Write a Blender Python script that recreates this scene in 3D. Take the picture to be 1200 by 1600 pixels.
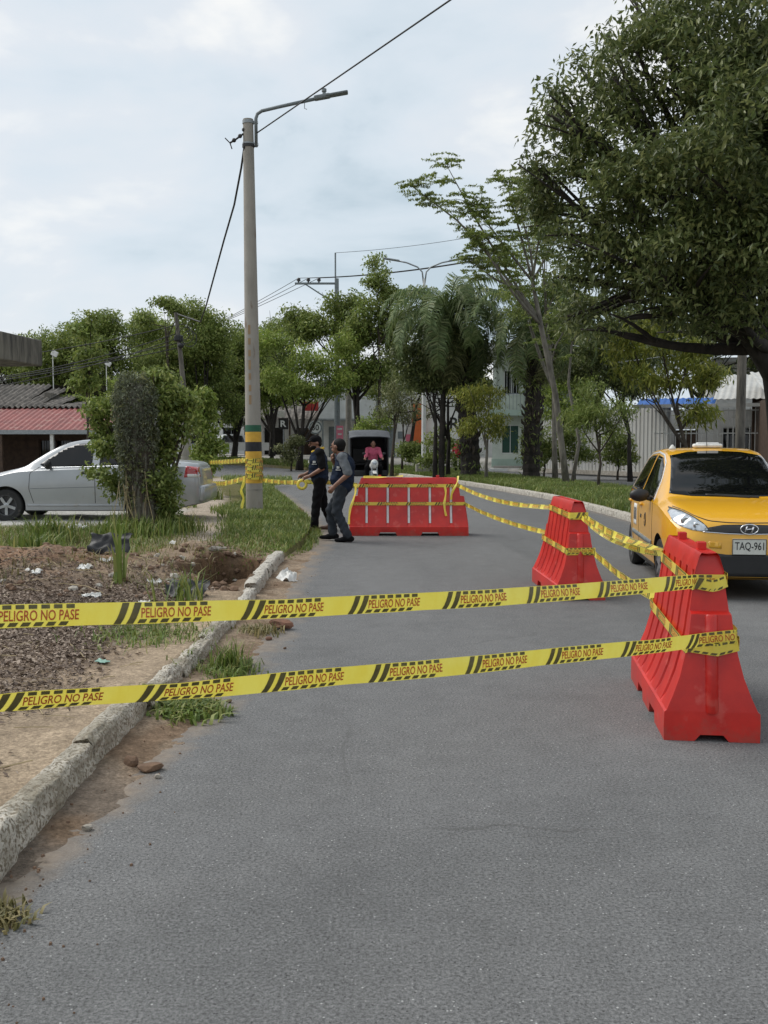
import bpy, bmesh, math, random
import numpy as np
from mathutils import Vector, Matrix
from mathutils.bvhtree import BVHTree
from mathutils.geometry import delaunay_2d_cdt

for o in list(bpy.data.objects):
    bpy.data.objects.remove(o)
scene = bpy.context.scene
COL = scene.collection
R = math.radians
rng = np.random.default_rng(7)
random.seed(7)

# ------------------------------------------------------------------ camera
CAM_H, FPX, PITCH = 1.6, 1550.0, math.atan(108 / 1550.0)
cam_data = bpy.data.cameras.new('camera')
cam_data.sensor_fit = 'VERTICAL'
cam_data.sensor_height = 24.0
cam_data.lens = FPX * 24.0 / 1600.0
cam_data.clip_start = 0.05
cam_data.clip_end = 4000
cam = bpy.data.objects.new('camera', cam_data)
COL.objects.link(cam)
cam.location = (0, 0, CAM_H)
cam.rotation_euler = (math.pi / 2 - PITCH, 0, 0)
scene.camera = cam

# ------------------------------------------------------------------ sky, sun, exposure
SUN_EL, SUN_AZ = R(50), R(-68)          # azimuth from +Y (view direction) towards +X
world = bpy.data.worlds.new('World')
scene.world = world
world.use_nodes = True
wn, wl = world.node_tree.nodes, world.node_tree.links
wn.clear()
w_out = wn.new('ShaderNodeOutputWorld')
w_bg = wn.new('ShaderNodeBackground')
w_bg.inputs['Strength'].default_value = 0.063
sky = wn.new('ShaderNodeTexSky')
sky.sky_type = 'NISHITA'
sky.sun_disc = False
sky.sun_elevation = SUN_EL
sky.sun_rotation = SUN_AZ
sky.dust_density = 2.0
tc = wn.new('ShaderNodeTexCoord')
mp = wn.new('ShaderNodeMapping')
mp.inputs['Scale'].default_value = (1.0, 1.0, 2.1)
mp.inputs['Location'].default_value = (0.35, 0.1, 0.62)
n1 = wn.new('ShaderNodeTexNoise')
n1.inputs['Scale'].default_value = 4.2
n1.inputs['Detail'].default_value = 7
n1.inputs['Roughness'].default_value = 0.5
n1.inputs['Distortion'].default_value = 0.25
r1 = wn.new('ShaderNodeValToRGB')
e = r1.color_ramp.elements
e[0].position, e[0].color = 0.36, (5.5, 6.55, 7.3, 1)
e[1].position, e[1].color = 0.66, (9.6, 9.65, 9.5, 1)
m = e.new(0.42); m.color = (6.6, 7.5, 8.2, 1)
m = e.new(0.49); m.color = (7.2, 7.95, 8.6, 1)
m = e.new(0.57); m.color = (7.7, 8.2, 8.7, 1)
mx = wn.new('ShaderNodeMixRGB')
mx.inputs['Fac'].default_value = 0.9
wl.new(tc.outputs['Generated'], mp.inputs['Vector'])
wl.new(mp.outputs['Vector'], n1.inputs['Vector'])
wl.new(n1.outputs['Fac'], r1.inputs['Fac'])
wl.new(sky.outputs['Color'], mx.inputs['Color1'])
wl.new(r1.outputs['Color'], mx.inputs['Color2'])
wl.new(mx.outputs['Color'], w_bg.inputs['Color'])
wl.new(w_bg.outputs['Background'], w_out.inputs['Surface'])

sun_data = bpy.data.lights.new('sun', 'SUN')
sun_data.energy = 1.5
sun_data.angle = R(40)
sun_data.color = (1.0, 0.96, 0.9)
sun = bpy.data.objects.new('sun', sun_data)
COL.objects.link(sun)
sd = Vector((math.sin(SUN_AZ) * math.cos(SUN_EL), math.cos(SUN_AZ) * math.cos(SUN_EL), math.sin(SUN_EL)))
sun.rotation_euler = sd.to_track_quat('Z', 'Y').to_euler()
sun.location = sd * 60

vs = scene.view_settings
vs.view_transform = 'Standard'
vs.look = 'None'
vs.exposure = 0.74
vs.gamma = 1.0
vs.use_curve_mapping = False

# ------------------------------------------------------------------ helpers
F_ = Vector((0, math.cos(PITCH), -math.sin(PITCH)))
U_ = Vector((0, math.sin(PITCH), math.cos(PITCH)))


def ray(x, y):
    return F_ + U_ * ((800 - y) / FPX) + Vector((1, 0, 0)) * ((x - 600) / FPX)


def at(x, y, Y):
    """world point seen at photo pixel (x, y) at distance Y in front of the camera"""
    d = ray(x, y)
    return Vector((0, 0, CAM_H)) + d * (Y / d.y)


def gnd(x, y, z=0.0):
    d = ray(x, y)
    return Vector((0, 0, CAM_H)) + d * ((z - CAM_H) / d.z)


def tag(o, label=None, cat=None, group=None, kind=None):
    if label: o['label'] = label
    if cat: o['category'] = cat
    if group: o['group'] = group
    if kind: o['kind'] = kind
    return o


def empty(name, loc=(0, 0, 0), rz=0.0):
    o = bpy.data.objects.new(name, None)
    o.empty_display_size = 0.1
    COL.objects.link(o)
    o.location = loc
    o.rotation_euler = (0, 0, rz)
    return o


def link(name, me, mat=None, parent=None, loc=None, rz=0):
    o = bpy.data.objects.new(name, me)
    COL.objects.link(o)
    if mat is not None:
        for m_ in (mat if isinstance(mat, (list, tuple)) else [mat]):
            me.materials.append(m_)
    if parent is not None:
        o.parent = parent
    if loc is not None:
        o.location = loc
    if rz:
        o.rotation_euler = (0, 0, rz)
    return o


def np_mesh(name, V, F, smooth=False):
    """mesh from numpy verts and equal-size faces"""
    V = np.asarray(V, np.float32).reshape(-1, 3); F = np.asarray(F, np.int32)
    me = bpy.data.meshes.new(name)
    k = F.shape[1]
    me.vertices.add(len(V)); me.vertices.foreach_set('co', V.ravel())
    me.loops.add(F.size); me.loops.foreach_set('vertex_index', F.ravel())
    me.polygons.add(len(F))
    me.polygons.foreach_set('loop_start', np.arange(0, F.size, k, dtype=np.int32))
    if smooth:
        me.polygons.foreach_set('use_smooth', np.ones(len(F), bool))
    me.update(calc_edges=True)
    return me


class MB:
    """collects verts and faces into one mesh"""
    def __init__(s):
        s.v, s.f, s.m = [], [], []

    def add(s, vs_, fs, mi=0):
        b = len(s.v)
        s.v.extend([tuple(p) for p in vs_])
        for f in fs:
            s.f.append([i + b for i in f]); s.m.append(mi)

    def box(s, c, d, rz=0, mi=0, taper=1.0, rot=None):
        hx, hy, hz = d[0] / 2, d[1] / 2, d[2] / 2
        P = []
        for z, k in ((-hz, 1.0), (hz, taper)):
            for x, y in ((-hx, -hy), (hx, -hy), (hx, hy), (-hx, hy)):
                P.append(Vector((x * k, y * k, z)))
        M = rot if rot is not None else Matrix.Rotation(rz, 3, 'Z')
        P = [M @ p + Vector(c) for p in P]
        s.add(P, [(3, 2, 1, 0), (4, 5, 6, 7), (0, 1, 5, 4), (1, 2, 6, 5), (2, 3, 7, 6), (3, 0, 4, 7)], mi)

    def bevbox(s, c, d, b=0.01, rz=0, mi=0, rot=None):
        bm = bmesh.new()
        bmesh.ops.create_cube(bm, size=1)
        bmesh.ops.scale(bm, vec=d, verts=bm.verts)
        bmesh.ops.bevel(bm, geom=bm.edges[:], offset=min(b, 0.45 * min(d)), segments=2, affect='EDGES', profile=0.5)
        M = rot if rot is not None else Matrix.Rotation(rz, 3, 'Z')
        bm.verts.index_update()
        s.add([M @ v.co + Vector(c) for v in bm.verts], [[v.index for v in f.verts] for f in bm.faces], mi)
        bm.free()

    def tube(s, pts, rad, n=8, cap=True, mi=0, squash=1.0):
        pts = [Vector(p) for p in pts]
        if not isinstance(rad, (list, tuple, np.ndarray)):
            rad = [rad] * len(pts)
        t0 = (pts[1] - pts[0]).normalized()
        ref = Vector((0, 0, 1)) if abs(t0.z) < 0.9 else Vector((1, 0, 0))
        nrm = t0.cross(ref).normalized()
        b = len(s.v)
        for i, p in enumerate(pts):
            if i == 0: t = pts[1] - pts[0]
            elif i == len(pts) - 1: t = pts[-1] - pts[-2]
            else: t = pts[i + 1] - pts[i - 1]
            t.normalize()
            nrm = (nrm - t * nrm.dot(t)).normalized()
            bn = t.cross(nrm)
            for k in range(n):
                a = 2 * math.pi * k / n
                s.v.append(tuple(p + (nrm * math.cos(a) + bn * math.sin(a) * squash) * rad[i]))
        for i in range(len(pts) - 1):
            for k in range(n):
                k2 = (k + 1) % n
                s.f.append([b + i * n + k, b + i * n + k2, b + (i + 1) * n + k2, b + (i + 1) * n + k]); s.m.append(mi)
        if cap:
            s.f.append([b + k for k in range(n)][::-1]); s.m.append(mi)
            e_ = b + (len(pts) - 1) * n
            s.f.append([e_ + k for k in range(n)]); s.m.append(mi)

    def lathe(s, prof, c=(0, 0, 0), n=16, axis='Z', mi=0, cap=True):
        b = len(s.v)
        for r_, h in prof:
            for k in range(n):
                a = 2 * math.pi * k / n
                x, y = r_ * math.cos(a), r_ * math.sin(a)
                p = {'Z': (x, y, h), 'Y': (x, h, y), 'X': (h, x, y)}[axis]
                s.v.append((p[0] + c[0], p[1] + c[1], p[2] + c[2]))
        for i in range(len(prof) - 1):
            for k in range(n):
                k2 = (k + 1) % n
                s.f.append([b + i * n + k, b + i * n + k2, b + (i + 1) * n + k2, b + (i + 1) * n + k]); s.m.append(mi)
        if not cap: return
        s.f.append([b + k for k in range(n)][::-1]); s.m.append(mi)
        e_ = b + (len(prof) - 1) * n
        s.f.append([e_ + k for k in range(n)]); s.m.append(mi)

    def ell(s, c, r, n=12, mi=0, rot=None):
        P, Fc = [], []
        for i in range(n + 1):
            th = math.pi * i / n
            for k in range(2 * n):
                a = math.pi * k / n
                P.append(Vector((r[0] * math.sin(th) * math.cos(a), r[1] * math.sin(th) * math.sin(a), r[2] * math.cos(th))))
        for i in range(n):
            for k in range(2 * n):
                k2 = (k + 1) % (2 * n)
                Fc.append((i * 2 * n + k, (i + 1) * 2 * n + k, (i + 1) * 2 * n + k2, i * 2 * n + k2))
        if rot is not None: P = [rot @ p for p in P]
        s.add([p + Vector(c) for p in P], Fc, mi)

    def cap(s, p0, p1, r0, r1, n=10):
        """tapered capsule"""
        p0, p1 = Vector(p0), Vector(p1)
        d = (p1 - p0); L = d.length; d.normalize()
        pts, rr = [], []
        for k in range(4):
            a = math.pi / 2 * (1 - k / 4.0)
            pts.append(p0 - d * r0 * math.sin(a)); rr.append(max(r0 * math.cos(a), 1e-4))
        pts.append(p0); rr.append(r0)
        pts.append(p1); rr.append(r1)
        for k in range(1, 5):
            a = math.pi / 2 * k / 4.0
            pts.append(p1 + d * r1 * math.sin(a)); rr.append(max(r1 * math.cos(a), 1e-4))
        s.tube(pts, rr, n)

    def mesh(s, name, smooth=False):
        me = bpy.data.meshes.new(name)
        me.from_pydata(s.v, [], s.f)
        if any(s.m):
            me.polygons.foreach_set('material_index', s.m)
        if smooth:
            me.polygons.foreach_set('use_smooth', [True] * len(s.f))
        me.update()
        return me

    def build(s, name, mat, parent=None, smooth=False, loc=None, rz=0):
        me = s.mesh(name, smooth)
        if smooth == 'auto':
            me.set_sharp_from_angle(angle=R(38))
        return link(name, me, mat, parent, loc, rz)


def vnoise(x, y, seed=0):
    """smooth value noise 0..1 on numpy arrays"""
    x = np.asarray(x, float); y = np.asarray(y, float)
    xi, yi = np.floor(x).astype(np.int64), np.floor(y).astype(np.int64)
    xf, yf = x - xi, y - yi

    def h(a, b):
        n = (a * 374761393 + b * 668265263 + seed * 1442695041) & 0x7fffffff
        n = ((n ^ (n >> 13)) * 1274126177) & 0x7fffffff
        return ((n ^ (n >> 16)) & 0xffff) / 65535.0
    u, v = xf * xf * (3 - 2 * xf), yf * yf * (3 - 2 * yf)
    return (h(xi, yi) * (1 - u) + h(xi + 1, yi) * u) * (1 - v) + (h(xi, yi + 1) * (1 - u) + h(xi + 1, yi + 1) * u) * v


def fbm(x, y, seed=0, octv=4):
    r_, a, s_ = 0, 0.5, 0
    for i in range(octv):
        r_ = r_ + a * vnoise(np.asarray(x) * 2 ** i, np.asarray(y) * 2 ** i, seed + i); s_ += a; a *= 0.5
    return r_ / s_


def sstep(a, b, x):
    t = np.clip((np.asarray(x, float) - a) / (b - a), 0, 1)
    return t * t * (3 - 2 * t)


# ------------------------------------------------------------------ materials
def new_mat(name):
    m_ = bpy.data.materials.new(name)
    m_.use_nodes = True
    nt = m_.node_tree
    return m_, nt, nt.nodes['Principled BSDF'], nt.nodes['Material Output']


def rgba(c):
    return (c[0], c[1], c[2], 1)


def pbr(name, c1, c2=None, rough=0.6, metal=0.0, scale=6.0, detail=6, bump=0.0, bscale=None, bdist=0.01,
        coat=0.0, spots=None, sscale=25.0, sthr=0.6, trans=0.0, rvar=0.0, coords='Object', stretch=(1, 1, 1), spec=0.5):
    """noise-mixed two-colour principled material with fine relief"""
    m_, nt, bs, out = new_mat(name)
    N, L = nt.nodes, nt.links
    c2 = c2 or tuple(x * 0.8 for x in c1)
    t = N.new('ShaderNodeTexCoord')
    mpp = N.new('ShaderNodeMapping'); mpp.inputs['Scale'].default_value = stretch
    L.new(t.outputs[coords], mpp.inputs['Vector'])
    nz = N.new('ShaderNodeTexNoise')
    nz.inputs['Scale'].default_value = scale; nz.inputs['Detail'].default_value = detail
    nz.inputs['Roughness'].default_value = 0.62
    L.new(mpp.outputs['Vector'], nz.inputs['Vector'])
    rp = N.new('ShaderNodeValToRGB')
    rp.color_ramp.elements[0].position, rp.color_ramp.elements[0].color = 0.36, rgba(c2)
    rp.color_ramp.elements[1].position, rp.color_ramp.elements[1].color = 0.64, rgba(c1)
    L.new(nz.outputs['Fac'], rp.inputs['Fac'])
    col = rp.outputs['Color']
    if spots is not None:
        n2 = N.new('ShaderNodeTexNoise')
        n2.inputs['Scale'].default_value = sscale; n2.inputs['Detail'].default_value = 5
        L.new(mpp.outputs['Vector'], n2.inputs['Vector'])
        r2 = N.new('ShaderNodeValToRGB')
        r2.color_ramp.elements[0].position, r2.color_ramp.elements[1].position = sthr, sthr + 0.08
        L.new(n2.outputs['Fac'], r2.inputs['Fac'])
        mm = N.new('ShaderNodeMixRGB'); mm.inputs['Color2'].default_value = rgba(spots)
        L.new(r2.outputs['Color'], mm.inputs['Fac']); L.new(col, mm.inputs['Color1'])
        col = mm.outputs['Color']
    L.new(col, bs.inputs['Base Color'])
    bs.inputs['Roughness'].default_value = rough
    bs.inputs['Metallic'].default_value = metal
    bs.inputs['Coat Weight'].default_value = coat
    bs.inputs['Coat Roughness'].default_value = 0.06
    bs.inputs['Specular IOR Level'].default_value = spec
    if rvar:
        mr = N.new('ShaderNodeMapRange')
        mr.inputs['To Min'].default_value = max(rough - rvar, 0.02); mr.inputs['To Max'].default_value = rough + rvar
        L.new(nz.outputs['Fac'], mr.inputs['Value']); L.new(mr.outputs['Result'], bs.inputs['Roughness'])
    if bump:
        nb = N.new('ShaderNodeTexNoise')
        nb.inputs['Scale'].default_value = bscale or scale * 4; nb.inputs['Detail'].default_value = 6
        L.new(mpp.outputs['Vector'], nb.inputs['Vector'])
        bp = N.new('ShaderNodeBump'); bp.inputs['Strength'].default_value = bump
        bp.inputs['Distance'].default_value = bdist
        L.new(nb.outputs['Fac'], bp.inputs['Height']); L.new(bp.outputs['Normal'], bs.inputs['Normal'])
    if trans:
        tr = N.new('ShaderNodeBsdfTranslucent'); L.new(col, tr.inputs['Color'])
        ms = N.new('ShaderNodeMixShader'); ms.inputs['Fac'].default_value = trans
        L.new(bs.outputs['BSDF'], ms.inputs[1]); L.new(tr.outputs['BSDF'], ms.inputs[2])
        L.new(ms.outputs['Shader'], out.inputs['Surface'])
    return m_


def leaf_mat(name, ca, cb, cc, trans=0.25, rough=0.5):
    """foliage: colour differs from leaf to leaf"""
    m_, nt, bs, out = new_mat(name)
    N, L = nt.nodes, nt.links
    g = N.new('ShaderNodeNewGeometry')
    rp = N.new('ShaderNodeValToRGB')
    el = rp.color_ramp.elements
    el[0].position, el[0].color = 0.0, rgba(ca)
    el[1].position, el[1].color = 1.0, rgba(cc)
    x_ = el.new(0.55); x_.color = rgba(cb)
    L.new(g.outputs['Random Per Island'], rp.inputs['Fac'])
    t = N.new('ShaderNodeTexCoord')
    nz = N.new('ShaderNodeTexNoise'); nz.inputs['Scale'].default_value = 0.9; nz.inputs['Detail'].default_value = 3
    L.new(t.outputs['Object'], nz.inputs['Vector'])
    mr = N.new('ShaderNodeMapRange'); mr.inputs['From Min'].default_value = 0.3; mr.inputs['From Max'].default_value = 0.7
    mr.inputs['To Min'].default_value = 0.75; mr.inputs['To Max'].default_value = 1.25
    L.new(nz.outputs['Fac'], mr.inputs['Value'])
    ml = N.new('ShaderNodeMixRGB'); ml.blend_type = 'MULTIPLY'; ml.inputs['Fac'].default_value = 1
    L.new(rp.outputs['Color'], ml.inputs['Color1']); L.new(mr.outputs['Result'], ml.inputs['Color2'])
    L.new(ml.outputs['Color'], bs.inputs['Base Color'])
    bs.inputs['Roughness'].default_value = rough
    bs.inputs['Specular IOR Level'].default_value = 0.35
    tr = N.new('ShaderNodeBsdfTranslucent'); L.new(ml.outputs['Color'], tr.inputs['Color'])
    ms = N.new('ShaderNodeMixShader'); ms.inputs['Fac'].default_value = trans
    L.new(bs.outputs['BSDF'], ms.inputs[1]); L.new(tr.outputs['BSDF'], ms.inputs[2])
    L.new(ms.outputs['Shader'], out.inputs['Surface'])
    return m_


M = {}
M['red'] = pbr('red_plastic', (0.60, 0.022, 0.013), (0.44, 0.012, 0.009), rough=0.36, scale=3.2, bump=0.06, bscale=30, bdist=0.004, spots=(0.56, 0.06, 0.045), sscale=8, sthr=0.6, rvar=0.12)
_nt = M['red'].node_tree; _b = _nt.nodes['Principled BSDF']; _src = _b.inputs['Base Color'].links[0].from_socket
_tc = _nt.nodes.new('ShaderNodeTexCoord'); _sx = _nt.nodes.new('ShaderNodeSeparateXYZ'); _nt.links.new(_tc.outputs['Object'], _sx.inputs[0])
_nz = _nt.nodes.new('ShaderNodeTexNoise'); _nz.inputs['Scale'].default_value = 11; _nz.inputs['Detail'].default_value = 7; _nz.inputs['Roughness'].default_value = 0.7
_nt.links.new(_tc.outputs['Object'], _nz.inputs['Vector'])
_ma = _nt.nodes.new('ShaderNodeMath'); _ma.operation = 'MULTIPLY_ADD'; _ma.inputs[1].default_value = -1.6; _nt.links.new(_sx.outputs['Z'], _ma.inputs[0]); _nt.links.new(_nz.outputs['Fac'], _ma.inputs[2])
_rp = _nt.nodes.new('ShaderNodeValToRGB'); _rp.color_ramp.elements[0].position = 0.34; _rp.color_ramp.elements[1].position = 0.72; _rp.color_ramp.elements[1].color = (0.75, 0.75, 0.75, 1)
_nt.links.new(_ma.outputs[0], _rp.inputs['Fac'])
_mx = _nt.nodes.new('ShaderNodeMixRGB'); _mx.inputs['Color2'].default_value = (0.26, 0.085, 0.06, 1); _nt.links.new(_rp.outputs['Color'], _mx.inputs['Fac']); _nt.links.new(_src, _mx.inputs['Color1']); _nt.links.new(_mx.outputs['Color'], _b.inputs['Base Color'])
M['tape'] = pbr('yellow_film', (0.95, 0.84, 0.15), (0.91, 0.76, 0.10), rough=0.3, scale=9, trans=0.28, bump=0.4, bscale=22, bdist=0.006, stretch=(1, 1, 0.5))
M['tape_black'] = pbr('dark_print', (0.14, 0.115, 0.035), (0.09, 0.075, 0.025), rough=0.4, scale=30)
M['tape_red'] = pbr('red_print', (0.56, 0.12, 0.03), (0.48, 0.09, 0.025), rough=0.4, scale=40)
M['white_strip'] = pbr('reflective_white', (0.75, 0.72, 0.72), (0.6, 0.55, 0.55), rough=0.35, scale=8)
M['bark'] = pbr('bark', (0.09, 0.07, 0.052), (0.035, 0.028, 0.022), rough=0.9, scale=7, bump=0.7, bscale=18, bdist=0.03, stretch=(1, 1, 0.35))
M['bark_grey'] = pbr('grey_bark', (0.22, 0.2, 0.165), (0.1, 0.09, 0.075), rough=0.9, scale=6, bump=0.5, bscale=18, bdist=0.02, stretch=(1, 1, 0.4))
M['bark_dark'] = pbr('dark_bark', (0.045, 0.036, 0.03), (0.016, 0.014, 0.012), rough=0.95, scale=6, bump=0.8, bscale=14, bdist=0.03, stretch=(1, 1, 0.4))
M['concrete'] = pbr('concrete', (0.34, 0.315, 0.28), (0.24, 0.225, 0.2), rough=0.85, scale=3.5, bump=0.3, bscale=40, bdist=0.006, spots=(0.15, 0.14, 0.125), sscale=7, sthr=0.6)
M['pole_concrete'] = pbr('pole_concrete', (0.37, 0.34, 0.30), (0.27, 0.25, 0.22), rough=0.85, scale=3, bump=0.25, bscale=50, bdist=0.005, spots=(0.2, 0.15, 0.11), sscale=5, sthr=0.63, stretch=(1, 1, 0.3))
M['dark_concrete'] = pbr('stained_concrete', (0.2, 0.18, 0.15), (0.05, 0.045, 0.04), rough=0.9, scale=5, bump=0.4, bscale=25, bdist=0.01, stretch=(1, 1, 0.18))
M['galv'] = pbr('galvanised_steel', (0.33, 0.35, 0.36), (0.24, 0.26, 0.27), rough=0.45, metal=0.6, scale=12)
M['grey_metal'] = pbr('grey_painted_metal', (0.2, 0.23, 0.24), (0.14, 0.16, 0.17), rough=0.45, scale=9)
M['cable'] = pbr('black_cable', (0.03, 0.03, 0.032), (0.02, 0.02, 0.02), rough=0.6)
M['black'] = pbr('black_plastic', (0.018, 0.018, 0.019), (0.012, 0.012, 0.013), rough=0.45)
M['black_canvas'] = pbr('black_canvas', (0.035, 0.037, 0.042), (0.022, 0.023, 0.027), rough=0.6, scale=5, bump=0.5, bscale=6, bdist=0.03)
M['grey_canvas'] = pbr('grey_canvas', (0.075, 0.08, 0.09), (0.05, 0.055, 0.062), rough=0.55, scale=5, bump=0.4, bscale=6, bdist=0.03)
M['rubber'] = pbr('tyre_rubber', (0.022, 0.022, 0.022), (0.014, 0.014, 0.014), rough=0.8, bump=0.3, bscale=60, bdist=0.003, spots=(0.07, 0.06, 0.05), sscale=10, sthr=0.62)
M['alloy'] = pbr('wheel_alloy', (0.42, 0.43, 0.44), (0.32, 0.33, 0.34), rough=0.35, metal=0.7)
M['steel_rim'] = pbr('dark_rim', (0.06, 0.06, 0.065), (0.04, 0.04, 0.04), rough=0.5, metal=0.4)
M['chrome'] = pbr('chrome', (0.75, 0.76, 0.78), (0.7, 0.71, 0.73), rough=0.1, metal=1.0)
M['taxi'] = pbr('taxi_yellow', (0.76, 0.39, 0.016), (0.73, 0.37, 0.015), rough=0.32, scale=2, coat=0.7, spots=(0.62, 0.33, 0.04), sscale=2.2, sthr=0.68)
M['silver'] = pbr('silver_paint', (0.40, 0.415, 0.43), (0.36, 0.375, 0.39), rough=0.33, metal=0.35, scale=2, coat=0.6, spots=(0.38, 0.37, 0.35), sscale=3, sthr=0.66)
M['white_car'] = pbr('white_paint', (0.72, 0.73, 0.74), (0.66, 0.67, 0.68), rough=0.3, coat=0.5)
M['dark_car'] = pbr('dark_paint', (0.02, 0.022, 0.026), (0.016, 0.018, 0.02), rough=0.3, coat=0.6)
M['glass'] = pbr('tinted_glass', (0.004, 0.0045, 0.005), (0.003, 0.0035, 0.004), rough=0.03, scale=1, spec=0.42)
M['glass_lamp'] = pbr('lamp_lens', (0.62, 0.66, 0.70), (0.42, 0.46, 0.5), rough=0.08, scale=22, coat=1.0, metal=0.25)
M['red_lens'] = pbr('red_lens', (0.45, 0.012, 0.015), (0.32, 0.01, 0.01), rough=0.1, coat=0.8, scale=20)
M['plate'] = pbr('licence_plate', (0.66, 0.66, 0.6), (0.58, 0.58, 0.53), rough=0.4, scale=20)
M['ink'] = pbr('black_ink', (0.02, 0.02, 0.02), (0.015, 0.015, 0.015), rough=0.6)
M['white_wall'] = pbr('white_wall', (0.70, 0.70, 0.68), (0.56, 0.56, 0.54), rough=0.85, scale=1.2, bump=0.15, bscale=30, spots=(0.42, 0.41, 0.38), sscale=1.6, sthr=0.62)
M['cream_wall'] = pbr('pale_green_wall', (0.56, 0.60, 0.53), (0.47, 0.51, 0.45), rough=0.85, scale=1.5, spots=(0.34, 0.38, 0.3), sscale=2, sthr=0.62)
M['mint'] = pbr('mint_trim', (0.38, 0.48, 0.41), (0.32, 0.4, 0.34), rough=0.8, scale=3)
M['dark_green'] = pbr('dark_green_shutter', (0.012, 0.06, 0.04), (0.01, 0.045, 0.03), rough=0.5, scale=5)
M['orange_wall'] = pbr('orange_wall', (0.58, 0.13, 0.035), (0.5, 0.11, 0.03), rough=0.8, scale=2)
M['white_sheet'] = pbr('white_metal_sheet', (0.52, 0.52, 0.50), (0.42, 0.41, 0.385), rough=0.5, scale=1.5, stretch=(1, 1, 0.3), spots=(0.36, 0.32, 0.27), sscale=3, sthr=0.64)
M['blue_sheet'] = pbr('blue_sheet', (0.035, 0.14, 0.46), (0.03, 0.11, 0.36), rough=0.4, scale=2)
M['red_sheet'] = pbr('red_oxide_sheet', (0.27, 0.075, 0.065), (0.19, 0.055, 0.05), rough=0.65, scale=2, spots=(0.3, 0.16, 0.13), sscale=3, sthr=0.6)
M['grey_tile'] = pbr('grey_tile', (0.17, 0.15, 0.13), (0.065, 0.058, 0.05), rough=0.9, scale=2.5, bump=0.4, bscale=20, spots=(0.3, 0.28, 0.25), sscale=5, sthr=0.64)
M['dark_room'] = pbr('dark_interior', (0.03, 0.027, 0.025), (0.02, 0.018, 0.017), rough=0.9)
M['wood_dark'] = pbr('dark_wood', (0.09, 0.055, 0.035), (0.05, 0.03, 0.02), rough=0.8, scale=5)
M['stone'] = pbr('rubble_stone', (0.42, 0.39, 0.34), (0.27, 0.24, 0.2), rough=0.9, scale=8, bump=0.5, bscale=40, bdist=0.01)
M['brick_red'] = pbr('broken_brick', (0.24, 0.12, 0.075), (0.14, 0.075, 0.05), rough=0.9, scale=12, bump=0.6, bscale=50, bdist=0.008)
M['clod'] = pbr('earth_clod', (0.2, 0.125, 0.08), (0.12, 0.075, 0.05), rough=1.0, scale=9, bump=0.6, bscale=40, bdist=0.01)
M['white_plastic'] = pbr('white_plastic', (0.72, 0.72, 0.70), (0.55, 0.54, 0.5), rough=0.5, scale=8)
M['black_sheet'] = pbr('black_plastic_sheet', (0.014, 0.014, 0.016), (0.008, 0.008, 0.01), rough=0.55, bump=0.4, bscale=9, bdist=0.02)
M['teal'] = pbr('teal_glass', (0.20, 0.36, 0.28), (0.15, 0.28, 0.22), rough=0.25)
M['straw'] = pbr('dry_straw', (0.42, 0.34, 0.2), (0.28, 0.22, 0.12), rough=0.9)
M['paint_green'] = pbr('green_band', (0.02, 0.115, 0.06), (0.016, 0.09, 0.048), rough=0.6, scale=9)
M['paint_yellow'] = pbr('yellow_band', (0.72, 0.42, 0.05), (0.6, 0.34, 0.04), rough=0.6, scale=9)
M['paint_black'] = pbr('black_band', (0.02, 0.021, 0.026), (0.013, 0.014, 0.017), rough=0.6, scale=9)
M['pink'] = pbr('pink_sign', (0.72, 0.2, 0.28), (0.62, 0.16, 0.23), rough=0.5)
M['sign_red'] = pbr('sign_red', (0.4, 0.04, 0.035), (0.33, 0.03, 0.03), rough=0.5)
# people
M['skin'] = pbr('skin', (0.26, 0.13, 0.085), (0.21, 0.1, 0.065), rough=0.55, scale=15)
M['navy'] = pbr('navy_cloth', (0.018, 0.027, 0.05), (0.012, 0.018, 0.034), spec=0.15, rough=0.95, scale=9, bump=0.6, bscale=14, bdist=0.02)
M['black_cloth'] = pbr('black_cloth', (0.009, 0.009, 0.01), (0.006, 0.006, 0.007), spec=0.15, rough=0.95, bump=0.6, bscale=12, bdist=0.02)
M['grey_cloth'] = pbr('grey_cloth', (0.13, 0.14, 0.155), (0.1, 0.11, 0.12), rough=0.9, scale=12, bump=0.6, bscale=14, bdist=0.02)
M['jeans'] = pbr('blue_denim', (0.045, 0.075, 0.115), (0.03, 0.05, 0.08), rough=0.9, scale=9, bump=0.6, bscale=12, bdist=0.02)
M['grey_trousers'] = pbr('charcoal_trousers', (0.042, 0.048, 0.058), (0.026, 0.03, 0.036), spec=0.2, rough=0.95, scale=6, bump=0.6, bscale=12, bdist=0.02)
M['pink_cloth'] = pbr('pink_cloth', (0.5, 0.09, 0.16), (0.4, 0.07, 0.12), rough=0.85, scale=9, bump=0.5, bscale=12, bdist=0.02)
M['red_cloth'] = pbr('red_cloth', (0.5, 0.04, 0.06), (0.4, 0.03, 0.04), rough=0.85, scale=9)
M['yellow_cloth'] = pbr('yellow_cloth', (0.7, 0.45, 0.03), (0.6, 0.38, 0.03), rough=0.85, scale=9)
M['hair'] = pbr('black_hair', (0.010, 0.008, 0.007), (0.006, 0.005, 0.005), spec=0.2, rough=0.7, bump=0.6, bscale=60, bdist=0.01)
M['leather'] = pbr('brown_leather', (0.10, 0.055, 0.035), (0.07, 0.04, 0.025), rough=0.6)
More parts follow.
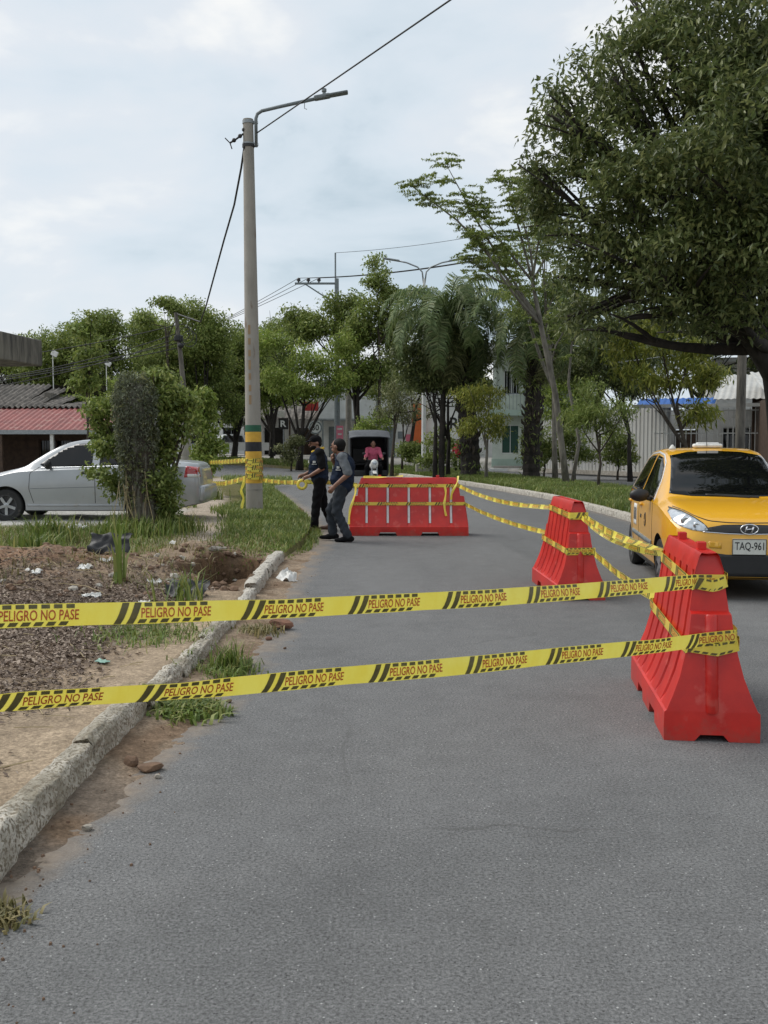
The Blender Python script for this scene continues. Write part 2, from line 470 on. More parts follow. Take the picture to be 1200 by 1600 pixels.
# leaves
M['leaf_dark'] = leaf_mat('dark_leaves', (0.062, 0.086, 0.029), (0.130, 0.166, 0.055), (0.273, 0.293, 0.117), trans=0.36, rough=0.4)
M['leaf_mid'] = leaf_mat('mid_leaves', (0.115, 0.159, 0.038), (0.203, 0.263, 0.062), (0.351, 0.385, 0.121), trans=0.38)
M['leaf_light'] = leaf_mat('light_leaves', (0.138, 0.200, 0.035), (0.237, 0.312, 0.062), (0.388, 0.425, 0.125), trans=0.4)
M['leaf_yellow'] = leaf_mat('yellow_green_leaves', (0.115, 0.149, 0.023), (0.230, 0.253, 0.040), (0.380, 0.368, 0.086), trans=0.4)
M['leaf_palm'] = leaf_mat('palm_leaves', (0.081, 0.125, 0.040), (0.150, 0.206, 0.075), (0.275, 0.306, 0.138), trans=0.36)
M['leaf_olive'] = leaf_mat('olive_leaves', (0.084, 0.096, 0.038), (0.156, 0.174, 0.072), (0.288, 0.288, 0.138), trans=0.35)
M['grass'] = leaf_mat('grass_blades', (0.094, 0.144, 0.030), (0.156, 0.219, 0.045), (0.325, 0.325, 0.112), trans=0.3)
M['dry_grass'] = leaf_mat('dry_grass_blades', (0.12, 0.12, 0.04), (0.22, 0.19, 0.08), (0.36, 0.3, 0.15), trans=0.25)
M['dead_leaf'] = leaf_mat('dead_leaves', (0.077, 0.055, 0.044), (0.187, 0.138, 0.105), (0.396, 0.319, 0.253), trans=0.1, rough=0.8)
M['dead_vine'] = leaf_mat('dead_vine', (0.075, 0.09, 0.055), (0.15, 0.17, 0.11), (0.26, 0.27, 0.19), trans=0.1, rough=0.9)
# ================================================================== THE SETTING
_ys = np.linspace(-8, 110, 1200)


def curve_of(kn):
    k = np.array(kn, float)
    v = np.interp(_ys, k[:, 0], k[:, 1])
    g = np.exp(-0.5 * (np.linspace(-2, 2, 31)) ** 2); g /= g.sum()
    vp = np.pad(v, 15, mode='edge')
    return np.convolve(vp, g, mode='valid')


_in = curve_of([(-8, -1.36), (3.5, -1.42), (6, -1.36), (8.5, -1.27), (11, -1.33), (13.5, -1.36), (15, -1.2), (18, -1.32), (23, -2.1), (32, -3.6), (42, -6.5), (52, -12), (66, -30), (90, -75), (110, -110)])
_out = curve_of([(-8, 5.2), (21, 5.0), (28, 4.7), (33, 3.9), (40, 2.6), (48, 0.6), (54, -3.5), (59, -7.4), (66, -15), (80, -40), (110, -90)])
xin = lambda y: np.interp(y, _ys, _in)
xout = lambda y: np.interp(y, _ys, _out)
hfar = lambda y: 0.55 * sstep(48, 76, y)


def verge_h(x, y):
    """height of the earth left of the road"""
    x = np.asarray(x, float); y = np.asarray(y, float)
    s = xin(y) - x                                  # distance from the road edge
    h = 0.115 + 0.05 * sstep(0.2, 3, s) + 0.03 * sstep(12, 16, y)
    h = h - 0.5 * sstep(20, 40, y) * sstep(4, 14, s)
    h = h + 0.035 * (fbm(x * 1.3, y * 1.3, 3) - 0.5) + 0.03 * (fbm(x * 6, y * 6, 9, 3) - 0.5)
    g = np.exp(-(((x + 3.9) / 1.7) ** 2 + ((y - 10.9) / 1.0) ** 2))
    h = h + g * (0.27 + 0.16 * (fbm(x * 3, y * 3, 21) - 0.5) + 0.09 * (fbm(x * 11, y * 11, 5, 3) - 0.5))
    g2 = np.exp(-(((x + 2.4) / 0.55) ** 2 + ((y - 12.9) / 0.6) ** 2))
    h = h + g2 * (0.16 + 0.14 * (fbm(x * 6, y * 6, 31) - 0.5))
    hole = sstep(1.0, 0.74, np.sqrt(((x + 1.86) / 0.52) ** 2 + ((y - 11.45) / 1.15) ** 2) + 0.45 * (fbm(x * 3.5, y * 3.5, 77) - 0.5))
    h = h - hole * (0.85 + 0.3 * (fbm(x * 7, y * 7, 41) - 0.5)) - 0.06 * sstep(9.6, 10.2, y) * sstep(10.8, 10.3, y) * sstep(-2.6, -2.2, x)
    return h + hfar(y)


def median_h(s, x, y):
    return 0.14 + 0.05 * np.sin(np.clip(s / 3.6, 0, 1) * math.pi) + 0.04 * (fbm(x * 1.2, y * 1.2, 13) - 0.5) + hfar(y)


def grid_sheet(name, ys, ss, xf, zf):
    Y, S = np.meshgrid(ys, ss, indexing='ij')
    X = xf(Y, S)
    Z = zf(X, Y, S)
    V = np.stack([X, Y, Z], -1).reshape(-1, 3)
    a, b = Y.shape
    I = np.arange(a * b).reshape(a, b)
    Fq = np.stack([I[:-1, :-1], I[:-1, 1:], I[1:, 1:], I[1:, :-1]], -1).reshape(-1, 4)
    # keep the faces turned upwards
    p = V[Fq[0]]
    if np.cross(p[1] - p[0], p[2] - p[0])[2] < 0:
        Fq = Fq[:, ::-1]
    return V, Fq, X, Y, S


# --- asphalt
def asphalt(name, dirt=True):
    m_, nt, bs, out = new_mat(name)
    N, L = nt.nodes, nt.links
    t = N.new('ShaderNodeTexCoord')

    def noise(sc, det=5, ro=0.6, vec=None):
        n_ = N.new('ShaderNodeTexNoise'); n_.inputs['Scale'].default_value = sc
        n_.inputs['Detail'].default_value = det; n_.inputs['Roughness'].default_value = ro
        L.new(vec or t.outputs['Object'], n_.inputs['Vector']); return n_.outputs['Fac']

    def ramp(src, p0, c0, p1, c1):
        r_ = N.new('ShaderNodeValToRGB'); e_ = r_.color_ramp.elements
        e_[0].position, e_[0].color = p0, rgba(c0); e_[1].position, e_[1].color = p1, rgba(c1)
        L.new(src, r_.inputs['Fac']); return r_.outputs['Color']

    def mix(fac, a, b, mode='MIX'):
        x_ = N.new('ShaderNodeMixRGB'); x_.blend_type = mode
        if isinstance(fac, float): x_.inputs['Fac'].default_value = fac
        else: L.new(fac, x_.inputs['Fac'])
        for k, v in (('Color1', a), ('Color2', b)):
            if isinstance(v, tuple): x_.inputs[k].default_value = rgba(v)
            else: L.new(v, x_.inputs[k])
        return x_.outputs['Color']
    mpv = N.new('ShaderNodeMapping'); mpv.inputs['Scale'].default_value = (1.0, 0.22, 1)
    L.new(t.outputs['Object'], mpv.inputs['Vector'])
    big = ramp(noise(0.7, 5, 0.6, mpv.outputs['Vector']), 0.33, (0.124, 0.124, 0.125), 0.68, (0.158, 0.158, 0.158))
    mid = ramp(noise(5, 8, 0.75), 0.3, (0.86, 0.86, 0.86), 0.7, (1.12, 1.12, 1.12))
    c = mix(1.0, big, mid, 'MULTIPLY')
    grain = ramp(noise(80, 6, 0.9), 0.36, (0.25, 0.25, 0.25), 0.66, (1.8, 1.8, 1.79))
    c = mix(1.0, c, grain, 'MULTIPLY')
    vo = N.new('ShaderNodeTexVoronoi'); vo.inputs['Scale'].default_value = 95
    L.new(t.outputs['Object'], vo.inputs['Vector'])
    sp = N.new('ShaderNodeSeparateColor'); L.new(vo.outputs['Color'], sp.inputs['Color'])
    pick = ramp(sp.outputs['Red'], 0.955, (0, 0, 0), 0.995, (1, 1, 1))
    dot = ramp(vo.outputs['Distance'], 0.28, (1, 1, 1), 0.36, (0, 0, 0))
    fl = mix(1.0, pick, dot, 'MULTIPLY')
    c = mix(fl, c, (0.42, 0.42, 0.41))
    stain = ramp(noise(0.9, 7, 0.62), 0.56, (1, 1, 1), 0.72, (0.84, 0.84, 0.84))
    c = mix(1.0, c, stain, 'MULTIPLY')
    crk = N.new('ShaderNodeTexVoronoi'); crk.feature = 'DISTANCE_TO_EDGE'; crk.inputs['Scale'].default_value = 0.42
    wv = N.new('ShaderNodeMixRGB'); wv.blend_type = 'ADD'; wv.inputs['Fac'].default_value = 0.35
    nv = N.new('ShaderNodeTexNoise'); nv.inputs['Scale'].default_value = 2.2; nv.inputs['Detail'].default_value = 8; L.new(t.outputs['Object'], nv.inputs['Vector'])
    L.new(t.outputs['Object'], wv.inputs['Color1']); L.new(nv.outputs['Color'], wv.inputs['Color2']); L.new(wv.outputs['Color'], crk.inputs['Vector'])
    cl_ = ramp(crk.outputs['Distance'], 0.0, (1, 1, 1), 0.006, (0, 0, 0))
    cm_ = ramp(noise(0.35, 3, 0.5), 0.5, (0, 0, 0), 0.62, (0.5, 0.5, 0.5))
    c = mix(mix(1.0, cl_, cm_, 'MULTIPLY'), c, (0.06, 0.058, 0.055))
    pick2 = ramp(sp.outputs['Green'], 0.94, (0, 0, 0), 0.95, (1, 1, 1))
    c = mix(mix(1.0, pick2, dot, 'MULTIPLY'), c, (0.045, 0.044, 0.044))
    if dirt:
        at_ = N.new('ShaderNodeAttribute'); at_.attribute_name = 'edge'
        n3 = noise(3.0, 7, 0.65)
        ad = N.new('ShaderNodeMath'); ad.operation = 'SUBTRACT'; ad.inputs[1].default_value = 0.5
        L.new(n3, ad.inputs[0])
        mu = N.new('ShaderNodeMath'); mu.operation = 'MULTIPLY_ADD'; mu.inputs[1].default_value = 1.1
        L.new(ad.outputs[0], mu.inputs[0]); L.new(at_.outputs['Fac'], mu.inputs[2])
        dm = ramp(mu.outputs[0], 0.34, (0, 0, 0), 0.78, (1, 1, 1))
        soil = ramp(noise(14, 6, 0.7), 0.3, (0.17, 0.135, 0.105), 0.7, (0.29, 0.24, 0.19))
        c = mix(dm, c, soil)
    L.new(c, bs.inputs['Base Color'])
    bs.inputs['Roughness'].default_value = 0.82
    bs.inputs['Specular IOR Level'].default_value = 0.3
    bp = N.new('ShaderNodeBump'); bp.inputs['Strength'].default_value = 0.55; bp.inputs['Distance'].default_value = 0.006
    L.new(noise(130, 4, 0.7), bp.inputs['Height']); L.new(bp.outputs['Normal'], bs.inputs['Normal'])
    return m_


def set_attr(me, name, arr):
    a = me.attributes.new(name, 'FLOAT', 'POINT')
    a.data.foreach_set('value', np.asarray(arr, np.float32).ravel())


def set_col(me, name, arr):
    a = me.attributes.new(name, 'FLOAT_COLOR', 'POINT')
    arr = np.concatenate([arr, np.ones(arr.shape[:-1] + (1,))], -1)
    a.data.foreach_set('color', np.asarray(arr, np.float32).ravel())


M['asphalt'] = asphalt('asphalt')
M['asphalt2'] = asphalt('asphalt_far', False)


def soil_mat(name, fine=60, attr='soil'):
    m_, nt, bs, out = new_mat(name)
    N, L = nt.nodes, nt.links
    a = N.new('ShaderNodeAttribute'); a.attribute_name = attr
    t = N.new('ShaderNodeTexCoord')
    c = a.outputs['Color']
    for sc, lo, hi in ((2.5, 0.8, 1.2), (fine * 0.3, 0.68, 1.32), (fine, 0.55, 1.4)):
        n_ = N.new('ShaderNodeTexNoise'); n_.inputs['Scale'].default_value = sc
        n_.inputs['Detail'].default_value = 5; n_.inputs['Roughness'].default_value = 0.7
        L.new(t.outputs['Object'], n_.inputs['Vector'])
        mr = N.new('ShaderNodeMapRange'); mr.inputs['From Min'].default_value = 0.3; mr.inputs['From Max'].default_value = 0.7
        mr.inputs['To Min'].default_value = lo; mr.inputs['To Max'].default_value = hi
        L.new(n_.outputs['Fac'], mr.inputs['Value'])
        x_ = N.new('ShaderNodeMixRGB'); x_.blend_type = 'MULTIPLY'; x_.inputs['Fac'].default_value = 1
        L.new(c, x_.inputs['Color1']); L.new(mr.outputs['Result'], x_.inputs['Color2']); c = x_.outputs['Color']
    L.new(c, bs.inputs['Base Color'])
    bs.inputs['Roughness'].default_value = 0.95
    bs.inputs['Specular IOR Level'].default_value = 0.1
    bp = N.new('ShaderNodeBump'); bp.inputs['Strength'].default_value = 0.8; bp.inputs['Distance'].default_value = 0.02
    n_ = N.new('ShaderNodeTexNoise'); n_.inputs['Scale'].default_value = fine * 0.5; n_.inputs['Detail'].default_value = 8
    n_.inputs['Roughness'].default_value = 0.75
    L.new(t.outputs['Object'], n_.inputs['Vector'])
    L.new(n_.outputs['Fac'], bp.inputs['Height']); L.new(bp.outputs['Normal'], bs.inputs['Normal'])
    return m_


M['soil'] = soil_mat('earth')

# ground sheet to the horizon
gb = MB()
gb.add([(-1500, -300, -0.9), (1500, -300, -0.9), (1500, 2500, -0.9), (-1500, 2500, -0.9)], [(0, 1, 2, 3)])
M['far_ground'] = pbr('far_ground', (0.11, 0.12, 0.05), (0.15, 0.12, 0.075), rough=1.0, scale=0.05, bump=0.3, bscale=2)
tag(gb.build('ground', M['far_ground']), kind='structure')

# road
yr = np.concatenate([np.arange(-6, 20, 0.1), np.arange(20, 60, 0.5), np.arange(60, 96, 2)])
sr = np.concatenate([np.linspace(0, 0.16, 17), np.linspace(0.2, 1, 12)])
V, Fq, X, Y, S = grid_sheet('road', yr, sr, lambda y, s: xin(y) + s * (xout(y) - xin(y)), lambda x, y, s: hfar(y) + 0.004 * (fbm(x * .8, y * .8, 2) - .5))
me = np_mesh('road', V, Fq, True)
d_in = X - xin(Y)
wdt = np.interp(Y, [-6, 3.3, 5, 6.5, 8, 10, 14, 18, 25, 96], [0.3, 0.24, 0.55, 0.75, 0.75, 0.7, 0.68, 0.7, 0.7, 0.6])
edge = np.clip(1.0 - d_in / wdt, 0, 1) ** 0.8
edge = np.maximum(edge, 0.5 * np.clip(1 - (xout(Y) - X) / 0.6, 0, 1))
set_attr(me, 'edge', edge)
tag(link('road', me, M['asphalt']), kind='structure')

# left verge of bare earth
yv = np.concatenate([np.arange(-6, 2, 0.25), np.arange(2, 16, 0.05), np.arange(16, 34, 0.25), np.arange(34, 92, 1.2)])
sv = np.concatenate([[0.0], np.arange(0.10, 4.6, 0.05), np.arange(4.6, 12, 0.3), np.geomspace(12, 160, 22)])
V, Fq, X, Y, S = grid_sheet('verge', yv, sv, lambda y, s: xin(y) - s, lambda x, y, s: np.where(s == 0, -0.06 + hfar(y), verge_h(x, y)))
me = np_mesh('verge', V, Fq, True)
nA, nB = fbm(X * 0.9, Y * 0.9, 50), fbm(X * 3.2, Y * 3.2, 60)
sand = np.array((0.345, 0.268, 0.19)); mulch = np.array((0.17, 0.128, 0.10)); clay = np.array((0.255, 0.16, 0.105))
pale = np.array((0.40, 0.335, 0.27)); turf = np.array((0.13, 0.12, 0.05)); slab = np.array((0.42, 0.41, 0.38)); hole_c = np.array((0.12, 0.075, 0.045))


def lay(c, col, w):
    w = np.clip(w, 0, 1)[..., None]
    return c * (1 - w) + col * w


c = np.zeros(X.shape + (3,)) + np.array((0.26, 0.195, 0.14))
c = lay(c, mulch, sstep(0.35, 0.8, S + 1.6 * (nB - .5) - 0.35) * sstep(4.4, 5.4, Y + 2 * (nA - .5) - 0.35 * (S - 1)) * sstep(10.4, 9.2, Y))
c = lay(c, sand, sstep(6.6, 5.0, Y + 2.4 * (nA - .5) - 0.55 * (S - 1.0)))
c = lay(c, sand * 1.08, sstep(0.75, 0.25, S + 0.5 * (nB - .5)) * sstep(10.5, 9, Y))
gm = np.exp(-(((X + 4.3) / 1.5) ** 2 + ((Y - 10.9) / 0.95) ** 2))
c = lay(c, clay, sstep(0.25, 0.6, gm + 0.9 * (nB - .5)) * sstep(-2.3, -3.0, X))
c = lay(c, (clay + mulch) / 2, 0.7 * sstep(0.3, 0.8, gm) * sstep(0.45, 0.6, nB))
hm = sstep(1.3, 0.85, np.sqrt(((X + 1.86) / 0.54) ** 2 + ((Y - 11.45) / 1.18) ** 2) + .5 * (nB - .5))
c = lay(c, hole_c, hm)
c = lay(c, turf, sstep(12.9, 13.9, Y + 1.2 * (nA - .5)))
px = 600 + X / np.maximum(Y, .5) * FPX                       # footpath of pale earth between the car and the pole
path_c = np.interp(Y, [13, 16, 20, 26, 34], [-2.7, -3.15, -3.75, -4.7, -6.4])
c = lay(c, pale, sstep(0.75, 0.4, np.abs(X - path_c) + 0.5 * (nB - .5)) * sstep(13.4, 14.6, Y))
c = lay(c, slab, sstep(16.6, 17.0, Y) * sstep(21.5, 20.5, Y) * sstep(-3.9, -4.3, X))
c = lay(c, np.array((0.24, 0.225, 0.2)), sstep(21, 24, Y) * sstep(4.5, 6, S) * sstep(60, 50, Y))
set_col(me, 'soil', c)
tag(link('verge', me, M['soil']), kind='structure')

# gutter dirt drifted against the kerb
yv = np.arange(2.2, 14.5, 0.04); sv = np.linspace(0, 0.75, 26)
prof = lambda s, y: 0.045 * np.interp(y, [2, 3.4, 4.2, 5.5, 8, 14.5], [.3, .35, .9, 1.15, 1.1, 0.9]) * np.exp(-(s / np.interp(y, [2, 4, 6, 8, 11, 14.5], [.12, .2, .32, .35, .32, .33])) ** 2)
V, Fq, X, Y, S = grid_sheet('gutter', yv, sv, lambda y, s: xin(y) + s - 0.03, lambda x, y, s: prof(s, y) - 0.016 + 0.016 * (fbm(x * 5, y * 5, 90) - 0.5) + 0.014 * (fbm(x * 22, y * 22, 91, 3) - 0.5))
me = np_mesh('dirt_drift', V, Fq, True)
nB = fbm(X * 3, Y * 3, 95)
c = np.zeros(X.shape + (3,)) + np.array((0.28, 0.215, 0.155))
c = lay(c, np.array((0.18, 0.145, 0.115)), sstep(5.2, 4.2, Y + 1.5 * (nB - .5)))
c = lay(c, np.array((0.2, 0.14, 0.095)), sstep(0.5, 0.7, nB))
set_col(me, 'soil', c)
tag(link('dirt_drift', me, M['soil']), label='brown earth washed into the gutter against the kerb', kind='structure')

# median strip with trees, second carriageway, pavement
ym = np.concatenate([np.arange(-6, 14, 1.0), np.arange(14, 50, 0.25), np.arange(50, 92, 1.0)])
sm = np.concatenate([[0], np.linspace(0.15, 3.6, 20), [3.61]])
V, Fq, X, Y, S = grid_sheet('median', ym, sm, lambda y, s: xout(y) + s, lambda x, y, s: np.where((s == 0) | (s > 3.6), -0.06 + hfar(y), median_h(s, x, y)))
me = np_mesh('median_strip', V, Fq, True)
nB = fbm(X * 1.5, Y * 1.5, 25)
c = np.zeros(X.shape + (3,)) + np.array((0.12, 0.115, 0.045))
c = lay(c, np.array((0.22, 0.175, 0.115)), sstep(0.52, 0.7, nB))
set_col(me, 'soil', c)
tag(link('median_strip', me, M['soil']), kind='structure')
V, Fq, X, Y, S = grid_sheet('r2', ym, np.linspace(3.6, 10.2, 5), lambda y, s: xout(y) + s, lambda x, y, s: hfar(y) + 0 * x)
tag(link('far_carriageway', np_mesh('far_carriageway', V, Fq), M['asphalt2']), kind='structure')
V, Fq, X, Y, S = grid_sheet('pv', ym, [10.2, 10.21, 12.2, 25, 80], lambda y, s: xout(y) + s, lambda x, y, s: np.where(s < 10.205, -0.05, 0.13) + hfar(y))
M['pavement'] = pbr('pavement', (0.36, 0.34, 0.31), (0.27, 0.26, 0.24), rough=0.9, scale=2, bump=0.2)
tag(link('far_pavement', np_mesh('far_pavement', V, Fq), M['pavement']), kind='structure')

# kerb stones
M['kerb'] = pbr('worn_kerb', (0.56, 0.52, 0.45), (0.27, 0.24, 0.185), rough=0.95, scale=4.5, detail=12, bump=1.0, bscale=38, bdist=0.02, spots=(0.19, 0.16, 0.115), sscale=60, sthr=0.5)
M['kerb_pale'] = pbr('pale_kerb', (0.52, 0.49, 0.43), (0.36, 0.335, 0.29), rough=0.95, scale=8, detail=10, bump=0.8, bscale=45, bdist=0.012, spots=(0.2, 0.17, 0.13), sscale=26, sthr=0.56)


def kerb_stone(name, y0, y1, parent, mat, w=0.13, h=0.155, side=-1, xf=None, dz=0.0, seed=0, dx=0.0, bury=0.12, rough=1.0):
    """one worn kerb stone lying along the road edge"""
    xf = xf or xin
    ny = max(6, int((y1 - y0) / 0.035))
    prof_ = [(0.0, -bury), (0.0, 0.05), (0.004, h * 0.55), (0.010, h * 0.8), (0.02, h * 0.93), (0.04, h), (w * 0.5, h + 0.004), (w - 0.03, h), (w - 0.01, h * 0.92), (w, h * 0.7), (w, -bury)]
    P = np.array(prof_)
    # densify the profile
    tt = np.linspace(0, len(P) - 1, 34)
    P = np.stack([np.interp(tt, np.arange(len(P)), P[:, 0]), np.interp(tt, np.arange(len(P)), P[:, 1])], -1)
    yy = np.linspace(y0, y1, ny)
    Yg, Kg = np.meshgrid(yy, np.arange(len(P)), indexing='ij')
    px_, pz_ = P[Kg, 0], P[Kg, 1]
    n_ = fbm(Yg * 9 + seed, Kg * 0.28, 7 + seed, 4) - 0.5
    n2 = fbm(Yg * 2.2 + seed, Kg * 0.1, 17 + seed, 3) - 0.5
    nx, nz = px_ - w / 2, pz_ - h * 0.4
    ln = np.sqrt(nx ** 2 + nz ** 2) + 1e-6
    n3 = fbm(Yg * 30 + seed, Kg * 1.1, 27 + seed, 3) - 0.5
    amp = (0.026 * n_ + 0.03 * n2 + 0.012 * n3) * rough * (pz_ > 0)
    endr = np.clip(np.minimum(Yg - y0, y1 - Yg) / 0.03, 0, 1)
    shr = 0.012 * (1 - endr)
    px2 = px_ + nx / ln * (amp - shr); pz2 = pz_ + nz / ln * (amp - shr) * (pz_ > 0)
    Xg = xf(Yg) + side * px2 + dx
    Vv = np.stack([Xg, Yg, pz2 + dz + hfar(Yg)], -1).reshape(-1, 3)
    I = np.arange(Vv.shape[0]).reshape(Yg.shape)
    Fk = np.stack([I[:-1, :-1], I[:-1, 1:], I[1:, 1:], I[1:, :-1]], -1).reshape(-1, 4)
    if side > 0: Fk = Fk[:, ::-1]
    me_ = bpy.data.meshes.new(name)
    fl = [list(map(int, f)) for f in Fk] + [list(map(int, I[0])), list(map(int, I[-1][::-1]))]
    me_.from_pydata(Vv.tolist(), [], fl)
    me_.polygons.foreach_set('use_smooth', [True] * len(fl)); me_.update()
    return link('kerb_stone', me_, mat, parent)


kerb = empty('kerb', (0, 0, 0)); tag(kerb, kind='structure')
ky = [1.6, 2.7, 3.72, 4.75, 5.72, 6.55, 7.5, 8.35, 9.3, 10.1]
for i in range(len(ky) - 1):
    lo = 0.0 if ky[i] < 5.5 else -0.035
    kerb_stone('kerb_stone', ky[i], ky[i + 1] - 0.003, kerb, M['kerb'] if ky[i] < 8 else M['kerb_pale'], h=0.16 + 0.012 * math.sin(i * 2.3), dz=lo, seed=i * 3, dx=0.012 * math.sin(i * 1.7), rough=1.0 if i < 4 else 1.4, w=0.135 if i < 5 else 0.125)
ky = [10.25, 10.7, 11.1, 11.52, 11.95, 12.4, 12.85, 13.3]
for i in range(len(ky) - 1):
    kerb_stone('kerb_stone', ky[i], ky[i + 1] - 0.02, kerb, M['kerb_pale'], w=0.15, h=0.155, dz=0.0, seed=40 + i * 5, dx=0.01 * math.sin(i * 2.1), bury=0.5, rough=0.7)
kerb2 = empty('median_kerb', (0, 0, 0)); tag(kerb2, kind='structure')
for i, y0 in enumerate(np.arange(15.0, 47.0, 1.25)):
    kerb_stone('kerb_stone', y0, y0 + 1.23, kerb2, M['kerb_pale'], w=0.16, h=0.15, side=1, xf=xout, seed=100 + i, rough=0.6)
# ================================================================== BARRIERS AND TAPE
BZ = [0.0, 0.08, 0.155, 0.165, 0.24, 0.34, 0.46, 0.57, 0.675, 0.685, 0.80, 0.88, 0.905, 0.985, 1.0]
BW = [.25, .252, .25, .238, .205, .168, .138, .118, .106, .104, .088, .078, .076, .052, .042]


def bar_w(z):
    return float(np.interp(z, BZ, BW))


def bar_half(z, L):
    return float(np.interp(z, [0, .16, .675, .685, .905, .985, 1.0], [L / 2, L / 2 - .005, L / 2 - .085, L / 2 - .14, L / 2 - .17, L / 2 - .2, L / 2 - .215]))


def make_barrier(label, loc, rz, L, ngroove, strips, plugs=True):
    t = empty('traffic_barrier', loc, rz)
    tag(t, label, 'barrier', 'red plastic road barriers')
    # fork-lift notches under the long sides, a drain notch under each end
    nots = [(-0.52, -0.2), (0.2, 0.52)]

    def zb(s, y):
        z = 0.0
        for a, b in nots:
            z = max(z, 0.062 * float(np.clip(min(s - a, b - s) / 0.03, 0, 1)))
        if abs(s) > 0.9:
            z = max(z, 0.035 * float(np.clip((0.09 - abs(y)) / 0.03, 0, 1)))
        return z
    gs = np.linspace(-0.72, 0.72, ngroove)
    gw = 0.016 / (L / 2)
    ins = 0.80

    def bx_(s, z):
        i_ = ins * L / 2 * 0.985
        if abs(s) <= ins: return s * L / 2 * 0.985
        return math.copysign(i_ + (abs(s) - ins) / (1 - ins) * (bar_half(z, L) - i_), s)
    st = {-1.0, 1.0, -0.985, 0.985}
    for a, b in nots: st |= {a, a + .03, b - .03, b}
    for g in gs: st |= {g - gw * 1.75, g - gw * 1.4, g + gw * 1.4, g + gw * 1.75}
    st |= set(np.linspace(-.95, .95, 20))
    st = sorted(st)

    def groove(s, z):
        if z < 0.2 or z > 0.89: return 0.0
        dmin = min(abs(s - g) for g in gs)
        return 0.024 * float(np.clip((gw * 1.75 - dmin) / (gw * 0.35), 0, 1))
    mb = MB()
    nz, ns = len(BZ), len(st)
    for side in (-1, 1):
        P = []
        for s in st:
            for k, z in enumerate(BZ):
                zz = zb(s, BW[0]) if k == 0 else z
                w = BW[k] - groove(s, z)
                P.append((bx_(s, z), side * w, zz))
        Fc = []
        for i in range(ns - 1):
            for k in range(nz - 1):
                q = (i * nz + k, (i + 1) * nz + k, (i + 1) * nz + k + 1, i * nz + k + 1)
                Fc.append(q if side < 0 else q[::-1])
        mb.add(P, Fc)
    ye = np.array([-1, -.36, -.24, 0, .24, .36, 1])
    for e_ in (-1, 1):                                # ends
        P = []
        for k, z in enumerate(BZ):
            for q in ye:
                y = q * BW[k]
                P.append((e_ * bar_half(z, L), y, zb(e_, y) if k == 0 else z))
        Fc = []
        for k in range(nz - 1):
            for j in range(len(ye) - 1):
                q = (k * 7 + j, k * 7 + j + 1, (k + 1) * 7 + j + 1, (k + 1) * 7 + j)
                Fc.append(q if e_ > 0 else q[::-1])
        mb.add(P, Fc)
    P, Fc = [], []                                    # top and underside
    for s in st:
        for q in ye: P.append((bx_(s, 1.0), q * BW[-1], 1.0 - 0.006 * math.cos(q * 1.5)))
    for i in range(ns - 1):
        for j in range(6): Fc.append((i * 7 + j, (i + 1) * 7 + j, (i + 1) * 7 + j + 1, i * 7 + j + 1))
    mb.add(P, Fc)
    P = []
    for s in st:
        for q in ye: P.append((bx_(s, 0), q * BW[0], zb(s, q * BW[0])))
    mb.add(P, [f[::-1] for f in Fc])
    bm = bmesh.new(); me = mb.mesh('body'); bm.from_mesh(me)
    bmesh.ops.remove_doubles(bm, verts=bm.verts, dist=0.0008)
    bm.to_mesh(me); bm.free()
    me.polygons.foreach_set('use_smooth', [True] * len(me.polygons))
    me.set_sharp_from_angle(angle=R(20))
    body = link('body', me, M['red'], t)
    bv = body.modifiers.new('bevel', 'BEVEL'); bv.width = 0.006; bv.segments = 2; bv.limit_method = 'ANGLE'; bv.angle_limit = R(35)
    for e_ in (-1, 1):                                # hinge column on each end
        c = MB()
        pts = [(e_ * (bar_half(z, L) - 0.014), 0, z) for z in (0.15, 0.16, 0.4, 0.66, 0.672)]
        c.tube(pts, [0.030, 0.037, 0.037, 0.037, 0.030], 14)
        c.build('hinge_column', M['red'], t, smooth='auto')
    for s in (-0.62, 0.62) if plugs else ():                           # filler plugs on the top
        c = MB(); c.bevbox((s * bar_half(1, L), 0, 1.015), (0.055, 0.05, 0.05), 0.006)
        c.build('filler_plug', M['red'], t)
    if strips:
        for g in gs:
            for side in (-1, 1):
                P = []
                zz = np.linspace(0.22, 0.86, 8)
                for z in zz:
                    for d in (-0.55, 0.55):
                        P.append((bx_(g + d * gw * 2.2, z), side * (bar_w(z) - 0.012), z))
                c = MB()
                c.add(P, [((2 * i, 2 * i + 1, 2 * i + 3, 2 * i + 2) if side < 0 else (2 * i, 2 * i + 2, 2 * i + 3, 2 * i + 1)) for i in range(7)])
                c.build('reflective_strip', M['white_strip'], t)
    return t


BAR = {}
def bar_pt(k, u, v, z):
    """world point on barrier k: u along its length, v across"""
    loc, rz = BAR[k]
    return Vector(loc) + Matrix.Rotation(rz, 3, 'Z') @ Vector((u, v, z))


BAR['near'] = ((1.845, 5.93, 0.0), R(83.0))
BAR['mid'] = ((1.985, 10.72, 0.0), R(91.5))
BAR['far'] = ((0.43, 17.28, 0.0), R(0.0))
BL = {'near': 1.42, 'mid': 1.42, 'far': 2.06}
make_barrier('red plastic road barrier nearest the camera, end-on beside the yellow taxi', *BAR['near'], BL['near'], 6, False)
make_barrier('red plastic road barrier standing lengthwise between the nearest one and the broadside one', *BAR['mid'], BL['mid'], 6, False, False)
make_barrier('red road barrier with white strips set broadside across the road by two men', *BAR['far'], BL['far'], 5, True)


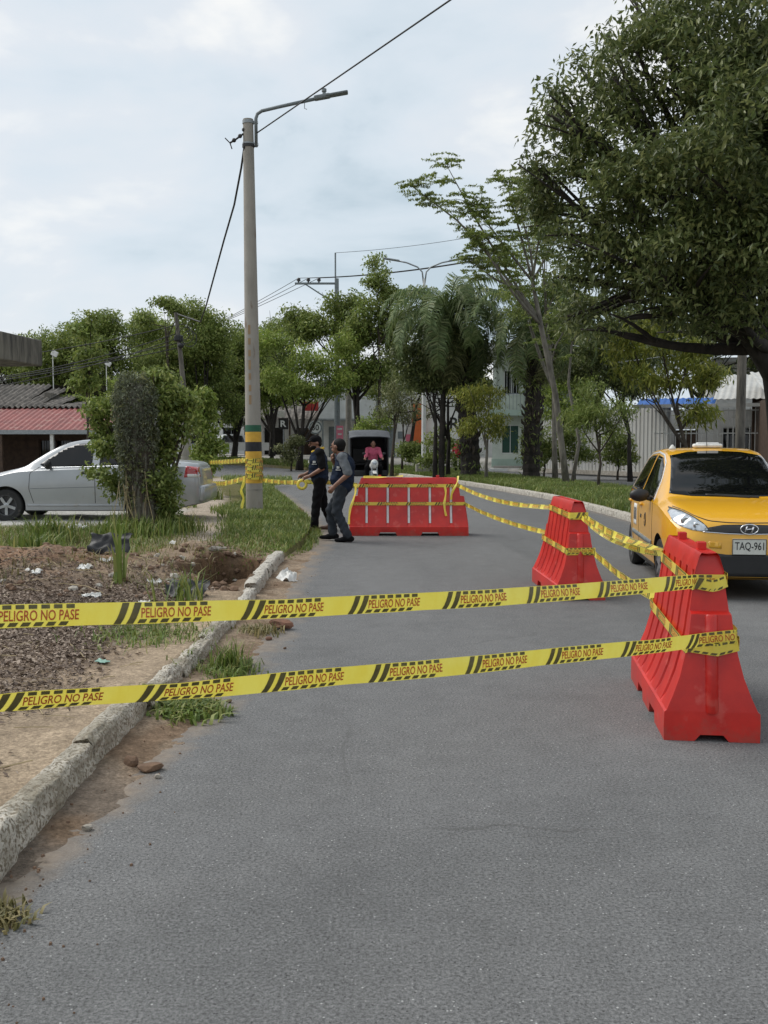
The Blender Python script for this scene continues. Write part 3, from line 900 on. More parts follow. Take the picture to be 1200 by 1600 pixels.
# --- printed warning tape
def text_geo(body, bold=0.0):
    cu = bpy.data.curves.new('t', 'FONT'); cu.body = body; cu.size = 1.0; cu.offset = bold
    cu.resolution_u = 3; cu.fill_mode = 'BOTH'
    o = bpy.data.objects.new('t', cu); COL.objects.link(o)
    bpy.context.view_layer.update()
    me = bpy.data.meshes.new_from_object(o.evaluated_get(bpy.context.evaluated_depsgraph_get()))
    V = np.array([v.co[:2] for v in me.vertices]); Fc = [list(p.vertices) for p in me.polygons]
    bpy.data.objects.remove(o); bpy.data.curves.remove(cu); bpy.data.meshes.remove(me)
    V -= V.min(0); V /= V.max(0)
    return V, Fc


TXT = text_geo('PELIGRO NO PASE', 0.010)
TAPE_W, PERIOD = 0.079, 0.50


class Ribbon:
    def __init__(s, pts, width=TAPE_W, sag=0.0, twist=None, seed=0, wav=0.004, up=(0, 0, 1), step=0.04):
        P = [np.array(p, float) for p in pts]
        d = [0]
        for a, b in zip(P[:-1], P[1:]): d.append(d[-1] + np.linalg.norm(b - a))
        s.L = d[-1]
        n = max(3, int(s.L / step))
        s.t = np.linspace(0, s.L, n)
        s.C = np.stack([np.interp(s.t, d, [p[k] for p in P]) for k in range(3)], -1)
        s.C[:, 2] -= sag * 4 * (s.t / s.L) * (1 - s.t / s.L)
        T = np.gradient(s.C, axis=0); T /= np.linalg.norm(T, axis=1)[:, None]
        u = np.array(up, float)
        Wd = u - T * (T @ u)[:, None]; Wd /= np.linalg.norm(Wd, axis=1)[:, None]
        Nn = np.cross(T, Wd)
        tw = np.interp(s.t / s.L, *zip(*twist)) if twist else np.zeros(n)
        tw = tw + (0.13 * np.sin(s.t * 2.3 + seed) + 0.06 * np.sin(s.t * 7.1 + 2 * seed) + 0.04 * np.sin(s.t * 17.3 + seed)) * (1 if wav else 0)
        s.W = Wd * np.cos(tw)[:, None] + Nn * np.sin(tw)[:, None]
        s.N = np.cross(T, s.W)
        s.C = s.C + s.N * (wav * np.sin(s.t * 5.1 + seed))[:, None]
        s.w = width
        s.cup = 0.003 if wav else 0.0

    def pos(s, a, b, off=0.0):
        """a: metres along, b: 0..1 across, off: metres out of the film"""
        a = np.clip(a, 0, s.L); b = np.asarray(b)
        f = lambda A: np.stack([np.interp(a, s.t, A[:, k]) for k in range(3)], -1)
        C, Wd, Nn = f(s.C), f(s.W), f(s.N)
        cup = s.cup * (1 - (2 * b - 1) ** 2)
        return C + Wd * ((b - 0.5) * s.w)[..., None] + Nn * (off + cup)[..., None]

    def film(s, rows=5):
        A, B = np.meshgrid(s.t, np.linspace(0, 1, rows), indexing='ij')
        V_ = s.pos(A.ravel(), B.ravel(), np.zeros(A.size))
        I = np.arange(A.size).reshape(A.shape)
        return V_, np.stack([I[:-1, :-1], I[1:, :-1], I[1:, 1:], I[:-1, 1:]], -1).reshape(-1, 4)


def tape(label, pts, phase=0.0, faces=(1,), group='yellow warning tapes', printed=True, flip=False, fine=True, **kw):
    rb = Ribbon(pts, **kw)
    V_, F_q = rb.film()
    o = link('warning_tape', np_mesh('warning_tape', V_, F_q, True), M['tape'])
    tag(o, label, 'tape', group)
    if not printed: return o
    marks, letters = MB(), MB()
    a0 = -phase * PERIOD

    def strip(mb, poly, side, n=1):
        a_ = np.array([p[0] for p in poly]); b_ = np.array([p[1] for p in poly])
        if a_.min() < 0.002 or a_.max() > rb.L - 0.002: return
        if flip: a_ = rb.L - a_
        Q = rb.pos(a_, b_, np.full(len(poly), side * 0.0016))
        mb.add(Q.tolist(), [tuple(range(len(poly)))])
    while a0 < rb.L:
        for side in faces:
            for c0 in (0.0, 0.046):                    # two chevron bars
                for q in range(4):
                    b0, b1 = q / 4 * .96 + .02, (q + 1) / 4 * .96 + .02
                    k0, k1 = 0.034 * b0 ** 0.7, 0.034 * b1 ** 0.7
                    x0 = a0 + c0
                    strip(marks, [(x0 + k0, b0), (x0 + k0 + .026, b0), (x0 + k1 + .026, b1), (x0 + k1, b1)], side)
            for j in range(6):                          # dashes above and below the lettering
                x0 = a0 + 0.104 + j * 0.043
                strip(marks, [(x0 + .012, .80), (x0 + .041, .80), (x0 + .041, .97), (x0 + .012, .97)], side)
                strip(marks, [(x0 - .014, .05), (x0 + .014, .05), (x0 + .023, .22), (x0 - .005, .22)], side)
            V2, F2 = TXT
            A = a0 + 0.104 + V2[:, 0] * 0.272
            if A.min() > 0.002 and A.max() < rb.L - 0.002:
                if flip: A = rb.L - A
                Q = rb.pos(A, 0.285 + 0.455 * V2[:, 1], np.full(len(A), side * 0.0016))
                letters.add(Q.tolist(), F2)
        a0 += PERIOD
    if marks.v: marks.build('printed_marks', M['tape_black'], o)['kind'] = 'stuff'
    if letters.v: letters.build('printed_lettering', M['tape_red'], o)['kind'] = 'stuff'
    return o


NE = -BL['near'] / 2
def loop_pts(k, z, over=0.012, start=0, n=5):
    """corner points of a band wound round barrier k at height z, near-left corner first"""
    L_ = BL[k]; h = bar_half(max(z - 0.04, 0), L_) + over; w = bar_w(z - 0.04) + over
    c = [(-h, w), (-h, -w), (h, -w), (h, w)]
    return [bar_pt(k, *c[(start + i) % 4], z) for i in range(n)]


def front(b, a, sag):
    a = Vector(a); b = Vector(b)
    return [a - (b - a) * .42] + [a + (b - a) * f + Vector((0, 0, -sag * 4 * f * (1 - f))) for f in (0, .15, .3, .45, .6, .75, .88)]


# two front tapes: from off the left edge to the near barrier, round its far side
zt = 0.845
e1 = bar_pt('near', -bar_half(zt, 1.42) - .012, bar_w(zt) + .004, zt)
e2 = bar_pt('near', -bar_half(zt, 1.42) - .012, -bar_w(zt) - .004, zt)
e3 = bar_pt('near', 0.2, -bar_w(zt) - .012, zt + .01)
tape('upper of two front warning tapes, stretched from the left edge to nearest barrier',
     front(e1, (-1.266, 3.27, 1.024), .030) + [e1, e2, e3], phase=0.188, faces=(-1, 1), twist=[(0, .12), (.3, .05), (.7, -.08), (1, 0)], seed=1.2, wav=0.006)
zt = 0.555
e1 = bar_pt('near', -bar_half(zt - .04, 1.42) - .05, bar_w(zt - .04) * .6, zt - .01)
e2 = bar_pt('near', -bar_half(zt - .04, 1.42) - .03, -bar_w(zt - .04) - .006, zt + .012)
e3 = bar_pt('near', 0.2, -bar_w(zt - .04) - .014, zt + .02)
tape('lower of two front warning tapes, stretched from the left edge to nearest barrier',
     front(e1, (-1.266, 3.27, 0.729), .016) + [e1, e2, e3], phase=0.11, faces=(-1, 1), twist=[(0, .75), (.22, .6), (.4, .12), (1, 0)], seed=2.9, wav=0.006)
# bands wound round the near barrier
for z, lb in ((0.86, 'warning tape wound round the top of the nearest barrier'), (0.53, 'warning tape wound round the middle of the nearest barrier')):
    p = loop_pts('near', z, .009, 1, 4)
    p[-1] = p[-1] + Vector((0, 0, -0.03)); p.append(loop_pts('near', z, .009, 0, 1)[0] + Vector((0, 0, -0.02)))
    p.append(bar_pt('near', -bar_half(z - .04, 1.42) - .045, -0.02, z - .035)); p.append(bar_pt('near', -bar_half(z - .04, 1.42) - .012, -bar_w(z - .04) - .004, z - .01))
    tape(lb, p, phase=.2, faces=(-1, 1), wav=0, width=.066, step=.03)
# side tapes between barriers, twisted into loose strands
a = bar_pt('near', bar_half(.86, 1.42), 0.07, .90); b = bar_pt('mid', -bar_half(.86, 1.42) - .012, -0.06, .845)
tape('upper side warning tape running from nearest barrier to middle barrier beside the taxi', [a, b], sag=.05, phase=.1, width=.062, faces=(-1, 1), twist=[(0, 1.2), (.3, .9), (.6, .3), (1, .1)], seed=.4)
a = bar_pt('near', bar_half(.5, 1.42), 0.10, .56); b = bar_pt('mid', -bar_half(.5, 1.42) - .02, -0.12, .50)
tape('lower side warning tape running from nearest barrier to middle barrier beside the taxi', [a, b], sag=.03, phase=.5, width=.062, faces=(-1, 1), twist=[(0, .2), (1, -.1)], seed=1.4)
a = bar_pt('mid', -bar_half(.82, 1.42), 0.10, .86); b = bar_pt('near', bar_half(.82, 1.42) + .012, -0.05, .87)
tape('loose thin strand of warning tape sagging above the taxi sill by nearest barrier', [b, a + Vector((.12, -.05, -.02))], sag=.10, phase=.7, faces=(-1, 1), width=.045, twist=[(0, -.6), (.5, .9), (1, .2)], seed=3.4)
for z, lb in ((0.845, 'warning tape wound round the top of the middle barrier'), (0.49, 'warning tape wound round the middle of the middle barrier')):
    p = loop_pts('mid', z, .009, 0, 5); p[-1] = p[-1] + Vector((0, -.004, .01)); p.append(p[1] + Vector((0.0, -.008, .015)))
    p[3] = p[3] + Vector((0, 0, .03))
    tape(lb, p, phase=.6, faces=(-1, 1), wav=0, width=.062, step=.03)
a = bar_pt('mid', bar_half(.86, 1.42) + .012, -0.05, .87); b = bar_pt('far', bar_half(.86, 2.06), -.06, .86)
tape('upper side warning tape running from middle barrier to the barrier across the road', [a, b], sag=.10, phase=.3, width=.06, faces=(-1, 1), twist=[(0, .5), (.5, .2), (1, .5)], seed=5.1)
a = bar_pt('mid', bar_half(.5, 1.42) + .02, -0.1, .53); b = bar_pt('far', bar_half(.5, 2.06) + .01, -.1, .54)
tape('lower side warning tape running from middle barrier to the barrier across the road', [a, b], sag=.06, phase=.8, width=.06, faces=(-1, 1), twist=[(0, .3), (1, 0)], seed=6.1)
for z, lb in ((0.86, 'warning tape wound round the top of the barrier set across the road'), (0.55, 'warning tape wound round the middle of the barrier set across the road')):
    p = loop_pts('far', z, .010, 0, 5)
    tape(lb, p, phase=.6, faces=(-1, 1), wav=0, width=.055, step=.04)
# knots and loose ends on the far barrier
for (u0, z0, u1, z1, lb) in ((0.86, 1.012, 0.72, 0.62, 'knotted end of tape hanging from the right top of the broadside barrier'),
                             (0.62, 0.86, 0.63, 0.34, 'loose tape end hanging down the front of the broadside barrier'),
                             (-0.92, 0.88, -1.05, 0.20, 'tape end hanging down the left end of the broadside barrier'),
                             (-0.1, 1.012, -0.8, 0.985, 'loose tape lying along the top of the broadside barrier')):
    q = []
    for k in range(6):
        f = k / 5; z = z0 + (z1 - z0) * f
        u = u0 + (u1 - u0) * f + .018 * math.sin(f * 7)
        if z > 0.95: q.append(bar_pt('far', u, -0.045 - .02 * f, max(z, 1.0 - .0) + .012))
        else: q.append(bar_pt('far', u, -bar_w(z) - .022 - .02 * math.sin(f * 3), z))
    tape(lb, q, printed=False, wav=0.006, width=.042, up=(1, 0, 0.1) if abs(z1 - z0) > .2 else (0, 1, 1), seed=u0 * 9, twist=[(0, .3), (.3, 1.1), (.55, .2), (.8, -.9), (1, -.3)])
# ================================================================== CARS
def spl(kn):
    """smooth monotone-ish interpolation through knots"""
    k = np.array(kn, float); x, y = k[:, 0], k[:, 1]
    h = np.diff(x); d = np.diff(y) / h
    m_ = np.zeros(len(x)); m_[0], m_[-1] = d[0], d[-1]
    for i in range(1, len(x) - 1):
        m_[i] = 0 if d[i - 1] * d[i] <= 0 else 2 * d[i - 1] * d[i] / (d[i - 1] + d[i])

    def f(t):
        t = np.clip(np.asarray(t, float), x[0], x[-1])
        i = np.clip(np.searchsorted(x, t) - 1, 0, len(x) - 2)
        s = (t - x[i]) / h[i]
        return ((1 + 2 * s) * (1 - s) ** 2 * y[i] + s * (1 - s) ** 2 * h[i] * m_[i] + s * s * (3 - 2 * s) * y[i + 1] + s * s * (s - 1) * h[i] * m_[i + 1])
    return f


class Car:
    """u: metres back from the nose, y: half-width to the car's left, z: up"""
    def __init__(s, name, label, cat, L, zt, zb, wb, wt, zs, wheels, wr, paint, loc, rz, group=None):
        s.root = empty(name, loc, rz); tag(s.root, label, cat, group)
        s.L, s.paint = L, paint
        zt, zb, wb, wt, zs = map(spl, (zt, zb, wb, wt, zs))
        s.wb = wb
        us = np.unique(np.concatenate([np.linspace(0, L, 110), np.linspace(0, .25, 14), np.linspace(L - .25, L, 14)]))
        rows = []
        for u in us:
            T_, B_, W_, Wt, Z0 = float(zt(u)), float(zb(u)), float(wb(u)), float(wt(u)), float(zs(u))
            B_ = min(B_, T_ - .02); H = T_ - B_; hb = B_ - Z0
            p = [(W_ * .86, Z0 - .02), (W_ * .95, Z0), (W_ * .975, Z0 + hb * .12), (W_ * .992, Z0 + hb * .3), (W_ * 1.0, Z0 + hb * .52), (W_ * 1.0, Z0 + hb * .68), (W_ * .99, Z0 + hb * .85), (W_ * .975, B_ - .008)]
            w0 = W_ * .962
            for q in (0.0, .2, .4, .6, .78):
                p.append((w0 + (Wt - w0) * (q / .86), B_ + H * q))
            p += [(Wt * .985 - .0, B_ + H * .875), (Wt * .94, B_ + H * .945), (Wt * .84, B_ + H * .977), (Wt * .6, B_ + H * .993), (Wt * .3, B_ + H * .999), (0, T_)]
            rows.append(p)
        K = len(rows[0]); nU = len(us)
        P = [(-u, y, z) for u, r in zip(us, rows) for y, z in r] + [(-u, -y, z) for u, r in zip(us, rows) for y, z in r]
        Fc = []
        off = nU * K
        for i in range(nU - 1):
            for k in range(K - 1):
                q = (i * K + k, (i + 1) * K + k, (i + 1) * K + k + 1, i * K + k + 1)
                Fc.append(q[::-1]); Fc.append(tuple(x + off for x in q))
            a, b = i * K, (i + 1) * K
            Fc.append((a, b, b + off, a + off))
        Fc.append([k for k in range(K)] + [off + k for k in range(K - 1, -1, -1)])
        e_ = (nU - 1) * K
        Fc.append(([e_ + k for k in range(K)] + [e_ + off + k for k in range(K - 1, -1, -1)])[::-1])
        bm = bmesh.new()
        vs_ = [bm.verts.new(p) for p in P]
        for f in Fc:
            try: bm.faces.new([vs_[i] for i in f])
            except ValueError: pass
        bmesh.ops.remove_doubles(bm, verts=bm.verts, dist=1e-4)
        bmesh.ops.recalc_face_normals(bm, faces=bm.faces)
        me = bpy.data.meshes.new('body'); bm.to_mesh(me)
        s.bvh = BVHTree.FromBMesh(bm); bm.free()
        # wheel arches cut out of the body
        cut = MB()
        for u in wheels:
            for sd in (-1, 1):
                cut.lathe([(wr + .055, 0), (wr + .055, .30)], (-u, sd * float(wb(u)) - (.24 if sd > 0 else .06), wr), 36, 'Y', mi=1)
        cme = cut.mesh('cut')
        bm = bmesh.new(); bm.from_mesh(cme); bmesh.ops.recalc_face_normals(bm, faces=bm.faces); bm.to_mesh(cme); bm.free()
        co = link('cut', cme, [paint, M['black']], s.root)
        o = link('body', me, [paint, M['black']], s.root)
        bo = o.modifiers.new('arches', 'BOOLEAN'); bo.object = co; bo.operation = 'DIFFERENCE'; bo.solver = 'EXACT'
        bpy.context.view_layer.update()
        me2 = bpy.data.meshes.new_from_object(o.evaluated_get(bpy.context.evaluated_depsgraph_get()))
        o.modifiers.clear(); o.data = me2
        bpy.data.objects.remove(co); bpy.data.meshes.remove(me)
        me2.polygons.foreach_set('use_smooth', [True] * len(me2.polygons)); me2.set_sharp_from_angle(angle=R(32))
        s.body = o

    def patch(s, name, poly, mat, axis='Y', sd=1, off=0.004, thick=0.012, parent=None, res=0.04, smooth=True):
        """a panel with its own thickness laid on the bodywork: poly in (u,z) on a side, (y,z) on the nose or tail, (u,y) on top"""
        poly = [tuple(p) for p in poly]
        lo = np.min(poly, 0); hi = np.max(poly, 0)
        # round the outline by sampling its edges
        B = []
        for a, b in zip(poly, poly[1:] + poly[:1]):
            n = max(1, int(math.dist(a, b) / res))
            B += [(a[0] + (b[0] - a[0]) * i / n, a[1] + (b[1] - a[1]) * i / n) for i in range(n)]
        nb = len(B)
        grid = [(x, y) for x in np.arange(lo[0] + res / 2, hi[0], res) for y in np.arange(lo[1] + res / 2, hi[1], res)]

        def inside(p):
            c = False; j = nb - 1
            for i in range(nb):
                if (B[i][1] > p[1]) != (B[j][1] > p[1]) and p[0] < (B[j][0] - B[i][0]) * (p[1] - B[i][1]) / (B[j][1] - B[i][1]) + B[i][0]: c = not c
                j = i
            return c
        grid = [g for g in grid if inside(g) and min((g[0] - b[0]) ** 2 + (g[1] - b[1]) ** 2 for b in B) > (res * .35) ** 2]
        pts = [Vector(p) for p in B + grid]
        v2, _, f2, *_r = delaunay_2d_cdt(pts, [(i, (i + 1) % nb) for i in range(nb)], [], 1, 1e-6)
        V3, N3 = [], []
        last = None
        for p in v2:
            if axis == 'Y': o_, d_ = Vector((-p[0], 3 * sd, p[1])), Vector((0, -sd, 0))
            elif axis == 'X': o_, d_ = Vector((2 * sd if sd > 0 else -s.L - 2, p[0], p[1])), Vector((-sd, 0, 0))
            else: o_, d_ = Vector((-p[0], p[1], 4)), Vector((0, 0, -1))
            h, nn, _i, _d = s.bvh.ray_cast(o_, d_)
            if h is None:
                h, nn, _i, _d = s.bvh.find_nearest(o_ + d_ * 2)
            V3.append(h); N3.append(nn)
        mb = MB()
        top = [h + n_ * off for h, n_ in zip(V3, N3)]
        bot = [h - n_ * thick for h, n_ in zip(V3, N3)]
        nv = len(top)
        fs = []
        for f in f2:
            a, b, c = (top[i] for i in f[:3])
            fl = (b - a).cross(c - a).dot(N3[f[0]]) > 0
            fs.append(list(f) if fl else list(f)[::-1])
        ed = {}
        for f in fs:
            for i in range(len(f)):
                e_ = (f[i], f[(i + 1) % len(f)])
                ed[e_] = 1
        rim = [(e_[1], e_[0], e_[0] + nv, e_[1] + nv) for e_ in ed if (e_[1], e_[0]) not in ed]
        mb.add(top + bot, fs + rim)
        me = mb.mesh(name)
        me.polygons.foreach_set('use_smooth', [i < len(fs) for i in range(len(fs) + len(rim))])
        return link(name, me, mat, parent or s.root)

    def line(s, name, path, mat, w=0.008, axis='Y', sd=1, off=0.003, parent=None):
        """thin seam or moulding laid on the bodywork"""
        L_, Rr = [], []
        d = [0]
        for a, b in zip(path[:-1], path[1:]): d.append(d[-1] + math.dist(a, b))
        n = max(2, int(d[-1] / .04))
        tt = np.linspace(0, d[-1], n)
        xs = np.interp(tt, d, [p[0] for p in path]); ys_ = np.interp(tt, d, [p[1] for p in path])
        tx, ty = np.gradient(xs), np.gradient(ys_); ln = np.hypot(tx, ty) + 1e-9
        poly = [(x - b / l * w / 2, y + a / l * w / 2) for x, y, a, b, l in zip(xs, ys_, tx, ty, ln)]
        poly += [(x + b / l * w / 2, y - a / l * w / 2) for x, y, a, b, l in zip(xs, ys_, tx, ty, ln)][::-1]
        return s.patch(name, poly, mat, axis, sd, off, 0.004, parent, res=0.05)

    def wheel(s, u, sd, r, wdt, rim_mat, spokes=5):
        y = sd * (float(s.wb(u)) - wdt / 2 - 0.015)
        t = empty('wheel', (-u, y, r)); t.parent = s.root
        ty = MB()
        ty.lathe([(r * .62, -wdt / 2), (r * .93, -wdt / 2), (r, -wdt / 2 * .7), (r, wdt / 2 * .7), (r * .93, wdt / 2), (r * .62, wdt / 2)], (0, 0, 0), 36, 'Y', cap=False)
        ty.build('tyre', M['rubber'], t, smooth='auto')
        rm = MB()
        f = sd * wdt / 2
        rm.lathe([(r * .66, f * .98), (r * .64, f * 1.04), (r * .58, f * 1.02), (r * .55, f * .5), (r * .1, f * .4), (.004, f * .4)][::sd], (0, 0, 0), 32, 'Y', mi=1, cap=False)
        rm.lathe([(r * .16, f * .5), (r * .16, f * .98), (r * .1, f * 1.05), (.004, f * 1.05)][::sd], (0, 0, 0), 16, 'Y')
        for k in range(spokes):
            a = 2 * math.pi * k / spokes + .3
            Mx = Matrix.Rotation(a, 3, 'Y')
            rm.box(Mx @ Vector((r * .36, f * .82, 0)), (r * .5, .03, r * .17), rot=Mx)
        rr = rm.build('rim', [rim_mat, M['steel_rim']], t, smooth='auto')
        return t


# ---------------------------------------------------------------- yellow taxi
TX_RZ = R(-90 - 6.5)
tx = Car('taxi', 'yellow hatchback taxi with black windscreen parked beside the red barriers', 'car', 3.57,
         zt=[(0, .64), (.03, .74), (.08, .80), (.16, .85), (.35, .915), (.6, .965), (.88, 1.005), (1.0, 1.07), (1.3, 1.28), (1.62, 1.455), (1.85, 1.515), (2.2, 1.54), (2.7, 1.515), (3.05, 1.46), (3.25, 1.38), (3.42, 1.08), (3.52, .9), (3.57, .6)],
         zb=[(0, .60), (.16, .73), (.35, .82), (.88, .92), (1.5, .945), (2.5, .99), (3.2, 1.03), (3.45, .9), (3.57, .57)],
         wb=[(0, .46), (.03, .56), (.08, .63), (.18, .71), (.35, .765), (.7, .79), (1.5, .797), (2.8, .795), (3.2, .755), (3.45, .68), (3.57, .5)],
         wt=[(0, .40), (.18, .58), (.35, .62), (.88, .665), (1.2, .61), (1.62, .56), (2.2, .57), (2.9, .56), (3.25, .53), (3.45, .56), (3.57, .42)],
         zs=[(0, .26), (.3, .2), (.7, .19), (3.0, .19), (3.57, .3)],
         wheels=(0.70, 3.08), wr=.283, paint=M['taxi'], loc=(3.69, 9.98, 0), rz=TX_RZ, group='parked cars')
t = tx
for u in (.70, 3.08):
    for sd in (-1, 1): t.wheel(u, sd, .283, .17, M['alloy'], 6)
# nose faces +x: y to its left is the photo's right
ws = t.patch('windscreen', [(-.635, 1.04), (-.61, 1.10), (-.54, 1.34), (-.515, 1.45), (-.3, 1.492), (0, 1.505), (.3, 1.492), (.515, 1.45), (.54, 1.34), (.61, 1.1), (.635, 1.04), (.4, 1.015), (0, 1.008), (-.4, 1.015)], M['glass'], 'X', 1, .004, .01)
for k in (-1, 1):
    t.line('wiper', [(k * .05 + .25, 1.005), (k * .05 - .2, 1.025)], M['black'], .014, 'X', 1, .014, ws)
gr = t.patch('grille', [(-.46, .70), (-.42, .735), (-.25, .765), (0, .772), (.25, .765), (.42, .735), (.46, .70), (.3, .685), (0, .678), (-.3, .685)], M['black'], 'X', 1, .006)
em = MB()
for k in range(28):
    pass
c = [(0.086 * math.cos(a), .05 * math.sin(a)) for a in np.linspace(0, 2 * math.pi, 29)]
em.tube([(0.0, x, .728 + z) for x, z in c], .007, 6, cap=False)
for a, b in (((-.042, -.026), (-.022, .032)), ((.042, .026), (.022, -.032)), ((-.034, -.004), (.034, .006))):
    em.tube([(.0, a[0], .728 + a[1]), (.0, (a[0] + b[0]) / 2, .728 + (a[1] + b[1]) / 2), (.0, b[0], .728 + b[1])], .008, 6)
em.build('emblem', M['chrome'], gr, smooth=True)
t.line('grille_trim', [(-.45, .697), (-.2, .68), (0, .675), (.2, .68), (.45, .697)], M['chrome'], .007, 'X', 1, .008, gr)
for sd in (-1, 1):
    hl = t.patch('headlight', [(sd * .40, .715), (sd * .43, .765), (sd * .52, .83), (sd * .62, .885), (sd * .70, .905), (sd * .728, .87), (sd * .715, .79), (sd * .66, .745), (sd * .55, .71), (sd * .46, .70)], M['glass_lamp'], 'X', 1, .006, .02, res=.025)
    for (y, z, r_) in ((.60, .805, .052), (.505, .762, .036)):
        hp = t.bvh.ray_cast(Vector((2, sd * y, z)), Vector((-1, 0, 0)))[0]
        rf = MB(); rf.lathe([(r_ * .3, -.012), (r_ * .9, .008), (r_, .012), (r_ * .8, .016), (.004, .010)], (hp.x, sd * y, z), 16, 'X')
        rf.build('reflector', M['chrome'], hl, smooth=True)
    t.line('headlight_surround', [(sd * .39, .712), (sd * .43, .77), (sd * .52, .836), (sd * .62, .892), (sd * .705, .913)], M['black'], .012, 'X', 1, .003, hl)
t.patch('lower_intake', [(-.62, .56), (-.46, .50), (-.22, .47), (.22, .47), (.46, .50), (.62, .56), (.61, .38), (.54, .25), (.42, .225), (-.42, .225), (-.54, .25), (-.60, .36)], M['black'], 'X', 1, .005)
for sd in (-1, 1):
    t.patch('plate_bracket_light', [(sd * .27, .53), (sd * .39, .54), (sd * .40, .60), (sd * .27, .595)], M['taxi'], 'X', 1, .008)
pl = MB(); pl.bevbox((.012, 0, .55), (.012, .335, .165), .004)
plo = pl.build('licence_plate', M['plate'], t.root)
for sx, sz, dx, dz in ((.33, .006, 0, .078), (.33, .006, 0, -.078), (.006, .16, .164, 0), (.006, .16, -.164, 0)):
    q = MB(); q.box((.0195, dx, .55 + dz), (.003, sx, sz)); q.build('plate_border', M['ink'], plo)
for tx_s, w_, h_, zz in (('TAQ-961', .285, .095, .553),):
    V2, F2 = text_geo(tx_s, .01)
    q = MB(); q.add([(.0195, (x - .5) * w_, zz - h_ / 2 + y * h_ + (.0 if h_ > .05 else 0)) for x, y in V2], F2)
    if h_ > .05: q.build('plate_characters', M['ink'], plo)
    else: pass
t.line('bonnet_seam', [(-.67, .925), (-.6, .90), (-.5, .845), (-.38, .805), (-.2, .79), (0, .786), (.2, .79), (.38, .805), (.5, .845), (.6, .90), (.67, .925)], M['black'], .008, 'X', 1, .002)
t.line('bumper_seam', [(-.70, .62), (-.66, .66)], M['black'], .006, 'X', 1, .002)
for sd in (-1, 1):
    fw = t.patch('front_window', [(1.32, .975), (1.42, 1.14), (1.62, 1.33), (1.82, 1.425), (2.1, 1.45), (2.13, 1.2), (2.13, .995)], M['glass'], 'Y', sd, .004)
    rw = t.patch('rear_window', [(2.2, 1.0), (2.2, 1.2), (2.19, 1.45), (2.6, 1.435), (2.85, 1.38), (2.98, 1.2), (3.0, 1.035)], M['glass'], 'Y', sd, .004)
    t.line('window_frame', [(1.22, .95), (1.30, 1.02), (1.42, 1.18), (1.62, 1.37), (1.82, 1.455), (2.15, 1.485), (2.6, 1.465), (2.88, 1.40), (3.03, 1.2), (3.06, 1.03)], M['chrome'] if sd > 0 else M['white_car'], .022, 'Y', sd, .006)
    t.line('window_frame', [(1.25, .962), (2.2, .985), (3.06, 1.022)], M['black'], .018, 'Y', sd, .006)
    dr = t.line('door_seam', [(1.16, .30), (1.10, .6), (1.16, .88), (1.24, .95)], M['black'], .008, 'Y', sd, .002)
    t.line('door_seam', [(2.16, .28), (2.16, .99)], M['black'], .009, 'Y', sd, .002)
    t.line('door_seam', [(2.98, 1.0), (2.88, .72), (2.68, .48), (2.62, .28)], M['black'], .008, 'Y', sd, .002)
    t.line('rub_strip', [(1.12, .47), (2.66, .49)], M['grey_metal'], .05, 'Y', sd, .014)
    t.line('sill', [(1.05, .22), (2.72, .22)], M['black'], .05, 'Y', sd, .006)
    for u in (2.0, 2.92):
        hp = t.bvh.ray_cast(Vector((-u, 3 * sd, .86)), Vector((0, -sd, 0)))[0]
        q = MB(); q.bevbox((-u, hp.y + sd * .012, .86), (.17, .035, .035), .012); q.build('door_handle', M['taxi'], t.root, smooth=True)
    mr = MB()
    mr.ell((-1.36, sd * .90, 1.0), (.055, .115, .075), 10)
    mr.tube([(-1.36, sd * .75, .95), (-1.36, sd * .85, .975)], .025, 8)
    mr.build('door_mirror', M['black'], t.root, smooth=True)
    st = t.patch('sticker', [(2.33, .58), (2.33, .84), (2.58, .84), (2.58, .58)], M['white_plastic'], 'Y', sd, .004)
    for k in range(4):
        t.line('printed_bar', [(2.37 + k * .055, .64), (2.37 + k * .055, .79)], M['ink'], .03, 'Y', sd, .006, st)
    rg = [(1.63 + .065 * math.cos(a), .70 + .075 * math.sin(a)) for a in np.linspace(0, 2 * math.pi * .93, 22)]
    t.line('round_emblem', rg, M['ink'], .022, 'Y', sd, .003)
    t.line('round_emblem', [(1.60, .66), (1.65, .745)], M['ink'], .03, 'Y', sd, .003)
    t.line('printed_number', [(1.92, .72), (2.02, .72)], M['ink'], .045, 'Y', sd, .003)
    q = t.patch('tail_light', [(3.22, .78), (3.22, 1.0), (3.38, .98), (3.42, .8)], M['red_lens'], 'Y', sd, .006)
t.patch('rear_screen', [(-.5, 1.05), (-.48, 1.33), (.48, 1.33), (.5, 1.05)], M['glass'], 'X', -1)
rs = MB(); rs.bevbox((-2.12, 0.0, 1.565), (.13, .34, .05), .02)
rs.bevbox((-2.12, 0.0, 1.592), (.09, .26, .028), .012)
rs.build('roof_sign', M['white_plastic'], t.root, smooth=True)
rs = MB(); rs.lathe([(.05, 1.515), (.035, 1.545), (.012, 1.575), (.004, 1.58)], (-2.02, -.43, 0), 12)
rs.build('roof_aerial', M['white_plastic'], t.root, smooth=True)
rs = MB(); rs.tube([(-2.05, -.02, 1.56), (-2.1, -.02, 1.78)], .004, 6); rs.build('roof_antenna', M['black'], t.root)


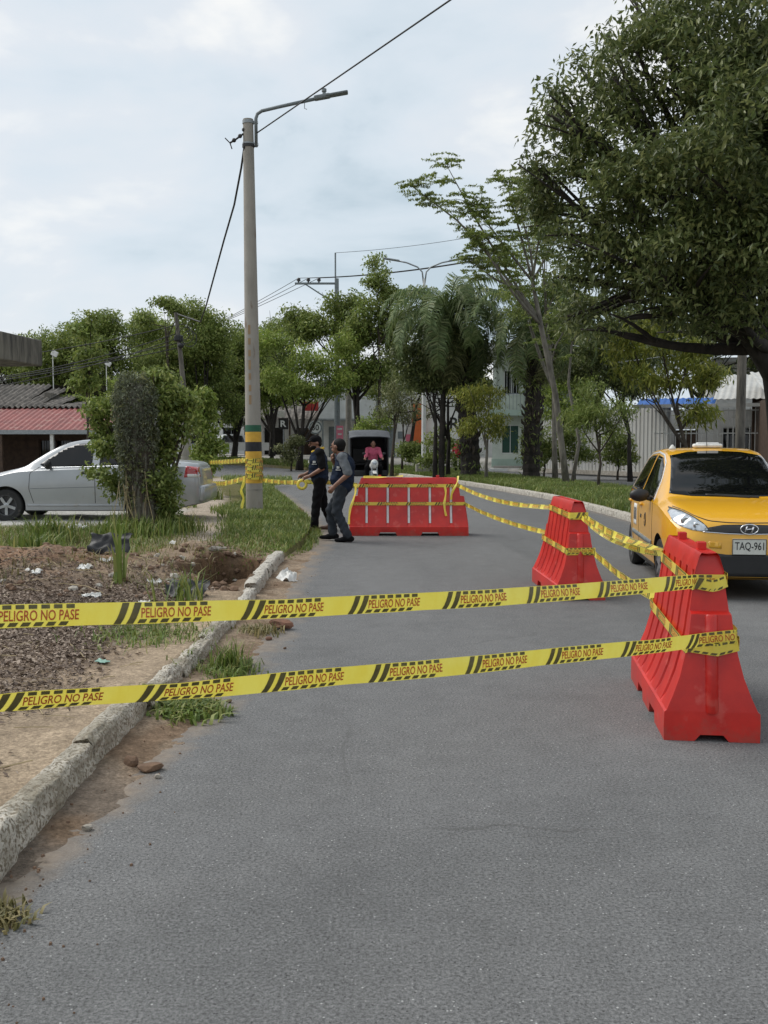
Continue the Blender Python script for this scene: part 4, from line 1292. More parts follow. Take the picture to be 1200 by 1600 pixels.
# ---------------------------------------------------------------- silver sedan (and the dark one behind the taxi)
def sedan(name, label, paint, loc, rz, group):
    t = Car(name, label, 'car', 4.32,
            zt=[(0, .52), (.04, .62), (.1, .69), (.22, .76), (.5, .85), (.85, .93), (1.12, 1.0), (1.3, 1.12), (1.6, 1.31), (1.9, 1.44), (2.2, 1.485), (2.6, 1.495), (3.0, 1.46), (3.25, 1.36), (3.5, 1.18), (3.68, 1.10), (3.95, 1.085), (4.18, 1.05), (4.28, .95), (4.32, .6)],
            zb=[(0, .49), (.2, .66), (.5, .77), (1.1, .91), (2.2, .96), (3.4, 1.01), (4.0, 1.0), (4.25, .9), (4.32, .55)],
            wb=[(0, .5), (.04, .6), (.12, .7), (.35, .81), (.8, .845), (2, .855), (3.3, .85), (3.9, .82), (4.18, .76), (4.28, .68), (4.32, .52)],
            wt=[(0, .42), (.22, .62), (.5, .66), (1.12, .71), (1.5, .64), (1.95, .57), (2.6, .58), (3.1, .56), (3.5, .62), (3.7, .68), (4.1, .66), (4.32, .45)],
            zs=[(0, .28), (.4, .21), (3.5, .21), (4.32, .34)],
            wheels=(.82, 3.30), wr=.295, paint=paint, loc=loc, rz=rz, group=group)
    for u in (.82, 3.30):
        for sd in (-1, 1): t.wheel(u, sd, .295, .18, M['alloy'], 5)
    t.patch('windscreen', [(-.66, 1.05), (-.53, 1.40), (-.3, 1.425), (.3, 1.425), (.53, 1.40), (.66, 1.05), (.4, 1.02), (-.4, 1.02)], M['glass'], 'X', 1)
    t.patch('rear_screen', [(-.62, 1.13), (-.5, 1.38), (.5, 1.38), (.62, 1.13)], M['glass'], 'X', -1)
    t.patch('grille', [(-.35, .55), (-.35, .64), (.35, .64), (.35, .55)], M['black'], 'X', 1)
    for sd in (-1, 1):
        t.patch('front_window', [(1.50, .985), (1.42, 1.03), (1.60, 1.17), (1.85, 1.33), (2.05, 1.395), (2.36, 1.42), (2.37, 1.0)], M['glass'], 'Y', sd)
        t.patch('rear_window', [(2.50, 1.01), (2.49, 1.42), (2.85, 1.405), (3.1, 1.33), (3.3, 1.14), (3.32, 1.05)], M['glass'], 'Y', sd)
        t.line('door_seam', [(1.32, .34), (1.24, .6), (1.26, .88), (1.42, .985)], M['black'], .009, 'Y', sd, .002)
        t.line('door_seam', [(2.43, .34), (2.43, .98)], M['black'], .010, 'Y', sd, .002)
        t.line('door_seam', [(3.36, 1.04), (3.22, .75), (2.95, .5), (2.9, .34)], M['black'], .009, 'Y', sd, .002)
        t.line('crease_shading', [(1.26, .60), (2.4, .63), (3.0, .645)], M['grey_metal'], .010, 'Y', sd, .003)  # grey strip, shading of a pressed crease put into colour
        t.line('sill', [(1.2, .30), (2.92, .30)], M['silver'] if paint is M['silver'] else M['black'], .03, 'Y', sd, .012)
        t.line('window_sill', [(1.45, .975), (2.4, .992), (3.35, 1.03)], M['chrome'], .016, 'Y', sd, .004)
        for u in (2.28, 3.18):
            hp = t.bvh.ray_cast(Vector((-u, 3 * sd, .885)), Vector((0, -sd, 0)))[0]
            q = MB(); q.bevbox((-u, hp.y + sd * .008, .885), (.19, .03, .055), .014); q.build('door_handle', M['black'], t.root, smooth=True)
        mr = MB(); mr.ell((-1.62, sd * .93, 1.03), (.06, .10, .085), 10); mr.tube([(-1.62, sd * .8, .99), (-1.62, sd * .9, 1.01)], .03, 8)
        mr.build('door_mirror', M['black'], t.root, smooth=True)
        tl = t.patch('tail_light', [(4.02, .80), (4.05, 1.0), (4.25, .98), (4.285, .80)], M['red_lens'], 'Y', sd, .006)
        t.patch('lamp_window', [(4.08, .80), (4.08, .86), (4.27, .86), (4.275, .80)], M['white_plastic'], 'Y', sd, .008, parent=tl)
        t.patch('headlight', [(.12, .64), (.2, .73), (.5, .80), (.48, .70)], M['glass_lamp'], 'Y', sd, .006)
    bp = MB(); bp.bevbox((-4.30, 0, .50), (.14, 1.40, .30), .06); bp.build('rear_bumper', paint, t.root, smooth=True)
    return t


sedan('silver_sedan', 'silver sedan with tinted windows parked behind the vine-covered stump', M['silver'], (-7.62, 18.65, 0.18), R(180), 'parked cars')
sedan('dark_sedan', 'dark car showing only its roof behind the taxi at the right edge', M['dark_car'], (9.6, 16.4, 0.0), R(-90), 'parked cars')

# ---------------------------------------------------------------- white pickup far behind the concrete pole
pk = empty('pickup_truck', (-11.2, 74, hfar(74)), R(180))
pk.rotation_euler = (0, 0, R(180 + 20)); tag(pk, 'white pickup truck far off on the bend behind the concrete pole', 'truck', 'parked cars')
b = MB()
prof_ = [(2.5, .45), (2.55, .8), (2.45, 1.02), (1.4, 1.1), (.85, 1.62), (.6, 1.7), (-.55, 1.7), (-.75, 1.6), (-.85, 1.08), (-2.5, 1.08), (-2.55, .5)]
P = [(x, s_ * (.85 if z < 1.2 else .68), z) for s_ in (-1, 1) for x, z in prof_]
n = len(prof_)
b.add(P, [tuple(range(n)), tuple(range(2 * n - 1, n - 1, -1))] + [(i + 1, i, n + i, n + i + 1) for i in range(n - 1)] + [(0, n - 1, 2 * n - 1, n)])
b.build('body', M['white_car'], pk)
for s_ in (-1, 1):
    for pg in ([(1.2, 1.12), (.8, 1.58), (.12, 1.6), (.12, 1.12)], [(.02, 1.12), (.02, 1.6), (-.5, 1.6), (-.66, 1.12)]):
        q = MB(); P = [(x, s_ * (.86 - (z - 1.2) * .36 if z > 1.2 else .86), z) for x, z in pg]
        q.add(P, [(0, 1, 2, 3)]); q.build('side_window', M['glass'], pk)
    for x in (1.65, -1.6):
        w = MB(); w.lathe([(.2, -.12), (.36, -.12), (.38, 0), (.36, .12), (.2, .12)], (x, s_ * .78, .38), 20, 'Y'); wo = w.build('wheel', M['rubber'], pk, smooth='auto')
        w = MB(); w.lathe([(.2, -.13), (.05, -.14), (.05, .14), (.2, .13)], (x, s_ * .78, .38), 14, 'Y'); w.build('rim', M['alloy'], wo)
q = MB(); q.box((2.5, 0, .6), (.16, 1.7, .2)); q.build('bumper', M['grey_metal'], pk)
q = MB(); q.box((-2.54, 0, .6), (.12, 1.6, .16)); q.build('bumper', M['grey_metal'], pk)
for s_ in (-1, 1):
    q = MB(); q.box((2.5, s_ * .62, .86), (.1, .3, .16)); q.build('headlight', M['glass_lamp'], pk)
# ================================================================== PEOPLE AND THE MOTOR TRICYCLE
def remesh(mb, name, mat, parent, voxel=0.009, smooth_it=4, fold=0.0):
    me = mb.mesh(name)
    o = link(name, me, mat, parent)
    r_ = o.modifiers.new('r', 'REMESH'); r_.mode = 'VOXEL'; r_.voxel_size = voxel; r_.use_smooth_shade = True
    s_ = o.modifiers.new('s', 'SMOOTH'); s_.iterations = smooth_it; s_.factor = 0.5
    bpy.context.view_layer.update()
    me2 = bpy.data.meshes.new_from_object(o.evaluated_get(bpy.context.evaluated_depsgraph_get()))
    o.modifiers.clear(); o.data = me2
    bpy.data.meshes.remove(me)
    if not me2.materials: me2.materials.append(mat)
    if fold:                                              # cloth folds as real relief
        n_ = len(me2.vertices); co = np.empty(n_ * 3, np.float32); me2.vertices.foreach_get('co', co); co = co.reshape(-1, 3)
        no = np.empty(n_ * 3, np.float32); me2.vertex_normals.foreach_get('vector', no); no = no.reshape(-1, 3)
        w_ = np.sin(co[:, 2] * 46 + 7 * np.sin(co[:, 0] * 11) + 6 * np.sin(co[:, 1] * 13)) * .6 + (fbm(co[:, 0] * 14 + co[:, 1] * 9, co[:, 2] * 12, 3, 3) - .5) * 2
        co += no * (fold * w_)[:, None]; me2.vertices.foreach_set('co', co.ravel().astype(np.float32)); me2.update()
    return o


def lerp(a, b, t): return Vector(a) + (Vector(b) - Vector(a)) * t


def person(label, loc, rz, J, shirt, vest, trousers, shoe, hair=True, cap_mat=None, beard=False, collar=None, belly=0.0, voxel=0.009, sleeve=0.45, group=None, tone='skin'):
    """J: joints, local axes x right, y forward, z up. The body is one continuous surface; clothes are children."""
    root = empty('person', loc, rz); tag(root, label, 'person', group)
    root.scale = (1.14, 1.14, 1.015) if voxel < .01 else (1, 1, 1)
    V3 = lambda k: Vector(J[k])
    body = MB()
    pel, chest, neck, head = V3('pelvis'), V3('chest'), V3('neck'), V3('head')
    look = Vector(J.get('look', (0, 1, 0))).normalized()
    side = look.cross(Vector((0, 0, 1))).normalized()
    up = side.cross(look).normalized()
    Hm = Matrix((side, look, up)).transposed()
    shx = (V3('sh_r') - V3('sh_l')).normalized(); fwd = Vector((0, 0, 1)).cross(shx).normalized()
    Tm = Matrix((shx, fwd, Vector((0, 0, 1)))).transposed()
    tor = [(pel, (.165, .115, .12)), (lerp(pel, chest, .3) + fwd * belly * .3, (.155, .112 + belly * .5, .13)), (lerp(pel, chest, .6) + fwd * belly * .2, (.16, .115 + belly * .35, .14)), (chest, (.178, .122, .15)), (lerp(chest, neck, .5), (.15, .09, .09))]
    for c_, r_ in tor: body.ell(c_, r_, 8, rot=Tm)
    body.cap(lerp(chest, neck, .6), lerp(neck, head, .55), .058, .055)
    body.cap(V3('sh_l'), V3('sh_r'), .065, .065)
    # head: skull, jaw, nose, brow, ears
    body.ell(head + up * .02 - look * .008, (.077, .098, .105), 10, rot=Hm)
    body.ell(head - up * .055 + look * .025, (.055, .066, .062), 8, rot=Hm)
    body.cap(head + look * .088 + up * .012, head + look * .112 - up * .022, .009, .014)
    body.cap(head + look * .083 + side * .035 + up * .03, head + look * .083 - side * .035 + up * .03, .011, .011)
    body.cap(head + look * .088 + side * .02 - up * .055, head + look * .088 - side * .02 - up * .055, .010, .010)
    for k in (-1, 1): body.ell(head + side * k * .08 - up * .008 - look * .005, (.012, .02, .032), 6, rot=Hm)
    for s_ in ('l', 'r'):
        body.cap(V3('sh_' + s_), V3('el_' + s_), .055, .042)
        body.cap(V3('el_' + s_), V3('wr_' + s_), .043, .029)
        body.cap(V3('hip_' + s_), V3('kn_' + s_), .088, .056)
        body.cap(V3('kn_' + s_), V3('an_' + s_), .058, .038)
        an = V3('an_' + s_); fd = Vector(J.get('toe_' + s_, (0, 1, 0))).normalized()
        body.cap(an - fd * .03 - Vector((0, 0, .035)), an + fd * .14 - Vector((0, 0, .048)), .036, .028)
        # hand: palm, four fingers of unequal length with a bend, thumb off the side of the palm
        w, hd = V3('wr_' + s_), Vector(J['hand_' + s_]).normalized()
        pn = Vector(J.get('palm_' + s_, (1 if s_ == 'l' else -1, 0, 0)))
        pn = (pn - hd * pn.dot(hd)).normalized(); sp = hd.cross(pn)
        body.cap(w, w + hd * .05, .027, .034); body.cap(w + hd * .03, w + hd * .075, .033, .034)
        curl = J.get('curl', 0.6)
        for f in range(4):
            b0 = w + hd * .085 + sp * (f - 1.5) * .019
            ln = (.036, .042, .039, .03)[f]
            d1 = (hd + pn * curl * .6).normalized(); d2 = (hd + pn * curl * 2.2).normalized()
            m1 = b0 + d1 * ln; body.cap(b0 - hd * .02, m1, .0105, .0095, 8); body.cap(m1, m1 + d2 * ln * .85, .0095, .008, 8)
        tb = w + hd * .03 - sp * .032; td = (hd * .8 - sp * .6 + pn * .5).normalized()
        body.cap(tb, tb + td * .04, .014, .011, 8); body.cap(tb + td * .04, tb + td * .04 + (td + hd * .5).normalized() * .028, .011, .009, 8)
    remesh(body, 'body', M[tone], root, voxel)
    for k in (-1, 1):
        q = MB(); q.ell(head + look * .087 + side * k * .031 + up * .012, (.011, .008, .008), 6, rot=Hm); q.build('eye', M['hair'], root, smooth=True)
    # shirt
    sh = MB()
    for c_, r_ in tor: sh.ell(c_, tuple(x + .014 for x in r_), 8, rot=Tm)
    sh.cap(V3('sh_l'), V3('sh_r'), .082, .082)
    for s_ in ('l', 'r'):
        e_ = lerp(V3('sh_' + s_), V3('el_' + s_), min(1, sleeve * 2))
        sh.cap(V3('sh_' + s_), e_, .073, .066)
        if sleeve > .5: sh.cap(V3('el_' + s_), lerp(V3('el_' + s_), V3('wr_' + s_), (sleeve - .5) * 2), .06, .048)
    so = remesh(sh, 'shirt', M[shirt], root, voxel * 1.2, fold=.006)
    if collar:
        q = MB(); ring = []
        for a in np.linspace(0, 2 * math.pi, 15):
            ring.append(lerp(chest, neck, .78) + shx * math.cos(a) * .088 + fwd * math.sin(a) * .085 + Vector((0, 0, .035 - .035 * math.sin(a))))
        q.tube(ring, .024, 8, cap=False, squash=1.0); q.build('collar', M[collar], so, smooth=True)
    if vest:
        ve = MB()
        for c_, r_ in tor: ve.ell(c_, tuple(x + .028 for x in r_), 8, rot=Tm)
        ve.cap(lerp(V3('sh_l'), V3('sh_r'), .12), lerp(V3('sh_l'), V3('sh_r'), .88), .085, .085)
        vo = remesh(ve, 'vest', M[vest], root, voxel * 1.2, fold=.006)
        q = MB(); p0 = chest + fwd * .165 - Vector((0, 0, .02)); q.box(p0 - shx * .085, (.07, .006, .05), rot=Tm)
        ls = chest - shx * .17 + fwd * .085
        for (a, z, w_, h_) in ((0, .03, .02, .035), (0, -.01, .05, .012)):
            q.box(ls + fwd * a + Vector((0, 0, z - .05)), (.05, w_ + .02, h_), rot=Tm)
        q.build('printed_logo', M['white_plastic'], vo)
    tr = MB()
    tr.ell(pel, (.182, .132, .115), 8, rot=Tm)
    for s_ in ('l', 'r'):
        tr.cap(V3('hip_' + s_), V3('kn_' + s_), .102, .075)
        tr.cap(V3('kn_' + s_), lerp(V3('kn_' + s_), V3('an_' + s_), .93), .076, .066)
    if isinstance(trousers, tuple): trousers = trousers[0]
    remesh(tr, 'trousers', M[trousers], root, voxel * 1.2, fold=.007)
    for s_ in ('l', 'r'):
        an = V3('an_' + s_); fd = Vector(J.get('toe_' + s_, (0, 1, 0))).normalized()
        q = MB(); q.cap(an - fd * .04 - Vector((0, 0, .03)), an + fd * .07 - Vector((0, 0, .035)), .05, .046); q.cap(an + fd * .05 - Vector((0, 0, .045)), an + fd * .17 - Vector((0, 0, .05)), .042, .034)
        remesh(q, 'shoe', M[shoe], root, .012, 2)
    if hair:
        h = MB(); h.ell(head + up * .035 - look * .022, (.084, .098, .098), 10, rot=Hm)
        h.ell(head - up * .02 - look * .045, (.074, .062, .07), 8, rot=Hm)
        remesh(h, 'hair', M['hair'], root, .011, 1)
    if beard:
        h = MB(); h.ell(head - up * .066 + look * .034, (.059, .066, .05), 8, rot=Hm); remesh(h, 'beard', M['hair'], root, .010, 1)
    if cap_mat:
        h = MB(); h.ell(head + up * .055 - look * .012, (.088, .106, .085), 10, rot=Hm)
        h.ell(head + up * .05 + look * .10, (.065, .065, .012), 8, rot=Hm); remesh(h, 'cap', M[cap_mat], root, .011, 1)
    return root


# man in front (left), facing the left of the photograph with the tape roll in his hand
pa = gnd(500, 829)
person('bearded man in dark cap and yellow collar holding a roll of yellow tape', (pa.x, pa.y, 0), R(97), dict(
    pelvis=(0, 0, .95), chest=(0, .02, 1.26), neck=(0, .03, 1.46), head=(0, .07, 1.575), look=(-.3, .95, -.18),
    sh_l=(-.19, .01, 1.40), sh_r=(.19, .03, 1.40), el_l=(-.27, -.03, 1.13), wr_l=(-.19, .17, .99), hand_l=(.2, .9, -.35), palm_l=(.6, 0, -.8),
    el_r=(.28, .02, 1.12), wr_r=(.2, .24, 1.0), hand_r=(-.3, .9, -.3), palm_r=(-.6, 0, -.8),
    hip_l=(-.10, 0, .92), kn_l=(-.11, .06, .50), an_l=(-.12, .10, .085), hip_r=(.10, 0, .92), kn_r=(.11, -.06, .50), an_r=(.12, -.20, .09), curl=.9),
    'black_cloth', 'navy', 'black_cloth', 'leather', hair=True, cap_mat='black_cloth', beard=True, collar='yellow_cloth', belly=.05)
# man nearer the camera, mid-stride, hand at his chin
pb = gnd(536, 846)
person('man in navy vest and grey trousers mid-stride with one hand at his chin', (pb.x, pb.y, 0), R(80), dict(
    pelvis=(0, 0, .90), chest=(0, -.03, 1.21), neck=(0, .02, 1.41), head=(0, .07, 1.52), look=(.28, .95, .05),
    sh_l=(-.19, -.03, 1.35), sh_r=(.19, .03, 1.35), el_l=(-.28, -.14, 1.09), wr_l=(-.27, .06, .90), hand_l=(.05, .6, -.8), palm_l=(1, 0, 0),
    el_r=(.26, .10, 1.12), wr_r=(.10, .17, 1.30), hand_r=(-.35, -.1, .9), palm_r=(0, -1, 0),
    hip_l=(-.10, 0, .87), kn_l=(-.11, .07, .48), an_l=(-.11, -.10, .085), hip_r=(.10, 0, .87), kn_r=(.10, .20, .50), an_r=(.11, .17, .10), curl=.6,
    toe_l=(0, 1, 0), toe_r=(0, 1, 0)),
    'grey_cloth', 'navy', 'grey_trousers', 'black_cloth', hair=True, belly=.07)
# tape roll in the first man's hand, tape paid out from the pole and on to the barrier
rl = at(472, 757, pa.y - .05)
q = MB()
ring = [rl + Vector((.075 * math.cos(a), .01 * math.sin(a), .075 * math.sin(a))) for a in np.linspace(0, 2 * math.pi, 25)]
q.tube(ring, .036, 8, cap=False, squash=.75)
tag(q.build('tape_roll', M['tape'], smooth=True), 'roll of yellow warning tape held by the bearded man', 'tape roll')

# ---------------------------------------------------------------- motor tricycle with black canopy
mt = empty('motor_tricycle', (at(578, 745, 34).x, 34.0, 0), R(4)); tag(mt, 'motor tricycle with black canvas canopy coming along the road behind the barrier', 'tricycle')
# local: -y is forward (towards the camera)
fr = MB()
q = MB(); q.bevbox((0, 1.25, .55), (1.3, 1.7, .22), .04); q.build('load_floor', M['black'], mt)
for sx in (-1, 1):
    q = MB(); q.bevbox((sx * .66, 1.25, 1.22), (.03, 1.75, 1.36), .01); q.build('side_curtain', M['black_canvas'], mt)
    q = MB(); q.tube([(sx * .64, .40, .5), (sx * .64, .40, 1.85)], .022, 8); q.build('canopy_post', M['black'], mt)
    q = MB(); q.lathe([(.1, -.07), (.25, -.07), (.27, 0), (.25, .07), (.1, .07)], (sx * .56, 1.5, .27), 20, 'X'); q.build('rear_wheel', M['rubber'], mt, smooth='auto')
q = MB(); q.bevbox((0, 2.12, 1.22), (1.3, .03, 1.36), .01); q.build('rear_curtain', M['black_canvas'], mt)
q = MB(); P = []
for y in np.linspace(.02, 2.16, 12):
    for x in np.linspace(-.70, .70, 11):
        z = 2.06 - .05 * (x / .7) ** 4 - .20 * max(0, (.5 - y) / .5) - .04 * abs(y - 1.2)
        P.append((x, y, z))
Fc = [(i * 11 + j, i * 11 + j + 1, (i + 1) * 11 + j + 1, (i + 1) * 11 + j) for i in range(11) for j in range(10)]
q.add(P, Fc); q.add([(x, y, z - .03) for x, y, z in P], [f[::-1] for f in Fc])
q.build('canopy_roof', M['grey_canvas'], mt, smooth=True)
q = MB(); q.bevbox((0, 1.55, .85), (1.1, .5, .12), .04); q.bevbox((0, 1.85, 1.15), (1.1, .1, .55), .04); q.build('passenger_seat', M['black'], mt)
# motorcycle front half
bike = MB()
w = MB(); w.lathe([(.18, -.045), (.27, -.05), (.30, -.02), (.30, .02), (.27, .05), (.18, .045)], (.12, -.75, .30), 24, 'X'); wo = w.build('front_wheel', M['rubber'], mt, smooth='auto')
w = MB(); w.lathe([(.19, -.03), (.17, -.03), (.17, .03), (.19, .03)], (.12, -.75, .30), 24, 'X'); w.tube([(.06, -.75, .30), (.18, -.75, .30)], .035, 10); w.build('rim', M['alloy'], wo)
for sx in (-1, 1):
    w = MB(); w.tube([(.12 + sx * .075, -.75, .30), (.12 + sx * .085, -.45, .92)], .022, 8); w.build('fork_leg', M['alloy'], mt)
w = MB(); w.bevbox((.12, -.72, .62), (.13, .42, .03), .012, rot=Matrix.Rotation(R(12), 3, 'X')); w.build('mudguard', M['white_plastic'], mt)
w = MB(); w.ell((.12, -.56, .90), (.13, .10, .15), 10); w.build('headlamp_cowl', M['white_plastic'], mt, smooth=True)
w = MB(); w.lathe([(.075, 0), (.07, -.02), (.004, -.03)], (.12, -.645, .93), 16, 'Y'); w.build('headlamp', M['glass_lamp'], mt, smooth=True)
w = MB(); w.tube([(-.22, -.28, 1.06), (-.1, -.40, 1.02), (.12, -.43, 1.0), (.34, -.40, 1.02), (.46, -.28, 1.06)], .016, 8); w.build('handlebar', M['black'], mt)
w = MB(); w.ell((.12, -.18, .82), (.15, .26, .13), 10); w.build('fuel_tank', M['white_plastic'], mt, smooth=True)
w = MB(); w.bevbox((.12, -.10, .48), (.28, .45, .36), .06); w.build('engine', M['grey_metal'], mt, smooth=True)
w = MB(); w.bevbox((.12, .28, .80), (.26, .55, .1), .04); w.build('rider_seat', M['black'], mt)
for sx in (-1, 1):
    w = MB(); w.tube([(.12 + sx * .25, -.4, 1.05), (.12 + sx * .32, -.42, 1.2)], .008, 6); w.ell((.12 + sx * .34, -.42, 1.24), (.06, .015, .04), 8); w.build('mirror', M['black'], mt, smooth=True)
rp = Vector(mt.location) + Matrix.Rotation(R(4), 3, 'Z') @ Vector((.12, .22, 0))
person('rider in pink shirt seated on the motor tricycle', rp, R(184), dict(
    pelvis=(0, 0, .95), chest=(0, .06, 1.25), neck=(0, .07, 1.44), head=(0, .10, 1.56), look=(0, 1, -.05),
    sh_l=(-.19, .05, 1.38), sh_r=(.19, .05, 1.38), el_l=(-.26, .25, 1.14), wr_l=(-.30, .50, 1.08), hand_l=(0, 1, -.1), palm_l=(0, 0, -1),
    el_r=(.26, .25, 1.14), wr_r=(.30, .50, 1.08), hand_r=(0, 1, -.1), palm_r=(0, 0, -1),
    hip_l=(-.10, .05, .93), kn_l=(-.24, .42, .78), an_l=(-.22, .28, .36), hip_r=(.10, .05, .93), kn_r=(.24, .42, .78), an_r=(.22, .28, .36), curl=1.0),
    'pink_cloth', None, 'black_cloth', 'black_cloth', hair=True, voxel=.014, sleeve=.8)
# someone in red on a motorbike half hidden behind the palm
sp = at(716, 735, 46)
person('person in red shirt half hidden behind the dark palm trunk', (sp.x, 46, 0.12), R(150), dict(
    pelvis=(0, 0, .92), chest=(0, .04, 1.22), neck=(0, .06, 1.42), head=(0, .09, 1.53), look=(.2, 1, 0),
    sh_l=(-.19, 0, 1.36), sh_r=(.19, 0, 1.36), el_l=(-.26, .02, 1.08), wr_l=(-.26, .08, .84), hand_l=(0, .2, -1), el_r=(.26, .02, 1.08), wr_r=(.26, .08, .84), hand_r=(0, .2, -1),
    hip_l=(-.10, 0, .9), kn_l=(-.11, .03, .49), an_l=(-.12, 0, .085), hip_r=(.10, 0, .9), kn_r=(.11, .03, .49), an_r=(.12, 0, .085)),
    'red_cloth', None, 'black_cloth', 'black_cloth', voxel=.014)
# ================================================================== BUILDINGS
def part(name, mat, parent, c, d, rz=0, bev=0):
    q = MB()
    if bev: q.bevbox(c, d, bev, rz)
    else: q.box(c, d, rz)
    return q.build(name, mat, parent)


def wall_holes(name, mat, parent, x0, x1, z0, z1, y, holes, th=0.2):
    """wall in the local xz plane at depth y with real openings; holes: (x0,x1,z0,z1)"""
    xs = sorted({x0, x1} | {h[0] for h in holes} | {h[1] for h in holes})
    zs_ = sorted({z0, z1} | {h[2] for h in holes} | {h[3] for h in holes})
    q = MB()
    for a, b in zip(xs[:-1], xs[1:]):
        for c, d in zip(zs_[:-1], zs_[1:]):
            mx_, mz = (a + b) / 2, (c + d) / 2
            if any(h[0] < mx_ < h[1] and h[2] < mz < h[3] for h in holes): continue
            q.box((mx_, y + th / 2, mz), (b - a, th, d - c))
    return q.build(name, mat, parent)


def window(parent, x0, x1, z0, z1, y, frame, pane, bars=0, name='window'):
    q = MB(); f = .06
    for c, d in (((x0 + f / 2, z0 + (z1 - z0) / 2), (f, z1 - z0)), ((x1 - f / 2, z0 + (z1 - z0) / 2), (f, z1 - z0)), (((x0 + x1) / 2, z0 + f / 2), (x1 - x0 - 2 * f, f)), (((x0 + x1) / 2, z1 - f / 2), (x1 - x0 - 2 * f, f)), (((x0 + x1) / 2, (z0 + z1) / 2), (.05, z1 - z0 - 2 * f))):
        q.box((c[0], y + .07, c[1]), (d[0], .08, d[1]))
    w = q.build(name, frame, parent)
    q = MB(); q.box(((x0 + x1) / 2, y + .12, (z0 + z1) / 2), (x1 - x0, .02, z1 - z0)); q.build('pane', pane, w)
    for k in range(bars):
        x = x0 + (x1 - x0) * (k + 1) / (bars + 1)
        q = MB(); q.tube([(x, y - .03, z0), (x, y - .03, z1)], .012, 6); q.build('bar', frame, w)
    return w


def corrugated(name, mat, parent, x0, x1, p0, p1, pitch=.18, amp=.03, tile=False):
    """a wavy sheet from x0 to x1, running from p0=(y,z) to p1=(y,z)"""
    n = max(4, int((x1 - x0) / pitch * 6))
    P, Fc = [], []
    rows = 8 if tile else 2
    for r_ in range(rows):
        f = r_ / (rows - 1)
        for i in range(n + 1):
            x = x0 + (x1 - x0) * i / n
            w = amp * math.sin(2 * math.pi * (x - x0) / pitch)
            P.append((x, p0[0] + (p1[0] - p0[0]) * f, p0[1] + (p1[1] - p0[1]) * f + w + (.03 * (r_ % 2) if tile else 0)))
    for r_ in range(rows - 1):
        for i in range(n): Fc.append((r_ * (n + 1) + i, r_ * (n + 1) + i + 1, (r_ + 1) * (n + 1) + i + 1, (r_ + 1) * (n + 1) + i))
    q = MB(); q.add(P, Fc); m_ = len(P); q.add([(a, b, c - .02) for a, b, c in P], [f[::-1] for f in Fc])
    return q.build(name, mat, parent, smooth=True)


# --- low house behind the silver car: grey tiled roof, red sheet porch roof
lz = -0.35
hs = empty('house', (-18.5, 38, lz)); tag(hs, 'low house with grey tiled roof and red sheet porch roof behind the silver car', 'house')
wall_holes('wall', M['wood_dark'], hs, -8, 7.2, 0, 2.7, 3.2, [(-3.2, -2.2, 0, 2.1), (0.3, 1.9, .9, 2.1), (4.2, 5.6, .9, 2.1)])  # front wall takes a dark colour to stand in for the porch shade
part('side_wall', M['white_wall'], hs, (7.1, 6.7, 1.35), (.2, 6.6, 2.7)); part('side_wall', M['white_wall'], hs, (-8.1, 6.7, 1.35), (.2, 6.6, 2.7))
part('back_wall', M['white_wall'], hs, (-.5, 10, 1.35), (15, .2, 2.7))
window(hs, 0.3, 1.9, .9, 2.1, 3.22, M['wood_dark'], M['glass'], 5); window(hs, 4.2, 5.6, .9, 2.1, 3.22, M['wood_dark'], M['glass'], 5)
part('door', M['wood_dark'], hs, (-2.7, 3.32, 1.05), (.98, .06, 2.08))
for k in range(15):
    x = -8.3 + k * 1.08
    mtl = M['white_sheet'] if k in (9,) else M['red_sheet']
    corrugated('roof_sheet', mtl, hs, x, x + 1.1, (-.2, 2.42 + .012 * (k % 2)), (3.15, 3.38 + .012 * (k % 2)), .22, .022)
part('fascia', M['galv'], hs, (-.5, -.22, 2.36), (16.6, .06, .16))
for k in range(9):
    part('post', M['white_plastic'] if k % 3 else M['wood_dark'], hs, (-7.8 + k * 1.95, -.1, 1.17), (.12, .12, 2.3))
for k in range(22):
    x = -8.4 + k * .70
    if x > 5.8: break
    top = 4.55 if x < 3.1 else 4.55 - (x - 3.1) * .42
    corrugated('tile_row', M['grey_tile'], hs, x, x + .70, (3.0, 3.42), (7.2, top), .235, .05, True)
corrugated('roof_sheet', M['grey_tile'], hs, -8.4, 6.8, (11.0, 3.2), (7.2, 4.55), .3, .04)
part('gable', M['dark_concrete'], hs, (4.0, 6.2, 3.55), (.2, 2.6, 1.1))
q = MB(); q.tube([(1.3, 6.5, 4.4), (1.3, 6.5, 6.3)], .03, 6); q.build('mast', M['galv'], hs)
q = MB(); q.tube([(-1.2, 6.5, 4.4), (-1.2, 6.5, 5.9)], .03, 6); q.build('mast', M['galv'], hs)
for (x, z, s_) in ((3.6, 5.95, .3), (6.0, 5.5, .26)):
    q = MB(); q.tube([(x, 7, 3.6), (x, 7, z)], .02, 6); q.bevbox((x + .1, 6.95, z), (s_, .06, s_ * .8), .02, rot=Matrix.Rotation(.5, 3, 'Y')); q.build('aerial_panel', M['white_plastic'], hs)
for x, y, z in ((-.9, 3.6, 3.62), (1.3, 4.6, 4.1), (-1.2, 5.2, 4.2)):
    part('loose_sheet', M['white_plastic'], hs, (x, y, z + .07), (.5, .8, .03), rz=.4)

